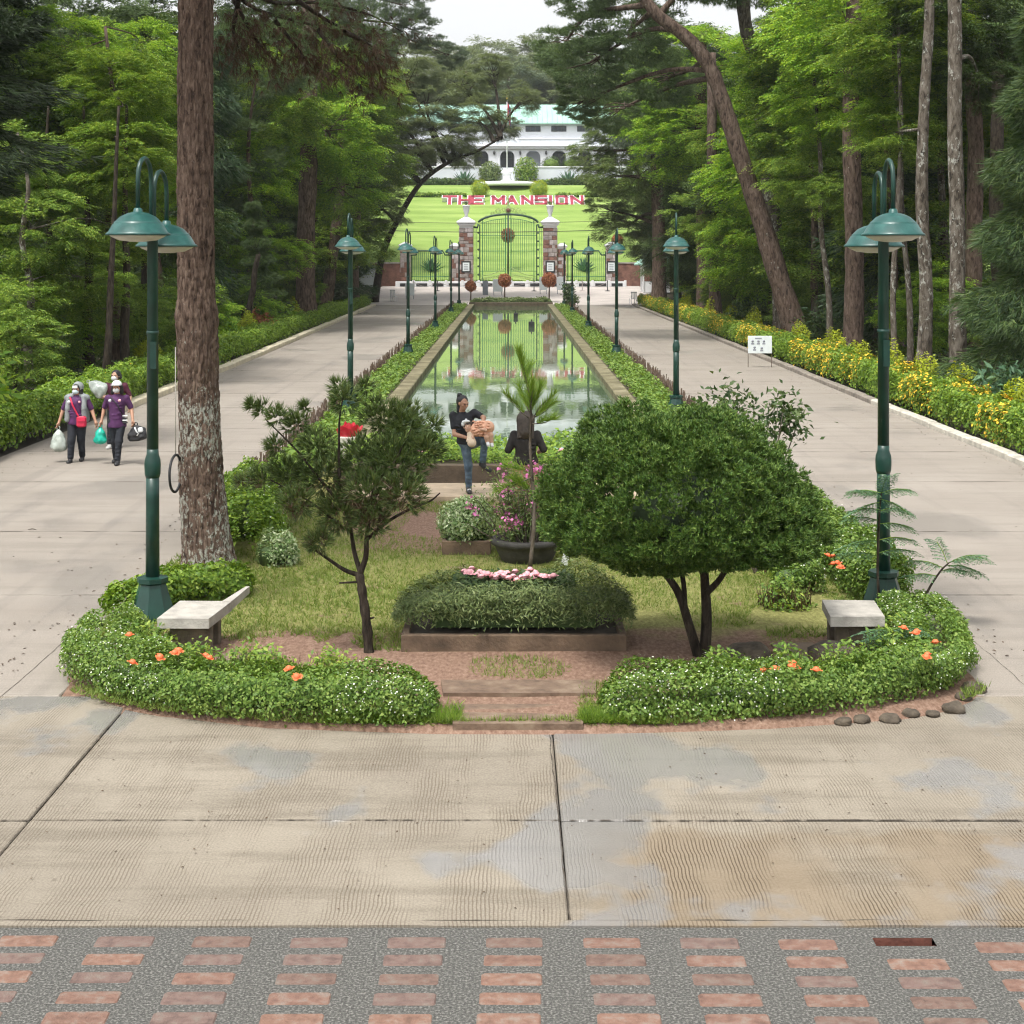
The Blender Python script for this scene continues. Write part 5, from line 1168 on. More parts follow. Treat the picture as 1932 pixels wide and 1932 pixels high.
# --- trees on the hill behind the mansion and beside it
for i, (px, D, top, s, lm) in enumerate([(700, 285, 150, 2.0, 'leaf_olive'), (790, 300, 120, 2.2, 'leaf_pale'), (880, 310, 115, 2.2, 'leaf_pale'), (960, 300, 125, 2.1, 'needle_grey'), (1040, 305, 115, 2.3, 'leaf_pale'), (1120, 295, 120, 2.3, 'leaf_pale'), (1200, 290, 130, 2.3, 'leaf_olive'), (1290, 285, 130, 2.3, 'leaf_mid'), (620, 280, 140, 2.3, 'leaf_mid'), (540, 270, 140, 2.3, 'leaf_mid'), (1380, 270, 140, 2.3, 'leaf_mid'), (920, 335, 95, 2.4, 'leaf_pale'), (1010, 340, 88, 2.4, 'leaf_pale'), (830, 335, 90, 2.3, 'leaf_pale'), (1090, 335, 90, 2.4, 'needle_grey')]):  # pale leaf colours paint the far haze into these trees
    x, y, z = P(px, top + 20, D); g = hgt(D)
    make_tree('hill_tree', '%s tree from the left on the hill behind the mansion' % ['fourth', 'sixth', 'eighth', 'tenth', 'twelfth', 'thirteenth', 'fourteenth', 'fifteenth', 'third', 'second', 'sixteenth', 'ninth', 'eleventh', 'seventh', 'last but three'][i] if i != 9 else 'first tree from the left on the hill behind the mansion', (x, y, g - .3), [(x, y, g - .3), (x, y, (g + z) / 2), (x, y, z)], .6, .25,
              [('broad%d' % (i % 3), (x, y, z - 2), s, lm), ('broad%d' % ((i + 1) % 3), (x + rng.uniform(-4, 4), y - 2, z - 8), s * 1.1, lm), ('broad%d' % ((i + 2) % 3), (x + rng.uniform(-3, 3), y - 3, max(g + 3, z - 15)), s, lm)], 'bark_brown', lm, 'trees behind the mansion', nlimb=2, seg=10)
for side, sn in ((-1, 'left'), (1, 'right')):
    for i, (X, D, h) in enumerate([(17, 176, 11), (21, 190, 12), (24, 205, 13), (27, 222, 12), (33, 235, 13), (30, 180, 14), (38, 205, 14)]):
        x = side * X; g = hgt(D)
        make_tree('slope_tree', '%s shady tree up the lawn edge on the %s' % (['lowest', 'second lowest', 'third lowest', 'fourth lowest', 'highest', 'outer lower', 'outer upper'][i], sn), (x, D, g - .3), [(x, D, g - .3), (x, D, g + 5), (x, D, g + h)], .4, .2,
                  [('broad%d' % (i % 3), (x, D, g + h - 2), 1.4, 'leaf_mid'), ('broad%d' % ((i + 1) % 3), (x + side * 2, D - 1, g + h - 7), 1.4, 'leaf_deep')], 'bark_brown', 'leaf_mid', 'trees along the lawn edge', nlimb=2, seg=10)

# --- bushy understorey filling the gaps behind the hedges
low = ['first', 'second', 'third', 'fourth', 'fifth', 'sixth', 'seventh', 'eighth', 'ninth', 'tenth']
for side, sn, spots in ((-1, 'left', [(13.4, 43), (14.6, 49), (13.2, 56), (15.2, 60), (13.3, 66), (14.2, 74), (13.6, 80), (14.6, 97), (13.8, 105), (15.5, 70)]), (1, 'right', [(15.8, 62), (14.2, 80), (15.2, 88), (13.8, 99), (15.0, 108), (13.6, 115), (17.5, 56), (18.5, 70)])):
    for i, (X, D) in enumerate(sorted(spots, key=lambda q: q[1])):
        x = side * X; c = .42 + .10 * (i % 3)
        make_tree('understorey_bush', '%s low leafy bush from the front under the trees of the %s wood' % (low[i], sn), (x, D, -.05), [(x, D, -.05), (x, D, .8), (x + .2, D, 1.6)], .07, .03, [('broad%d' % (i % 3), (x, D, 1.35 + .5 * c), (c, c, c * .95)), ('loose%d' % (i % 2), (x + side * .9, D + .6, 2.6), c * .9)], 'bark_dark', ['leaf_mid', 'leaf_bright', 'leaf_mid'][i % 3], 'understorey bushes', nlimb=3, seg=8)
# --- undergrowth
for side, sn in ((-1, 'left'), (1, 'right')):
    n = 42000; y = 34 + 96 * rng.random(n) ** 1.4; x = side * (11.6 + 16 * rng.random(n) ** 1.2); pat = vnoise(np.stack([x * .35 + 9, y * .35, x * 0 + side], 1))
    kz = pat > .40; x, y, pat = x[kz], y[kz], pat[kz]
    Pt = np.stack([x, y, .05 + (.2 + 1.5 * np.clip(pat - .4, 0, 1)) * rng.random(len(x)) + 0 * x], 1)
    o = np_obj('undergrowth', *leaves(Pt, rdir(len(Pt)) + np.array([0, 0, 1.2]), .20, .4, .5), 'leaf_deep'); tag(o, 'low leafy undergrowth on the floor of the %s wood' % sn, 'undergrowth', None, 'stuff')
bigleaf = [(-11.9, 35.5, 1.0, 'leaf_bright', 'broad-leaved bright plant above the hedge at the left edge'), (13.0, 36.5, .8, 'leaf_deep', 'broad-leaved dark plant behind the hedge at the right edge'), (12.6, 40.5, .7, 'frond_blue', 'bluish big-leaved plant behind the right hedge'), (12.6, 66, .9, 'leaf_deep', 'dark leafy shrub at the foot of the bent pine'), (-12.6, 68, .8, 'leaf_bright', 'bright leafy shrub behind the left hedge by the stout pine'), (-12.4, 84, .9, 'leaf_bright', 'bright shrub at the foot of the stout left pine'), (12.5, 84, 1.0, 'leaf_deep', 'dark shrub behind the far lime shrubs')]
for x, y, r, m, lab in bigleaf: small_shrub('leafy_shrub', lab, (x, y, 0), r, m, 900, .26, .35, tall=1.0)
small_shrub('red_plant', 'dark red-leaved plant behind the left hedge', (-12.3, 77, 0), .7, 'topiary_rust', 700, .22, .4)
# ================================================================== GATE
GD, GX = 162.0, -.28; GB = .95
def stone_pillar(name, label, x, w, z0, z1, seed, caph=1.0, urn=True, plaque=False):
    t = empty(name, (x, GD, z0), label, 'gate pillar', 'stone gate pillars'); H = z1 - z0
    mb = MB(); mb.box((0, 0, H / 2), (w - .08, w - .08, H)); mb.build('core', 'mortar', t)
    z = .0; r_ = np.random.default_rng(seed)
    while z < H - .1:
        h = min(r_.uniform(.32, .55), H - z)
        for face in range(4):
            u = -w / 2
            while u < w / 2 - .05:
                L = min(r_.uniform(.3, .65), w / 2 - u)
                if w / 2 - u - L < .18: L = w / 2 - u
                mb = MB(); c = (u + L / 2); d = (L - .03, .09 + r_.uniform(0, .05), h - .03); ang = face * math.pi / 2
                p = Matrix.Rotation(ang, 3, 'Z') @ Vector((c, -w / 2 + .03, 0)); mb.bbox((p.x, p.y, z + h / 2), d, .025, ang)
                mb.build('stone', ['stone_red', 'stone_grey', 'stone_pale', 'stone_red', 'stone_grey'][int(r_.integers(5))], t); u += L
        z += h
    c = caph
    mb = MB(); mb.box((0, 0, H + .12 * c), (w * .98, w * .98, .26 * c)); mb.build('cap_neck', 'white_paint', t)
    mb = MB(); mb.bbox((0, 0, H + .34 * c), (w * 1.22, w * 1.22, .2 * c), .03); mb.bbox((0, 0, H + .55 * c), (w * 1.38, w * 1.38, .22 * c), .05); mb.build('cap', 'white_paint', t)
    mb = MB(); s = w * .66; mb.add([(-s, -s, H + .66 * c), (s, -s, H + .66 * c), (s, s, H + .66 * c), (-s, s, H + .66 * c), (-.12, -.12, H + 1.15 * c), (.12, -.12, H + 1.15 * c), (.12, .12, H + 1.15 * c), (-.12, .12, H + 1.15 * c)], [(4, 5, 6, 7), (0, 1, 5, 4), (1, 2, 6, 5), (2, 3, 7, 6), (3, 0, 4, 7)]); mb.build('cap_top', 'white_paint', t)
    if urn:
        mb = MB(); mb.lathe([(.22, H + 1.13), (.14, H + 1.3), (.2, H + 1.42), (.3, H + 1.75), (.36, H + 2.15), (.42, H + 2.22), (.40, H + 2.3), (.1, H + 2.32)], n=16); mb.build('urn', 'white_paint', t)
        o = np_obj('urn_plant', *needles(np.tile([0, 0, H + 2.3], (12, 1)), np.tile([0, 0, 1.], (12, 1)), .7, 6, .8, .03), 'hedge_grey', t)
    if plaque:
        mb = MB(); mb.box((0, -w / 2 - .06, 2.0), (.95, .06, 1.15)); mb.build('plaque_frame', 'black_paint', t)
        mb = MB(); mb.box((0, -w / 2 - .10, 2.0), (.68, .04, .86)); pq = mb.build('plaque', 'sign_white', t)
        mb = MB()
        for zq in (.22, .05, -.12, -.26): mb.box((0, -w / 2 - .123, 2.0 + zq), (.42, .006, .06))
        mb.build('plaque_text', 'sign_grey', pq)
    return t
stone_pillar('gate_pillar', 'tall stone pillar with a white cap left of the arched gate', GX - 4.27, 1.4, GB, 6.92, 1, plaque=True)
stone_pillar('gate_pillar', 'tall stone pillar with a white cap right of the arched gate', GX + 4.27, 1.4, GB, 6.92, 2, plaque=True)
stone_pillar('gate_pillar', 'short stone pillar hugging the left gate pillar', GX - 5.45, .85, GB, 4.75, 3, .55, False)
stone_pillar('gate_pillar', 'short stone pillar hugging the right gate pillar', GX + 5.45, .85, GB, 4.75, 4, .55, False)
stone_pillar('gate_pillar', 'short stone pillar at the outer end of the left side gate', -10.75, 1.0, GB, 4.8, 5, .6, False)
stone_pillar('gate_pillar', 'short stone pillar at the outer end of the right side gate', 10.2, 1.0, GB, 4.8, 6, .6, False, plaque=True)
def bars(t, xs, z0, ztop, r=.028, m='iron_green', y=0):
    for x in xs:
        mb = MB(); zt = ztop(x) if callable(ztop) else ztop; mb.tube([(x, y, z0), (x, y, zt)], r, 5, smooth=False); mb.build('bar', m, t)
t = empty('arched_gate', (GX, GD, GB), 'tall arched green wrought-iron double gate between stone pillars', 'gate')
def arch(x, top=7.34, spring=6.32, half=3.05): u = min(1, abs(x) / half); return spring + (top - spring) * math.sqrt(max(0, 1 - u * u * .96))
xs = np.linspace(-3.05, 3.05, 33)
mb = MB(); mb.tube([(x, 0, arch(x)) for x in xs], .11, 8); mb.tube([(-3.55, 0, 6.05), (-3.15, 0, 6.0), (-3.05, 0, 6.35)], .12, 6); mb.tube([(3.55, 0, 6.05), (3.15, 0, 6.0), (3.05, 0, 6.35)], .12, 6); mb.build('arch_rail', 'iron_dark', t)
mb = MB(); mb.tube([(x, 0, arch(x) - .45) for x in xs[2:-2]], .035, 6); mb.build('inner_arch', 'iron_green', t)
for sgn in (-1, 1):
    leaf_x = np.arange(.32, 2.7, .19) * sgn
    bars(t, leaf_x, 1.6, lambda x: arch(x) - .45); bars(t, [sgn * 2.9], .1, 6.3, .07, 'iron_dark'); bars(t, [sgn * .27, sgn * 2.62], .1, lambda x: arch(x) - .1, .045)
    bars(t, [sgn * 3.2, sgn * 3.38], .1, 5.9, .025)
    for z in (1.55, 3.6, 5.2):
        mb = MB(); mb.tube([(sgn * .27, 0, z), (sgn * 2.9, 0, z)], .035, 6); mb.build('rail', 'iron_green', t)
    mb = MB(); mb.tube([(sgn * .3, 0, 1.9), (sgn * .9, 0, 1.55), (sgn * 1.8, 0, 1.2), (sgn * 2.8, 0, 1.05)], .05, 6); mb.build('scroll_rail', 'iron_gilt', t)
    for i in range(9):
        cx_ = sgn * (.5 + .27 * i); cz = .85 - .02 * i + .25 * (1 - i / 9); mb = MB(); mb.tube([(cx_ + .13 * (1 - a / 14) * math.cos(a), 0, cz + .2 * (1 - a / 14) * math.sin(a)) for a in np.linspace(0, 9, 16)], .022, 4); mb.build('scroll', 'iron_gilt', t)
    bars(t, leaf_x, .12, .5, .022)
    mb = MB(); mb.tube([(sgn * .2, 0, .12), (sgn * 3.0, 0, .12)], .05, 6); mb.build('bottom_rail', 'iron_dark', t)
    for i in range(6):
        z = 1.2 + i * .85; mb = MB(); mb.lathe([(.02, -.12), (.11, 0), (.02, .12)], (sgn * 3.05, 0, z), 8); mb.build('boss', 'iron_dark', t)
    # crest scrolls
    for cx_, cz, rr in ((1.0, 7.65, .32), (1.55, 7.35, .25), (2.2, 7.0, .22), (.45, 7.8, .22), (2.7, 6.6, .18)):
        mb = MB(); mb.tube([(sgn * (cx_ + rr * (1 - a / 16) * math.cos(a)), 0, cz + rr * (1 - a / 16) * math.sin(a)) for a in np.linspace(0, 11, 22)], .03, 5); mb.build('crest_scroll', 'iron_gilt', t)
mb = MB(); mb.tube([(0, 0, .0), (0, 0, 7.3)], .085, 8); mb.tube([(-.5, 0, .75), (.5, 0, .75)], .05, 6); mb.build('centre_post', 'iron_dark', t)
mb = MB(); mb.lathe([(.05, 7.3), (.26, 7.55), (.30, 7.85), (.2, 8.15), (.08, 8.3), (.12, 8.5), (.03, 9.1), (.01, 9.5)], n=12, sy=.4); mb.build('crest', 'iron_gilt', t)
mb = MB(); mb.lathe([(.02, -.22), (.2, -.1), (.22, .1), (.02, .24)], (0, -.1, 7.75), 10, sy=.4); mb.build('crest_shield', 'stone_red', t)
for sgn, x0, x1, nm in ((-1, -10.2, -6.2, 'left'), (1, 5.65, 9.7, 'right')):
    t = empty('side_gate', ((x0 + x1) / 2, GD, GB), 'low green iron side gate of upright bars on the %s' % nm, 'gate', 'low side gates'); h = (x1 - x0) / 2
    bars(t, np.arange(-h + .2, h, .2), .15, 3.5, .024); bars(t, [-h + .08, h - .08, .0], .05, 3.55, .05, 'iron_dark')
    mb = MB(); mb.tube([(-h, 0, 3.2), (-h + .5, 0, 3.2), (-h + .75, 0, 3.62), (h - .75, 0, 3.62), (h - .5, 0, 3.2), (h, 0, 3.2)], .09, 6); mb.build('top_rail', 'iron_dark', t)
    for z in (.2, 1.0):
        mb = MB(); mb.tube([(-h, 0, z), (h, 0, z)], .035, 5); mb.build('rail', 'iron_green', t)
# stone boundary walls running off into the trees
for x0, x1, nm in ((-34, -11.25, 'left'), (10.7, 34, 'right')):
    t = empty('boundary_wall', ((x0 + x1) / 2, GD, GB), 'reddish boundary wall beyond the outer gate pillar on the %s' % nm, 'wall', 'boundary walls')
    mb = MB(); mb.box((0, 0, 1.1), (x1 - x0, .45, 2.4)); mb.build('wall', 'stone_red', t); mb = MB(); mb.bbox((0, 0, 2.38), (x1 - x0, .6, .16), .02); mb.build('coping', 'stone_grey', t)
# black and white barrier kerb in front of the gate
t = empty('barrier_kerb', (0, 158.4, .9), 'low white barrier with black panels across the foot of the gate', 'barrier')
mb = MB(); mb.bbox((0, 0, .30), (23, .4, .62), .03); mb.build('wall', 'white_paint', t)
for i in range(14):
    mb = MB(); mb.box((-10.5 + i * 1.62, -.215, .28), (1.1, .04, .30)); mb.build('black_panel', 'black_paint', t)
    mb = MB(); mb.bbox((-10.5 + .81 + i * 1.62, -.24, .36), (.24, .1, .74), .02); mb.build('upright', 'white_paint', t)
n = 5000; Pt = np.stack([rng.uniform(-11, 11, n), 163.4 + .6 * rng.random(n), 1.0 + .55 * rng.random(n)], 1); o = np_obj('gate_planting', *leaves(Pt, np.tile([0, -.5, 1.], (n, 1)), .22, .5, .7), 'hedge_green'); tag(o, 'low green planting just behind the gate', 'planting', None, 'stuff')
# chain stanchions
nl = ['first', 'second', 'third', 'fourth', 'fifth', 'sixth']
sx_ = [-9.3, -7.0, -3.4, 2.2, 6.8, 9.2]
for i, x in enumerate(sx_):
    y = 151.5; g = hgt(y); t = empty('stanchion', (x, y, g), '%s chain stanchion from the left in front of the gate' % nl[i], 'stanchion', 'chain stanchions before the gate')
    mb = MB(); mb.lathe([(.28, 0), (.26, .05), (.05, .09), (.04, .95), (.06, 1.0), (.01, 1.04)], n=10); mb.build('post', 'black_paint' if i % 2 else 'stone_grey', t)
    if i + 1 < len(sx_):
        L = sx_[i + 1] - x; mb = MB(); mb.tube([(u * L, 0, .92 - .45 * 4 * u * (1 - u)) for u in np.linspace(0, 1, 14)], .02, 4); mb.build('chain', 'stone_grey', t)
# topiary balls at the far end of the pool and behind the gate
def topiary(label, x, y, z, r, m='topiary_rust', g=0.0, name='topiary_tree', cat='topiary', group='clipped rust-brown ball trees'):
    t = empty(name, (x, y, g), label, cat, group); mb = MB(); mb.tube([(0, 0, -.1), (.02, 0, z - g)], [.07, .05], 6); mb.build('trunk', 'bark_brown', t)
    n = 2600; d = rdir(n); Pt = np.array([0, 0, z - g]) + d * (r * (.8 + .3 * vnoise(d * 3 + x)) * (.8 + .2 * rng.random(n)))[:, None]
    o = np_obj('crown', *leaves(Pt, d, .13, .5, .7), m, t)
    mb = MB(); mb.lathe([(.1, -r * .7), (r * .6, -r * .4), (r * .75, 0), (r * .6, r * .45), (.05, r * .7)], (0, 0, z - g), 10); mb.build('inner_mass', 'needle_brown' if m == 'topiary_rust' else 'leaf_mid', t)
topiary('smallest rust-brown ball tree, left at the far pool end', *P(888, 540, 138)[:3], .48)
topiary('middle rust-brown ball tree at the far pool end', *P(952, 529, 136)[:3], .60)
topiary('right rust-brown ball tree at the far pool end', *P(1036, 528, 136)[:3], .66)
topiary('rust-brown ball tree seen through the gate', *P(958, 444, 172)[:3], .8, g=hgt(172))
topiary('rust-brown pointed tree behind the right side gate', *P(1165, 452, 168)[:3], .62, g=hgt(168))
hedge('end_hedge', 'low dark hedge across the far end of the pool', [(-3.3, 130.2), (0, 130.2), (3.3, 130.2)], 1.2, .55, 420, .14, 'hedge_grey', None)
small_shrub('leafy_shrub', 'dark shrub against the far right lamp posts', (4.6, 124, 0), .7, 'leaf_deep', 1500, .16, tall=1.5)
# agaves
def agave(label, x, y, z, r):
    t = empty('agave', (x, y, z), label, 'agave', 'agaves on the lawn')
    for i in range(26):
        a = i * 2.4; el = .35 + 1.05 * (i / 26); d = Vector((math.cos(a) * math.cos(el), math.sin(a) * math.cos(el), math.sin(el))); s = Vector((-math.sin(a), math.cos(a), 0)) * r * .075; u = d.cross(s).normalized() * r * .03
        mb = MB(); m_ = d * r * .5; mb.add([tuple(-s), tuple(s), tuple(m_ + s * 1.2 + u), tuple(d * r), tuple(m_ - s * 1.2 + u), tuple(m_ - u * 2)], [(0, 1, 2, 5), (5, 2, 3), (0, 5, 4), (4, 5, 3)]); mb.build('leaf', 'agave', t)
agave('spiky agave on the lawn behind the left side gate', -8.6, 172, hgt(172), 1.6)
agave('spiky agave on the lawn behind the right side gate', 7.9, 172, hgt(172), 1.6)
agave('big agave left of the flagpole on the mansion terrace', -6.6, 225, 13.95, 2.4)
agave('big agave right of the flagpole on the mansion terrace', 8.2, 225, 13.95, 2.4)

# ================================================================== LETTERS ON THE LAWN
STROKES = {'T': [[(0, 1), (1, 1)], [(.5, 1), (.5, 0)]], 'H': [[(0, 0), (0, 1)], [(1, 0), (1, 1)], [(0, .5), (1, .5)]], 'E': [[(1, 1), (0, 1), (0, 0), (1, 0)], [(0, .5), (.85, .5)]], 'M': [[(0, 0), (0, 1), (.5, .4), (1, 1), (1, 0)]],
           'A': [[(0, 0), (.5, 1), (1, 0)], [(.22, .38), (.78, .38)]], 'N': [[(0, 0), (0, 1), (1, 0), (1, 1)]], 'S': [[(1, 1), (0, 1), (0, .52), (1, .52), (1, 0), (0, 0)]], 'I': [[(.5, 0), (.5, 1)]], 'O': [[(0, 0), (0, 1), (1, 1), (1, 0), (0, 0)]]}
def bed_letter(ch, px0, px1, label):
    D = 208.5; x0 = (px0 - CX) * D / F; x1 = (px1 - CX) * D / F; w = x1 - x0; t = empty('letter', (x0, D, hgt(D)), label, 'letter', 'letters of the sign on the lawn')
    tilt = R(36); hh = 1.75; M3 = Matrix.Rotation(tilt, 3, 'X')
    def strip(pl, wd, th, lift, mb):
        for (a, b) in zip(pl[:-1], pl[1:]):
            A = Vector((.15 + a[0] * (w - .3), a[1] * hh, 0)); B = Vector((.15 + b[0] * (w - .3), b[1] * hh, 0)); d = (B - A).normalized(); s = Vector((-d.y, d.x, 0)) * wd / 2; A = A - d * wd / 2; B = B + d * wd / 2
            top = [A - s, B - s, B + s, A + s]; V = [tuple(M3 @ (p + Vector((0, 0, lift)))) for p in top] + [tuple(M3 @ (p + Vector((0, 0, lift - th)))) for p in top]
            mb.add(V, [(0, 1, 2, 3), (4, 5, 1, 0), (5, 6, 2, 1), (6, 7, 3, 2), (7, 4, 0, 3)])
    mb = MB(); mr = MB()
    for i, pl in enumerate(STROKES[ch]): strip(pl, .62, 1.5, .06 + .004 * i, mb); strip(pl, .40, .1, .13 + .004 * i, mr)
    mb.build('border', 'white_paint', t); mr.build('red_planting', 'letter_red', t)
for ch, a, b, lab in [('T', 835, 861, 'letter T'), ('H', 865, 888, 'letter H'), ('E', 889, 912, 'letter E'), ('M', 928, 952, 'letter M'), ('A', 955, 976, 'letter A'), ('N', 984, 1006, 'first letter N'), ('S', 1010, 1032, 'letter S'), ('I', 1033, 1045, 'letter I'), ('O', 1049, 1071, 'letter O'), ('N', 1077, 1101, 'last letter N')]:
    bed_letter(ch, a, b, 'red and white %s of the sign laid out on the lawn' % lab)

# ================================================================== MANSION AND TERRACE
MD = 236.0; kM = F / MD; MX = (957 - CX) / kM
def mz(py): return HC - (py - HY) / kM
z0, zs1, ze, zr = 16.75, mz(281), mz(231), mz(192)
t = empty('mansion', (MX, MD, z0), 'long white mansion with an arcade and pale green roof', 'building')
def lx(px): return (px - 957) / kM
H1 = zs1 - z0; HE = ze - z0; HR = zr - z0
bay = 3.85; centers = [i * bay for i in range(-7, 8)]; AW = 1.08; SP = 1.9
def arch_bay(cx_):
    mb = MB(); a = cx_ - bay / 2; b = cx_ + bay / 2; y0, y1 = 0, .45
    arc = [(cx_ + AW * math.cos(th), SP + AW * math.sin(th)) for th in np.linspace(0, math.pi, 15)]
    def P3(p, y): return (p[0], y, p[1])
    quads = []
    right = [(b, 0), (b, SP), (b, H1)]; 
    mb.add([P3((cx_ + AW, 0), 0), P3((b, 0), 0), P3((b, SP), 0), P3((cx_ + AW, SP), 0)], [(0, 1, 2, 3)]); mb.add([P3((a, 0), 0), P3((cx_ - AW, 0), 0), P3((cx_ - AW, SP), 0), P3((a, SP), 0)], [(0, 1, 2, 3)])
    for i in range(14):
        p, q = arc[i], arc[i + 1]; e = lambda r_: (b + (a - b) * r_ / 14, H1) if True else None
        ep = (cx_ + (b - cx_) * max(-1, min(1, 1.25 * math.cos(math.pi * i / 14))), SP + (H1 - SP) * min(1, 1.6 * math.sin(math.pi * i / 14)))
        eq = (cx_ + (b - cx_) * max(-1, min(1, 1.25 * math.cos(math.pi * (i + 1) / 14))), SP + (H1 - SP) * min(1, 1.6 * math.sin(math.pi * (i + 1) / 14)))
        mb.add([P3(p, 0), P3(ep, 0), P3(eq, 0), P3(q, 0)], [(0, 1, 2, 3)])
        if abs(ep[0] - cx_) >= bay / 2 - .01 and abs(ep[1]) < H1 - .01 and not (abs(eq[1] - H1) > .01): pass
        mb.add([P3(p, 0), P3(q, 0), P3(q, .45), P3(p, .45)], [(0, 1, 2, 3)], 0, True)
    for s in (-1, 1):
        mb.add([P3((cx_ + s * AW, 0), 0), P3((cx_ + s * AW, SP), 0), P3((cx_ + s * AW, SP), .45), P3((cx_ + s * AW, 0), .45)], [(0, 1, 2, 3)])
    return mb.build('arcade_bay', 'mansion_wall', t)
for c in centers: arch_bay(c)
W2 = bay * 7.5
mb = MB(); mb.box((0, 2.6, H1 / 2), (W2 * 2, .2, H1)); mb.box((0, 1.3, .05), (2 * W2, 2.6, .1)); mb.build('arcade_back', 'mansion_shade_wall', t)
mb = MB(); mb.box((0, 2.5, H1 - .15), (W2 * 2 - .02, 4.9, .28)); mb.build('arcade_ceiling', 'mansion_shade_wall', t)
for i, c in enumerate(centers):
    if i % 5 == 3 and i != 7: continue
    mb = MB(); mb.box((c, 2.44, 1.35), (1.75, .1, 2.7)); dr = mb.build('door', 'window_dark', t)
    mb = MB()
    for dx in (-.87, 0, .87): mb.box((c + dx, 2.36, 1.35), (.09, .08, 2.75))
    for dz in (.9, 1.9, 2.72): mb.box((c, 2.355, dz), (1.8, .07, .08))
    mb.build('door_frame', 'window_frame_dark', dr)
mb = MB(); mb.bbox((0, .05, H1 + .15), (W2 * 2 + .3, .9, .32), .06); mb.bbox((0, -.02, H1 + .42), (W2 * 2 + .6, 1.2, .24), .06); mb.build('cornice', 'mansion_wall', t)
mb = MB(); mb.bbox((0, .12, H1 + 1.0), (W2 * 2, .3, .95), .02); mb.bbox((0, .1, H1 + 1.52), (W2 * 2 + .1, .5, .14), .03); mb.build('parapet', 'mansion_wall', t)
for i in range(-9, 10):
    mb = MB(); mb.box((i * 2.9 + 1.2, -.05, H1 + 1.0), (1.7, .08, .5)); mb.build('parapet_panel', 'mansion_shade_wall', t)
mb = MB(); mb.tube([(1.7 * math.cos(a), -.1, H1 + .55 + 1.25 * math.sin(a)) for a in np.linspace(0, math.pi, 15)], .16, 6); mb.build('pediment', 'mansion_wall', t)
zu = H1 + .5; mb = MB(); mb.box((0, 4.2, (zu + HE) / 2), (W2 * 2 - 3, 5.5, HE - zu)); mb.build('upper_wall', 'mansion_wall', t)
for i in range(-6, 7):
    c = i * 3.85; zc = mz(241.5) - z0
    mb = MB(); mb.box((c, 1.42, zc), (2.25, .1, .85)); w = mb.build('window', 'window_frame_dark', t)
    for dx in (-.72, 0, .72):
        mb = MB(); mb.box((c + dx, 1.35, zc), (.58, .06, .62)); mb.build('pane', 'window_dark', w)
mb = MB(); e = W2 - .5; yb = 8.5
mb.add([(-e, .7, HE), (e, .7, HE), (e, yb, HE), (-e, yb, HE), (-e + 5, 4.6, HR), (e - 5, 4.6, HR), (-e, .7, HE - .18), (e, .7, HE - .18)], [(0, 1, 5, 4), (1, 2, 5), (2, 3, 4, 5), (3, 0, 4), (6, 7, 1, 0)]); rf = mb.build('roof', 'roof_green', t)
mb = MB()
for x in np.arange(-e + .6, e, .75):
    lim = min(1, (e - abs(x)) / 5)
    mb.tube([(x, .7, HE + .03), (x, .7 + 3.9 * lim, HE + (HR - HE) * lim + .03)], .045, 4, smooth=False)
mb.build('roof_seam', 'roof_green', rf)['kind'] = 'stuff'
for c in (-W2 * .55, W2 * .6):
    mb = MB(); mb.box((c, 5.5, HR + .4), (1.1, .8, 1.8)); mb.build('chimney', 'mansion_wall', rf)
for i in range(-3, 5):
    mb = MB(); x = (i - .5) * bay; mb.lathe([(.02, -.35), (.16, -.15), (.16, .15), (.02, .3)], (x, -.2, 2.6), 8); mb.build('wall_lantern', 'window_frame_dark', t)

# terrace in front of it
t = empty('terrace_wall', (0, 226.4, 13.9), 'white terrace wall below the mansion, with balustrade ends', 'wall')
for x0, x1 in ((-60, -3.4), (3.2, 60)):
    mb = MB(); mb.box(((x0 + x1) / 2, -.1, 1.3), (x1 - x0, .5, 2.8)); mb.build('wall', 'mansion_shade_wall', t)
    mb = MB(); mb.bbox(((x0 + x1) / 2, -.1, 2.78), (x1 - x0 + .1, .7, .2), .03); mb.build('coping', 'white_paint', t)
for i in range(9):
    mb = MB(); mb.box((-.1, -1.6 + i * .2, .15 + i * .3), (6.6, .4, .31)); mb.build('step', 'mansion_shade_wall', t)
hedge('terrace_hedge', 'dark clipped hedge along the top of the lawn, left half', [(-40, 223.2), (-20, 223.2), (-5.3, 223.2)], 1.3, 1.0, 60, .3, 'leaf_deep', None, 'hedges at the top of the lawn', z0=13.85)
hedge('terrace_hedge', 'dark clipped hedge along the top of the lawn, right half', [(5.3, 223.2), (20, 223.2), (40, 223.2)], 1.3, 1.0, 60, .3, 'leaf_deep', None, 'hedges at the top of the lawn', z0=13.85)
hedge('terrace_hedge', 'thin clipped hedge above the sign letters, left half', [(-28, 213.5), (-15, 213.5), (-6, 213.5)], .9, .6, 70, .25, 'leaf_mid', None, 'hedges at the top of the lawn', z0=hgt(213.5))
hedge('terrace_hedge', 'thin clipped hedge above the sign letters, right half', [(6, 213.5), (15, 213.5), (28, 213.5)], .9, .6, 70, .25, 'leaf_mid', None, 'hedges at the top of the lawn', z0=hgt(213.5))
hedge('terrace_hedge', 'flower-edged low hedge at the foot of the terrace wall', [(-14, 225.2), (0, 225.4), (14, 225.2)], .9, .9, 90, .25, 'hedge_green', [('flower_orange', 14, .2, 2)], 'hedges at the top of the lawn', z0=13.9)
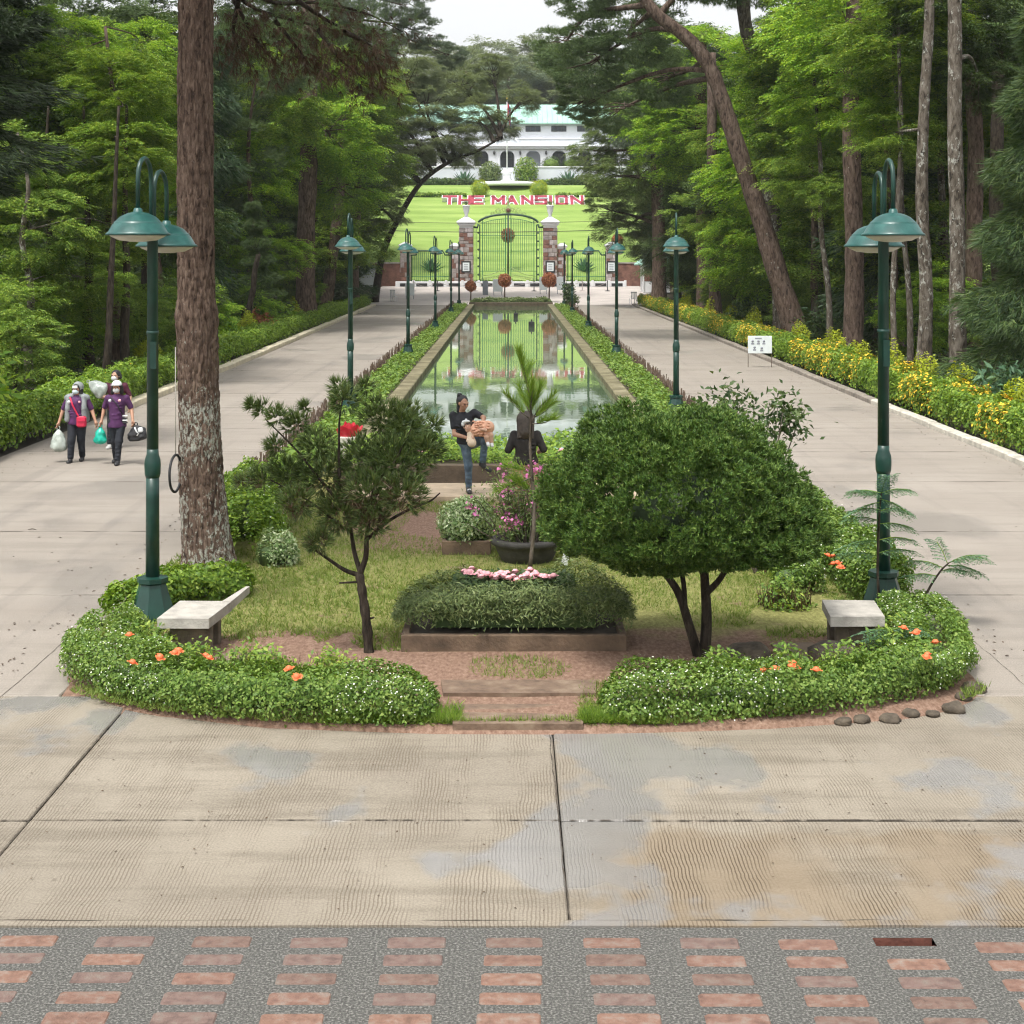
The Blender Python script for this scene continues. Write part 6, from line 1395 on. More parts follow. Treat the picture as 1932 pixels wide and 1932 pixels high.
for lab, px, py, D, r, m in [('round yellow-green ball shrub left above the sign letters', 906, 357, 214, 1.35, 'hedge_lime'), ('round yellow-green ball shrub right above the sign letters', 1017, 357, 214, 1.35, 'hedge_lime'), ('round dark ball shrub before the right arches, left one', 1040, 313, 231, 1.6, 'leaf_deep'), ('round dark ball shrub before the right arches, right one', 1078, 313, 231, 1.5, 'leaf_deep'), ('round dark ball shrub before the left arches', 868, 316, 231, 1.5, 'leaf_deep')]:
    x, y, z = P(px, py, D); topiary(lab, x, y, z, r, m, hgt(D), 'ball_shrub', 'shrub', 'clipped ball shrubs near the mansion')
for lab, px, m, h in [('loose leafy bush right of the flagpole', 992, 'leaf_mid', 4.2), ('loose leafy bush left of the flagpole', 925, 'leaf_olive', 3.6)]:
    x = (px - CX) * 225 / F; tt = empty('terrace_bush', (x, 225, 13.9), lab, 'shrub'); n = 2200; d = rdir(n); Pt = np.array([0, 0, h * .5]) + d * np.array([1.8, 1.4, h * .5]) * (rng.random(n) ** .4)[:, None]
    o = np_obj('foliage', *leaves(Pt, d, .3, .5, .7), m, tt); o['kind'] = 'stuff'; mb = MB(); twig(mb, (0, 0, 0), (0, 0, h * .6), .08); twig(mb, (0, 0, 0), (.6, 0, h * .6), .06); mb.build('stem', 'bark_brown', tt)
# flagpole with its white plinth
t = empty('flagpole', (-.55, 221.5, 13.75), 'white flagpole on a stepped round plinth before the mansion', 'flagpole')
mb = MB(); mb.lathe([(4.1, 0), (4.1, .45), (3.9, .5), (3.8, .55)], n=28); mb.build('plinth_step', 'white_paint', t)
mb = MB(); mb.lathe([(1.0, .5), (.95, .75), (.6, .9), (.55, 1.7), (.8, 1.8), (.8, 2.1), (.3, 2.2)], n=12); mb.build('plinth', 'white_paint', t)
mb = MB(); mb.lathe([(.10, 2.1), (.07, 7.0), (.05, 12.0)], n=8); mb.build('pole', 'white_paint', t)
mb = MB(); mb.lathe([(.02, 12.0), (.16, 12.2), (.02, 12.4), (.01, 13.0)], n=8); mb.build('finial', 'gilt', t)
mb = MB(); mb.box((0, -.05, 6.7), (.8, .3, .8)); mb.build('lamp_box', 'sign_grey', t)
for i, m in enumerate(['flag_red', 'flag_blue']):
    V = []; Fs = []
    for u in range(7):
        for v in range(7): V.append((.06 + .07 * u + .06 * i, .14 * math.sin(u * 1.7 + v * .35), 11.8 - v * .42 - u * .16 - i * .1))
    Fs = [(u * 7 + v, (u + 1) * 7 + v, (u + 1) * 7 + v + 1, u * 7 + v + 1) for u in range(6) for v in range(6)]
    mb = MB(); mb.add(V, Fs, 0, True); mb.build('flag_half', m, t)

# ================================================================== CABLES, GUARDHOUSE, SMALL THINGS NEAR THE GATE
for lab, zl, zr_, y in [('thicker black overhead cable crossing before the gate', 6.25, 6.6, 157.5), ('thin black overhead cable above the lower one', 7.1, 7.5, 157.0)]:
    mb = MB(); mb.tube([(x, y, zl + (zr_ - zl) * (x + 24) / 48 + .9 * (x / 24) ** 2) for x in np.linspace(-24, 24, 40)], .035 if y > 157.2 else .022, 5); tag(mb.build('overhead_cable', 'cable_black'), lab, 'cable')
t = empty('guardhouse', (13.6, 150, hgt(150)), 'small white guard booth with a pointed green roof on the right', 'guardhouse')
for (x, y) in ((-1.2, -1.2), (1.2, -1.2), (-1.2, 1.2), (1.2, 1.2)):
    mb = MB(); mb.bbox((x, y, 1.3), (.16, .16, 2.6), .02); mb.build('post', 'white_paint', t)
mb = MB(); mb.lathe([(2.0, 2.55), (2.0, 2.65), (1.2, 3.3), (.5, 3.9), (.12, 4.3), (.02, 5.2)], n=8, smooth=False); mb.build('roof', 'roof_green', t)
mb = MB(); mb.box((0, 0, .5), (2.3, 2.3, 1.0)); mb.build('half_wall', 'white_paint', t)
mb = MB(); mb.box((0, 0, 2.45), (2.4, 2.4, .12)); mb.build('ceiling', 'white_paint', t)
def chair(label, x, y, rz, m='white_paint'):
    t = empty('chair', (x, y, hgt(y) + .01), label, 'chair', None, rz)
    mb = MB(); mb.bbox((0, 0, .43), (.5, .48, .05), .015); mb.build('seat', m, t); mb = MB()
    for dx in (-.2, -.07, .07, .2): mb.bbox((dx, .24, .70), (.09, .03, .5), .01)
    mb.bbox((0, .245, .98), (.54, .04, .1), .01); mb.build('backrest', m, t)
    for a in (-.22, .22):
        for b in (-.2, .22): mb = MB(); mb.bbox((a, b, .21), (.05, .05, .42), .01); mb.build('leg', m, t)
        mb = MB(); mb.bbox((a * 1.2, 0, .64), (.05, .46, .04), .01); mb.build('armrest', m, t)
chair('white plastic armchair at the end of the left hedge', -10.1, 137, 2.8)
chair('white plastic chair at the end of the right hedge', 10.2, 133, 3.4)
def standee(label, x, y, w, h, m='sign_white'):
    t = empty('notice_board', (x, y, hgt(y)), label, 'sign'); mb = MB(); mb.bbox((0, 0, h * .62), (w, .06, h * .76), .01); mb.build('board', m, t)
    for s in (-1, 1): mb = MB(); mb.box((s * w * .4, .03, h * .5), (.06, .05, h)); mb.build('leg', 'sign_grey', t)
standee('white notice board behind the middle ball tree', -1.2, 145, .9, 1.5); standee('first white notice board left of the right ball tree', 3.0, 147, .75, 1.6); standee('second white notice board right of the right ball tree', 4.6, 147, .75, 1.6); standee('white notice board beside the left armchair', -8.9, 140, .8, 1.4)
mb = MB(); mb.bbox((-2.35, 146, hgt(146) + .65), (.5, .4, 1.3), .03); tag(mb.build('litter_bin', 'sign_grey'), 'grey bin between the left and middle ball trees', 'bin')
standee('white board among the trees left of the left gate pillar', -13.4, 148, 1.8, 2.6)
# floating pump boxes in the pool
for lab, px, py, w in (('black box floating in the far half of the pool', 1003, 613, .34), ('small black float near the far end of the pool', 973, 596, .28)):
    x, y = G(px, py, .1); t = empty('pool_float', (x, y, 0), lab, 'float'); mb = MB(); mb.bbox((0, 0, .12), (w, w, .36), .03); mb.build('body', 'black_paint', t); mb = MB(); mb.tube([(0, 0, .28), (0, 0, .42)], .04, 8); mb.build('cap', 'black_paint', t)
# A-frame sign on the right road edge
t = empty('road_sign', (9.13, 58.3, 0), 'white pictogram board on thin legs at the right road edge', 'sign')
mb = MB(); mb.bbox((0, 0, .83), (.88, .03, .64), .008); bd = mb.build('board', 'sign_white', t)
mb = MB()
for s in (-.43, .43): mb.tube([(s, .02, 0), (s, .02, 1.16)], .012, 6)
mb.build('leg', 'stick_wood', t); mb = MB()
for (dx, dz) in ((-.27, .93), (-.06, .93), (.14, .93), (-.2, .70), (.06, .68)):
    mb.lathe([(.045, 0), (.045, .004)], (0, 0, 0), 10); o0 = len(mb.v) - 20
    for q in range(o0, len(mb.v)): x, y, z = mb.v[q]; mb.v[q] = (dx + x, -.018 - z, dz + y + .03)
    mb.box((dx, -.018, dz - .06), (.11, .006, .06))
mb.box((-.06, -.018, 1.06), (.24, .006, .045)); mb.build('pictogram', 'sign_grey', bd)
# hoop and rope hanging on the big pine
t = empty('hanging_hoop', P(331, 655, 19.9), 'dark hoop hanging on a thin rope against the big pine', 'hoop')
mb = MB(); mb.tube([(0, 0, 0), (.003, 0, -1.36)], .006, 5); mb.build('rope', 'rope', t)
mb = MB(); mb.tube([(.025 * math.cos(a) , .23 * math.cos(a), -1.58 + .23 * math.sin(a)) for a in np.linspace(0, 2 * math.pi, 33)], .017, 7, caps=False); mb.build('ring', 'bag_dark', t)
# ================================================================== PEOPLE
def v3(*a): return np.array(a, float)
def hand(w, d, side, curl=.6, s=1.0, up=None):
    """palm and five bent fingers; w wrist, d pointing direction, side = thumb side vector"""
    d = unit(v3(*d)); side = unit(v3(*side) - d * np.dot(v3(*side), d)); nrm = np.cross(d, side); w = v3(*w); pr = []
    pr.append(('c', w, w + d * .05 * s, .024 * s, .030 * s)); pr.append(('e', w + d * .055 * s, (.036 * s, .036 * s, .036 * s)))
    for i, L in enumerate((.060, .070, .066, .052)):
        o = w + d * .075 * s + side * (.027 - .018 * i) * s
        a = unit(d + nrm * curl * .5); b = unit(d * (1 - curl) + nrm * curl); m = o + a * L * .5 * s
        pr += [('c', o - d * .02 * s, m, .0105 * s, .0095 * s), ('c', m, m + b * L * .55 * s, .0095 * s, .0075 * s)]
    o = w + d * .03 * s + side * .026 * s; m = o + unit(side + d * .8) * .035 * s
    pr += [('c', o, m, .012 * s, .011 * s), ('c', m, m + unit(d + nrm * curl * .6) * .03 * s, .011 * s, .008 * s)]
    return pr
def head(c, f, s=1.0):
    """skull, jaw, nose, ears, lips, brow; f = facing direction (horizontal-ish)"""
    c = v3(*c); f = unit(v3(*f)); r = unit(np.cross(f, [0, 0, 1])); u = np.cross(r, f)
    p = [('e', c + u * .02 * s - f * .01 * s, (.078 * s, .088 * s, .098 * s), 0), ('e', c - u * .045 * s + f * .022 * s, (.058 * s, .060 * s, .068 * s)), ('e', c - u * .085 * s + f * .045 * s, (.028 * s, .026 * s, .022 * s))]
    p += [('c', c + u * .018 * s + f * .082 * s, c - u * .022 * s + f * .102 * s, .010 * s, .016 * s)]
    p += [('e', c - u * .052 * s + f * .080 * s, (.022 * s, .018 * s, .009 * s))]
    for q in (-1, 1): p += [('e', c + r * q * .082 * s - u * .008 * s, (.014 * s, .020 * s, .030 * s)), ('e', c + r * q * .036 * s + u * .028 * s + f * .072 * s, (.024 * s, .016 * s, .012 * s)), ('e', c + r * q * .045 * s - u * .02 * s + f * .055 * s, (.024 * s, .022 * s, .022 * s))]
    return p
def eyes(c, f, t, s=1.0):
    c = v3(*c); f = unit(v3(*f)); r = unit(np.cross(f, [0, 0, 1])); u = np.cross(r, f)
    for q in (-1, 1):
        p = c + r * q * .033 * s + u * .008 * s + f * .079 * s; mb = MB(); mb.lathe([(.002, -.007), (.009, -.004), (.010, 0), (.009, .004), (.002, .007)], tuple(p), 8); mb.build('eye', 'hair_black', t)
def shoe(t, ankle, d, m, s=1.0, sole=None):
    a = v3(*ankle); d = unit(v3(*d)); dn = v3(0, 0, -1) if abs(d[2]) < .5 else unit(np.cross(np.cross(d, [0, 0, 1]), d))
    sdf_obj('shoe', [('c', a + v3(0, 0, .02), a + d * .02 + v3(0, 0, -.045), .047 * s, .045 * s), ('c', a + d * -.035 + v3(0, 0, -.055), a + d * .15 * s + v3(0, 0, -.062), .036 * s, .034 * s), ('e', a + d * .12 * s + v3(0, 0, -.055), (.046 * s, .046 * s, .034 * s))], m, t, .02, .008)

def body_core(pel, chest, neck, hd, f, sh, el, wr, hips, kn, an, s=1.0, girth=1.0):
    g = girth; p = [('e', pel, (.155 * g, .11 * g, .11)), ('c', pel, chest, .125 * g, .14 * g), ('e', chest, (.165 * g, .115 * g, .13)), ('c', chest + v3(0, 0, .06), neck, .06, .050), ('c', neck, hd, .05, .05)]
    for i in (0, 1):
        p += [('c', chest + (sh[i] - chest) * .6, sh[i], .062, .046), ('c', sh[i], el[i], .044 * g, .038), ('c', el[i], wr[i], .039, .025)]
        p += [('c', hips[i], kn[i], .082 * g, .056), ('c', kn[i], an[i], .055, .036)]
        p.append(('e', kn[i] + (an[i] - kn[i]) * .3 + v3(0, .015, 0), (.05, .055, .09)))
    return p
def trousers(t, pel, hips, kn, an, m, g=1.0, loose=1.0, name='trousers'):
    p = [('e', pel + v3(0, 0, -.01), (.165 * g, .125 * g, .12)), ('c', pel, pel + v3(0, 0, .09), .13 * g, .12 * g)]
    for i in (0, 1): p += [('c', hips[i], kn[i], .094 * g * loose, .070 * loose), ('c', kn[i], an[i] + (kn[i] - an[i]) * .06, .068 * loose, .056 * loose)]
    # creases
    for i in (0, 1):
        for q in np.linspace(.15, .9, 5): c = kn[i] + (an[i] - kn[i]) * q; p.append(('e', c + v3(rng.uniform(-.03, .03), -.035, 0), (.03, .03, .018)))
    return sdf_obj(name, p, m, t, .03, .010)
def tee(t, pel, chest, neck, sh, el, m, g=1.0, hem=.02, sl=.75, name='shirt', top=True):
    p = [('e', pel + v3(0, 0, hem), (.178 * g, .138 * g, .14)), ('c', pel + v3(0, 0, hem - .02), chest, .145 * g, .145 * g), ('e', chest, (.172 * g, .128 * g, .14)), ('c', chest + v3(0, 0, .06), neck - (neck - chest) * .25, .10, .070)]
    for i in (0, 1): p += [('c', chest + (sh[i] - chest) * .5, sh[i], .085, .058), ('c', sh[i], sh[i] + (el[i] - sh[i]) * sl, .060, .058)]
    for q in range(7): p.append(('e', pel + (chest - pel) * rng.random() + v3(rng.uniform(-.13, .13), -.12, rng.uniform(-.02, .05)), (.04, .025, .012)))
    return sdf_obj(name, p, m, t, .035, .010, [((0, 0, -1), -float(pel[2] + hem - .04))])

def walker(loc, label, H, opts):
    """a person walking towards the camera (facing -y); local x to the picture's right"""
    t = empty('person', loc, label, 'person'); s = H / 1.64; f = v3(opts.get('turn', 0), -1, -.05); g = opts.get('g', 1.0)
    pel = v3(0, 0, .86) * s; chest = v3(.0, -.01, 1.21) * s; neck = v3(0, -.015, 1.38) * s; hd = v3(opts.get('hx', 0), -.03, 1.50) * s
    st = opts.get('stride', .16)
    hips = [v3(-.085, 0, .82) * s, v3(.085, 0, .82) * s]; kn = [v3(-.09, -st * .6 - .03, .45) * s, v3(.07, st * .25, .45) * s]; an = [v3(-.10, -st, .085) * s, v3(.07, st, .10) * s]
    if opts.get('lead', 0): kn = [v3(-.07, st * .25, .45) * s, v3(.06, -st * .6 - .03, .45) * s]; an = [v3(-.07, st, .10) * s, v3(.05, -st, .085) * s]
    sh = [v3(-.175 * g, 0, 1.295) * s, v3(.175 * g, 0, 1.295) * s]
    el = [v3(*opts['el'][0]) * s, v3(*opts['el'][1]) * s]; wr = [v3(*opts['wr'][0]) * s, v3(*opts['wr'][1]) * s]
    p = body_core(pel, chest, neck, hd - v3(0, 0, .06), f, sh, el, wr, hips, kn, an, s, g) + head(hd, f, s)
    for i in (0, 1): p += hand(wr[i], wr[i] - el[i], (0, -1, .1), .55, s)
    sdf_obj('body', p, opts['skin'], t, .016, .009)
    tee(t, pel, chest, neck, sh, el, opts['top'], g, opts.get('hem', -.04), .8); trousers(t, pel, hips, kn, an, opts['pants'], g, opts.get('loose', 1.0))
    for i in (0, 1): shoe(t, an[i], (0.05 * (-1 if i == 0 else 1), -1, 0), opts['shoes'], s)
    eyes(hd, f, t, s)
    if opts.get('mask'):
        c = hd - v3(0, 0, .045) * s; fu = unit(f); sdf_obj('face_mask', [('e', c + fu * .055 * s, (.066 * s, .058 * s, .052 * s)), ('e', c + fu * .085 * s + v3(0, 0, .01), (.036 * s, .03 * s, .036 * s))], opts['mask'], t, .02, .008)
    return t, dict(pel=pel, chest=chest, neck=neck, hd=hd, sh=sh, el=el, wr=wr, s=s, f=f)
def hair_cap(t, hd, f, m, s=1.0, long_=0, name='hair', grow=1.0):
    f = unit(v3(*f)); p = [('e', hd + v3(0, 0, .035 * s) - f * .022 * s, (.093 * s * grow, .095 * s * grow, .092 * s * grow)), ('e', hd - f * .045 * s, (.085 * s, .07 * s, .10 * s))]
    if long_:
        r = unit(np.cross(f, [0, 0, 1]))
        for q in (-1, 0, 1): p.append(('c', hd + r * q * .075 * s - f * .03 * s, hd + r * q * .09 * s - f * .03 * s + v3(0, 0, -long_), .045 * s, .04 * s))
    return sdf_obj(name, p, m, t, .03, .009, [(tuple(f * .9 + v3(0, 0, -.75)), float(np.dot(f * .9 + v3(0, 0, -.75), hd) + .035 * s))] if not long_ else [(tuple(f), float(np.dot(f, hd) + .055 * s))])
def bag(t_label, loc, r, m, handle, name='plastic_bag', crumple=.25, cat='bag', seed=1, tilt=0):
    t = empty(name, loc, t_label, cat); nu, nv = 26, 16; V = []
    for j in range(nv + 1):
        for i in range(nu):
            th = 2 * math.pi * i / nu; u = j / nv; prof = (math.sin(min(1, u * 1.25) * math.pi / 2) ** .7) * (1 if u < .75 else math.sqrt(max(0, 1 - ((u - .75) / .25) ** 2))) + .03
            k = 1 + crumple * (float(vnoise(v3(math.cos(th) * 2 + seed * 3, math.sin(th) * 2 + 5, u * 4))) - .5) * 2
            V.append((math.cos(th) * r[0] * prof * k, math.sin(th) * r[1] * prof * k, -u * r[2]))
    Fs = [(j * nu + i, j * nu + (i + 1) % nu, (j + 1) * nu + (i + 1) % nu, (j + 1) * nu + i) for j in range(nv) for i in range(nu)]
    mb = MB(); mb.add(V, Fs, 0, True); mb.build('sack', m, t)
    mb = MB(); mb.tube([(-.02, 0, -.03), (-.03, 0, handle * .7), (0, 0, handle), (.03, 0, handle * .7), (.02, 0, -.03)], .012, 5); mb.build('handle', m, t); t.rotation_euler = (0, tilt, 0); return t

W1 = (-8.62, 31.6, 0.0)
t, J = walker(W1, 'walking person in a grey hooded vest and purple shirt with a red shoulder bag', 1.58, dict(skin='skin', top='purple_cloth', pants='dark_trouser', shoes='shoe_dark', mask='mask_blue', g=1.08, turn=-.25, stride=.14, el=[(-.30, .03, 1.06), (.30, .02, 1.06)], wr=[(-.36, -.05, .82), (.40, -.08, .84)], loose=1.08))
s = J['s']; hd = J['hd']; f = J['f']
hair_cap(t, hd, f, 'hair_black', s, .12)
ch, pl = J['chest'], J['pel']
sdf_obj('hood', [('e', hd + v3(.02, .035, .04) * s, (.115 * s, .105 * s, .118 * s)), ('c', hd + v3(.08, .03, -.03) * s, J['neck'] + v3(.10, .0, -.02), .035 * s, .05 * s), ('c', hd + v3(-.07, .04, -.03) * s, J['neck'] + v3(-.07, .02, -.02), .03 * s, .045 * s)], 'grey_vest', t, .02, .009, [(tuple(unit(v3(-.25, -1, -.15))), float(np.dot(unit(v3(-.25, -1, -.15)), hd) + .02))])
vp = []
for q in (-1, 1): vp += [('c', ch + v3(q * .15, -.05, .12), ch + v3(q * .16, -.09, -.1), .05, .055), ('c', ch + v3(q * .16, -.09, -.1), pl + v3(q * .17, -.08, .02), .05, .06), ('c', ch + v3(q * .16, .03, .1), pl + v3(q * .17, .03, .02), .06, .07), ('c', J['sh'][(q + 1) // 2] + v3(0, 0, .02), ch + v3(q * .08, 0, .15), .075, .06)]
vp += [('e', ch + v3(0, .09, 0), (.18, .07, .18)), ('e', pl + v3(0, .09, .1), (.18, .07, .14))]
sdf_obj('vest', vp, 'grey_vest', t, .02, .010)
mb = MB(); mb.tube([tuple(ch + v3(-.10, -.14, .13)), tuple(ch + v3(-.04, -.185, -.02)), tuple(pl + v3(.06, -.19, .12)), tuple(pl + v3(.11, -.19, .05))], .017, 6); mb.build('bag_strap', 'bag_red', t)
mb = MB(); mb.box(tuple(hd + v3(-.012, -.105, .055) * s), (.10, .02, .05)); mb.build('head_band', 'white_cloth', t)
mb = MB(); mb.lathe([(.032, 0), (.032, .012)], (0, 0, 0), 12); o = mb.build('shirt_badge', 'white_cloth', t); o.location = tuple(ch + v3(-.115, -.165, .04)); o.rotation_euler = (R(90), 0, 0)
mb = MB(); mb.lathe([(.02, 0), (.026, .004), (.02, .012)], (0, 0, 0), 6); o = mb.build('shirt_print', 'flower_pink', t); o.location = tuple(ch + v3(.09, -.165, .04)); o.rotation_euler = (R(90), 0, 0)
b_ = empty('shoulder_bag', tuple(v3(*W1) + pl + v3(.14, -.20, .04)), 'red shoulder bag worn by the person in the grey vest', 'bag')
mb = MB(); mb.bbox((0, 0, -.05), (.19, .09, .22), .03); mb.build('pouch', 'bag_red', b_); mb = MB(); mb.bbox((0, -.052, .0), (.17, .014, .09), .005); mb.build('flap', 'bag_red', b_)
hw = J['wr'][0] + unit(J['wr'][0] - J['el'][0]) * .10
bag('translucent plastic bag in the hand of the person in the grey vest', tuple(v3(*W1) + hw + v3(0.02, 0, -.04)), (.15, .12, .46), 'bag_clear', .06, seed=2, tilt=-.05)

W2_ = (-7.75, 31.3, 0.0)
t, J = walker(W2_, 'walking person in a purple shirt and white cap carrying a teal bag', 1.64, dict(skin='skin', top='purple_cloth', pants='dark_trouser', shoes='shoe_dark', mask='white_cloth', g=1.02, turn=.0, stride=.17, lead=1, el=[(-.27, .05, 1.08), (.27, .04, 1.08)], wr=[(-.30, -.03, .85), (.33, -.10, .86)], hem=-.10))
s = J['s']; hd = J['hd']
sdf_obj('cap', [('e', hd + v3(0, .0, .06) * s, (.098 * s, .105 * s, .088 * s))], 'white_cloth', t, .02, .009, [((0, 0, -1), float(-(hd[2] + .045 * s)))])
mb = MB(); mb.lathe([(.10, 0), (.105, .006), (.02, .014)], tuple(hd + v3(0, -.09, .055) * s), 14, sy=.7); mb.build('cap_peak', 'white_cloth', t)
hair_cap(t, hd, J['f'], 'hair_black', s, .10); ch, pl = J['chest'], J['pel']
mb = MB(); mb.tube([tuple(ch + v3(-.10, -.15, .12)), tuple(ch + v3(.04, -.17, -.02)), tuple(pl + v3(.15, -.16, .12))], .012, 6); mb.build('strap', 'bag_dark', t)
for dx, mm, nm in ((-.10, 'white_cloth', 'shirt_badge'), (.09, 'flower_pink', 'shirt_print')):
    mb = MB(); mb.lathe([(.030, 0), (.030, .012)], (0, 0, 0), 10); o = mb.build(nm, mm, t); o.location = tuple(ch + v3(dx, -.165, .05)); o.rotation_euler = (R(90), 0, 0)
mb = MB()
for i in range(4): mb.bbox((.19, -.15, pl[2] + .10 - .045 * i), (.10, .03, .026), .005, 0, i % 2)
mb.build('striped_cuff', ['white_cloth', 'bag_dark'], t)
hw = J['wr'][0] + unit(J['wr'][0] - J['el'][0]) * .10
bag('teal plastic bag in the hand of the person with the white cap', tuple(v3(*W2_) + hw + v3(0, 0, -.03)), (.125, .11, .34), 'bag_teal', .06, seed=5)
hw = J['wr'][1] + unit(J['wr'][1] - J['el'][1]) * .10; bb = bag('bulky black bag with white patches held by the person with the white cap', tuple(v3(*W2_) + hw + v3(.05, .02, 0)), (.20, .16, .32), 'bag_dark', .05, 'carried_bag', .35, seed=8, tilt=-.15)
mb = MB(); mb.bbox((.10, -.12, -.10), (.10, .05, .10), .02); mb.tube([(.0, -.15, -.03), (.03, -.17, -.12), (.06, -.15, -.16), (.02, -.15, -.2)], .014, 5); mb.build('white_patch', 'white_cloth', bb)

W3 = (-8.42, 33.9, 0.0)
t, J = walker(W3, 'walking person in maroon behind the one with the white cap, holding up a plastic bag', 1.68, dict(skin='skin_pale', top='maroon_cloth', pants='dark_trouser', shoes='shoe_white', mask='white_cloth', g=1.05, turn=-.3, stride=.12, el=[(-.28, .0, 1.06), (.28, .05, 1.06)], wr=[(-.20, -.22, 1.10), (.30, -.05, .86)]))
hair_cap(t, J['hd'], J['f'], 'hair_black', J['s'], .03)
hw = J['wr'][0]; bag('white plastic bag held up by the person in maroon', tuple(v3(*W3) + hw + v3(-.30, -.06, .30)), (.17, .12, .44), 'bag_clear', .04, 'plastic_bag', .25, seed=11, tilt=-.95)

# --- the man on the step, one knee raised, with the child
MP = (-.70, 26.35, .16)
t = empty('person', MP, 'man with a black hair bun in a black shirt and jeans, one knee raised', 'person')
f = unit(v3(.75, -.8, -.35)); hd = v3(-.09, -.06, 1.50); neck = v3(-.115, -.01, 1.36); chest = v3(-.09, 0, 1.17); pel = v3(-.02, .02, .86)
sh = [v3(-.26, .0, 1.29), v3(.09, .03, 1.33)]; el = [v3(-.23, -.10, .99), v3(.25, -.10, 1.26)]; wr = [v3(-.03, -.24, .95), v3(.24, -.28, 1.16)]
hips = [v3(-.06, .02, .83), v3(.08, 0, .83)]; kn = [v3(-.005, -.02, .45), v3(.27, -.22, .93)]; an = [v3(.0, .03, .085), v3(.235, -.14, .53)]
p = body_core(pel, chest, neck, hd - v3(0, 0, .07), f, sh, el, wr, hips, kn, an, 1, 1.0) + head(hd, f, 1.0) + hand(wr[0], wr[0] - el[0], (0, 0, 1), .3) + hand(wr[1], (-.2, -.2, -.8), (-.8, 0, 0), .4)
sdf_obj('body', p, 'skin', t, .016, .008); eyes(hd, f, t)
tee(t, pel, chest, neck, sh, el, 'shirt_black', 1.02, .0, .62); trousers(t, pel, hips, kn, an, 'jeans', 1.0, .95, 'jeans')
shoe(t, an[0], (.15, -1, 0), 'shoe_dark'); shoe(t, an[1], (.75, -.3, -.45), 'shoe_dark')
mb = MB(); mb.bbox((an[0][0] + .01, an[0][1] - .06, .055), (.06, .07, .05), .01); mb.build('shoe_tongue', 'white_cloth', t)
hair_cap(t, hd, f, 'hair_black', 1.0)
r = unit(np.cross(f, [0, 0, 1])); bk = hd - f * .09
sdf_obj('hair_bun', [('e', hd - f * .06 + v3(-.02, 0, .115), (.042, .042, .034)), ('c', hd - f * .085 + v3(0, 0, .05), hd - f * .09 + v3(-.01, 0, -.16), .055, .045), ('c', hd - f * .08 - r * .05, hd - f * .085 - r * .04 + v3(0, 0, -.15), .04, .035)], 'hair_black', t, .03, .008)
mb = MB()
for dx, dz, a in ((.03, .06, .045), (.06, .03, .03), (.05, .0, .02), (.075, .05, .02)): mb.lathe([(a * .5, 0), (a * .45, .006)], (0, 0, 0), 8); q0 = len(mb.v) - 16; mb.v[q0:] = [(chest[0] + dx + .02 + x, chest[1] - .135 - z, chest[2] + dz + y) for x, y, z in mb.v[q0:]]
mb.build('shirt_print', 'white_cloth', t)
t = empty('child', (MP[0] + .1, MP[1] - .28, MP[2] + 1.0), 'small child in a ruffled peach outfit cradled in the arms of the man', 'child')
chd = v3(-.10, -.02, .13)
sdf_obj('body', head(chd, (-.1, -.95, .2), .82) + [('c', chd + v3(.04, 0, -.05), v3(.03, .02, .08), .045, .05), ('c', v3(.02, .02, .08), v3(.22, .03, .10), .085, .085), ('c', v3(.22, .03, .1), v3(.27, -.05, -.0), .05, .042), ('c', v3(.27, -.05, 0), v3(.285, -.04, -.14), .042, .032), ('c', v3(.2, 0, .06), v3(.20, -.08, -.03), .05, .042), ('c', v3(.20, -.08, -.03), v3(.22, -.06, -.13), .04, .03), ('c', v3(-.01, -.02, .06), v3(-.03, -.1, -.02), .035, .026), ('c', v3(.05, -.05, .12), v3(.14, -.12, .10), .032, .024)] + hand((-.03, -.1, -.02), (0, -.3, -1), (1, 0, 0), .4, .55) + hand((.14, -.12, .10), (1, -.2, -.2), (0, 0, 1), .4, .55), 'skin_pale', t, .014, .008)
ruf = [('c', v3(.0, .0, .08), v3(.22, .02, .12), .105, .11)]
for i in range(90):
    a = rng.uniform(0, 6.28); u = rng.random(); c = v3(-.02 + .28 * u, .0 + .11 * math.cos(a), .10 + .12 * math.sin(a)); ruf.append(('e', c, (.026, .022, .014), a))
sdf_obj('dress', ruf, 'peach_cloth', t, .005, .006)
ruf = [('c', v3(-.07, -.05, .02), v3(-.04, -.08, -.12), .05, .075)] + [('e', v3(-.05 + rng.uniform(-.07, .09), -.10 + rng.uniform(-.02, .03), -.12 + rng.uniform(-.05, .08)), (.03, .02, .03)) for _ in range(12)]
sdf_obj('skirt_frill', ruf, 'cream_cloth', t, .008, .007)
hair_cap(t, chd, (-.1, -.95, .2), 'hair_brown', .86, .0)
sdf_obj('head_bow', [('e', chd + v3(-.06, -.03, .085), (.045, .03, .03)), ('e', chd + v3(-.02, -.05, .10), (.05, .03, .022)), ('e', chd + v3(-.085, -.02, .05), (.03, .03, .04))], 'white_cloth', t, .01, .007)
for c in (v3(.285, -.05, -.17), v3(.22, -.08, -.155)): sdf_obj('sock', [('c', c + v3(0, 0, .03), c + v3(.01, -.045, 0), .03, .026)], 'white_cloth', t, .01, .007)

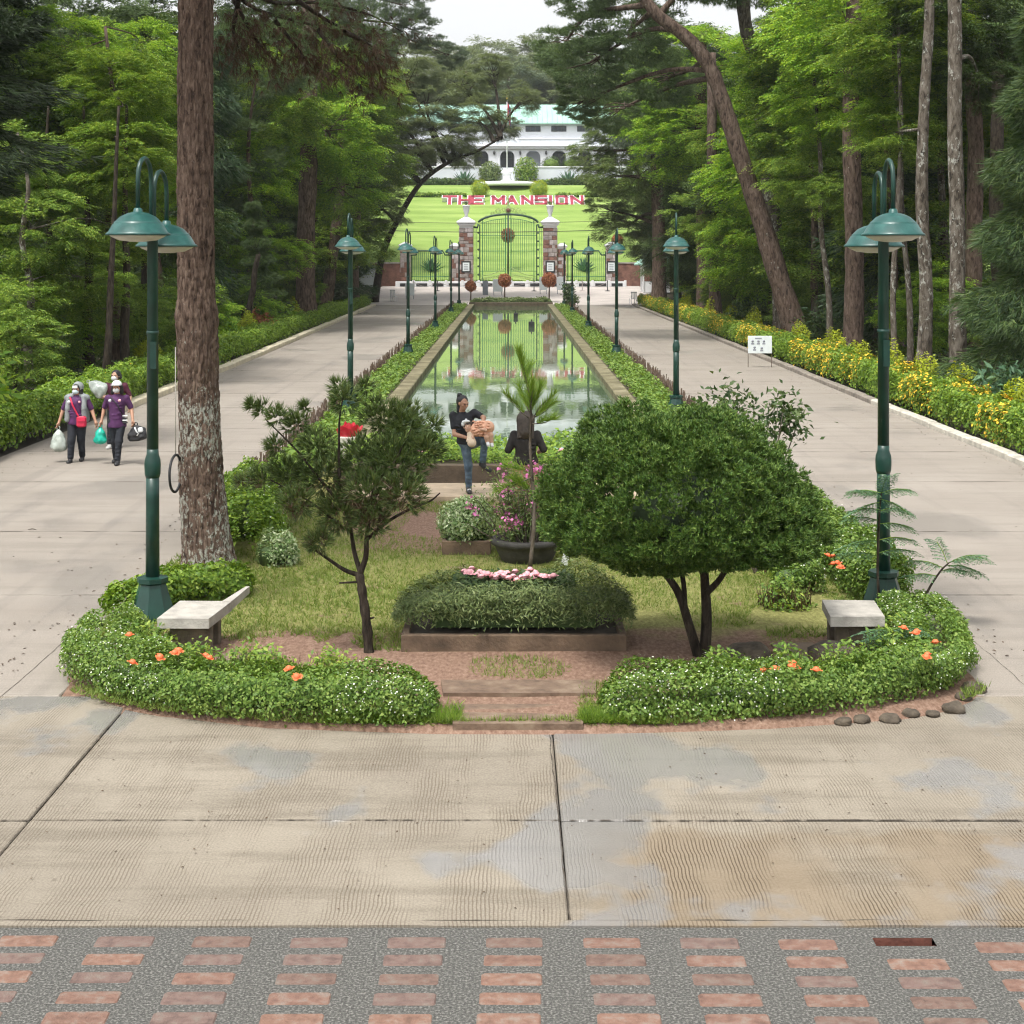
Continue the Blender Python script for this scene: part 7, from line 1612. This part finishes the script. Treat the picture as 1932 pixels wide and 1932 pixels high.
# --- the woman seen from behind
WP = (.225, 24.4, .06)
t = empty('person', WP, 'person with long brown hair seen from behind, dark top and tan trousers', 'person')
f = v3(.0, 1, -.1); hd = v3(0, .02, 1.50); neck = v3(0, 0, 1.37); chest = v3(0, 0, 1.19); pel = v3(0, 0, .86)
sh = [v3(-.175, 0, 1.29), v3(.175, 0, 1.29)]; el = [v3(-.27, -.04, 1.05), v3(.28, -.04, 1.06)]; wr = [v3(-.16, .18, 1.10), v3(.20, .18, 1.00)]
hips = [v3(-.09, 0, .82), v3(.09, 0, .82)]; kn = [v3(-.09, .02, .45), v3(.09, .02, .45)]; an = [v3(-.10, 0, .085), v3(.10, 0, .085)]
sdf_obj('body', body_core(pel, chest, neck, hd - v3(0, 0, .07), f, sh, el, wr, hips, kn, an) + head(hd, f) + hand(wr[0], (.4, .6, .3), (0, 0, 1), .5) + hand(wr[1], (.1, .8, .1), (0, 0, 1), .5), 'skin', t, .016, .009); eyes(hd, f, t)
tee(t, pel, chest, neck, sh, el, 'top_dark', 1.1, .02, .95); trousers(t, pel, hips, kn, an, 'tan_trouser', 1.08, 1.08)
for i in (0, 1): shoe(t, an[i], (0, 1, 0), 'shoe_dark')
hp = [('e', hd + v3(0, -.02, .03), (.14, .125, .13)), ('c', hd + v3(0, -.05, .0), hd + v3(0, -.10, -.16), .135, .12), ('c', hd + v3(-.07, -.03, 0), hd + v3(-.085, -.05, -.20), .06, .05), ('c', hd + v3(.07, -.03, 0), hd + v3(.085, -.05, -.20), .06, .05)]
hp += [('c', hd + v3(x, -.12, .04), hd + v3(x * 1.3, -.175, -.24), .02, .016) for x in np.linspace(-.09, .09, 7)]
sdf_obj('hair', hp, 'hair_brown', t, .02, .008)

# litter on the road
for i, (px, py) in enumerate([(356, 1080), (278, 760), (60, 1000), (340, 745), (205, 1190)]):
    x, y = G(px, py); mb = MB(); mb.tube([(-.06, 0, .006), (0, .02, .014), (.07, 0, .006)], [.004, .008, .003], 5); o = mb.build('fallen_twig', 'bark_twig'); o.location = (x, y, .0); tag(o, ['dark fallen twig on the left road near the lamp', 'small fallen twig near the walkers', 'small fallen twig at the left edge of the road', 'small fallen twig on the road behind the walkers', 'small fallen twig by the island kerb'][i], 'twig', 'fallen twigs on the left road')

# ================================================================== HAZE
mb = MB(); mb.box((0, 280, 35), (840, 720, 78)); hz = mb.build('haze', 'white_paint'); tag(hz, 'thin pale haze in the valley air', None, None, 'stuff')
m, n, out = _new('haze_air'); pv = N(n, 'ShaderNodeVolumePrincipled'); pv.inputs['Color'].default_value = (.93, .97, 1, 1); pv.inputs['Density'].default_value = .00018; pv.inputs['Anisotropy'].default_value = .2
n.links.new(pv.outputs[0], out.inputs['Volume']); hz.data.materials.clear(); hz.data.materials.append(m)

n = 1300; side = rng.random(n); y = 14.9 + 90 * rng.random(n) ** 1.8; e = np.abs(rng.normal(size=n)) * .35
x = np.where(side < .25, -10.0 + e, np.where(side < .5, -4.85 - e, np.where(side < .75, 4.95 + e, 9.85 - e))); x = np.where(rng.random(n) < .12, np.sign(x) * rng.uniform(5, 9.9, n), x)
o = np_obj('leaf_litter', *leaves(np.stack([x, y, x * 0 + .008], 1), np.tile([0, 0, 1.], (n, 1)), .045, .5, .25), 'needle_brown'); tag(o, 'dry brown leaf litter along the road edges', 'leaf litter', None, 'stuff')
n = 260; x = rng.uniform(-4, 4, n); y = 9.9 + 3.6 * rng.random(n)
o = np_obj('leaf_litter', *leaves(np.stack([x, y, x * 0 + .006], 1), np.tile([0, 0, 1.], (n, 1)), .022, .5, .25), 'needle_brown'); tag(o, 'tiny leaf crumbs on the front concrete', 'leaf litter', None, 'stuff')
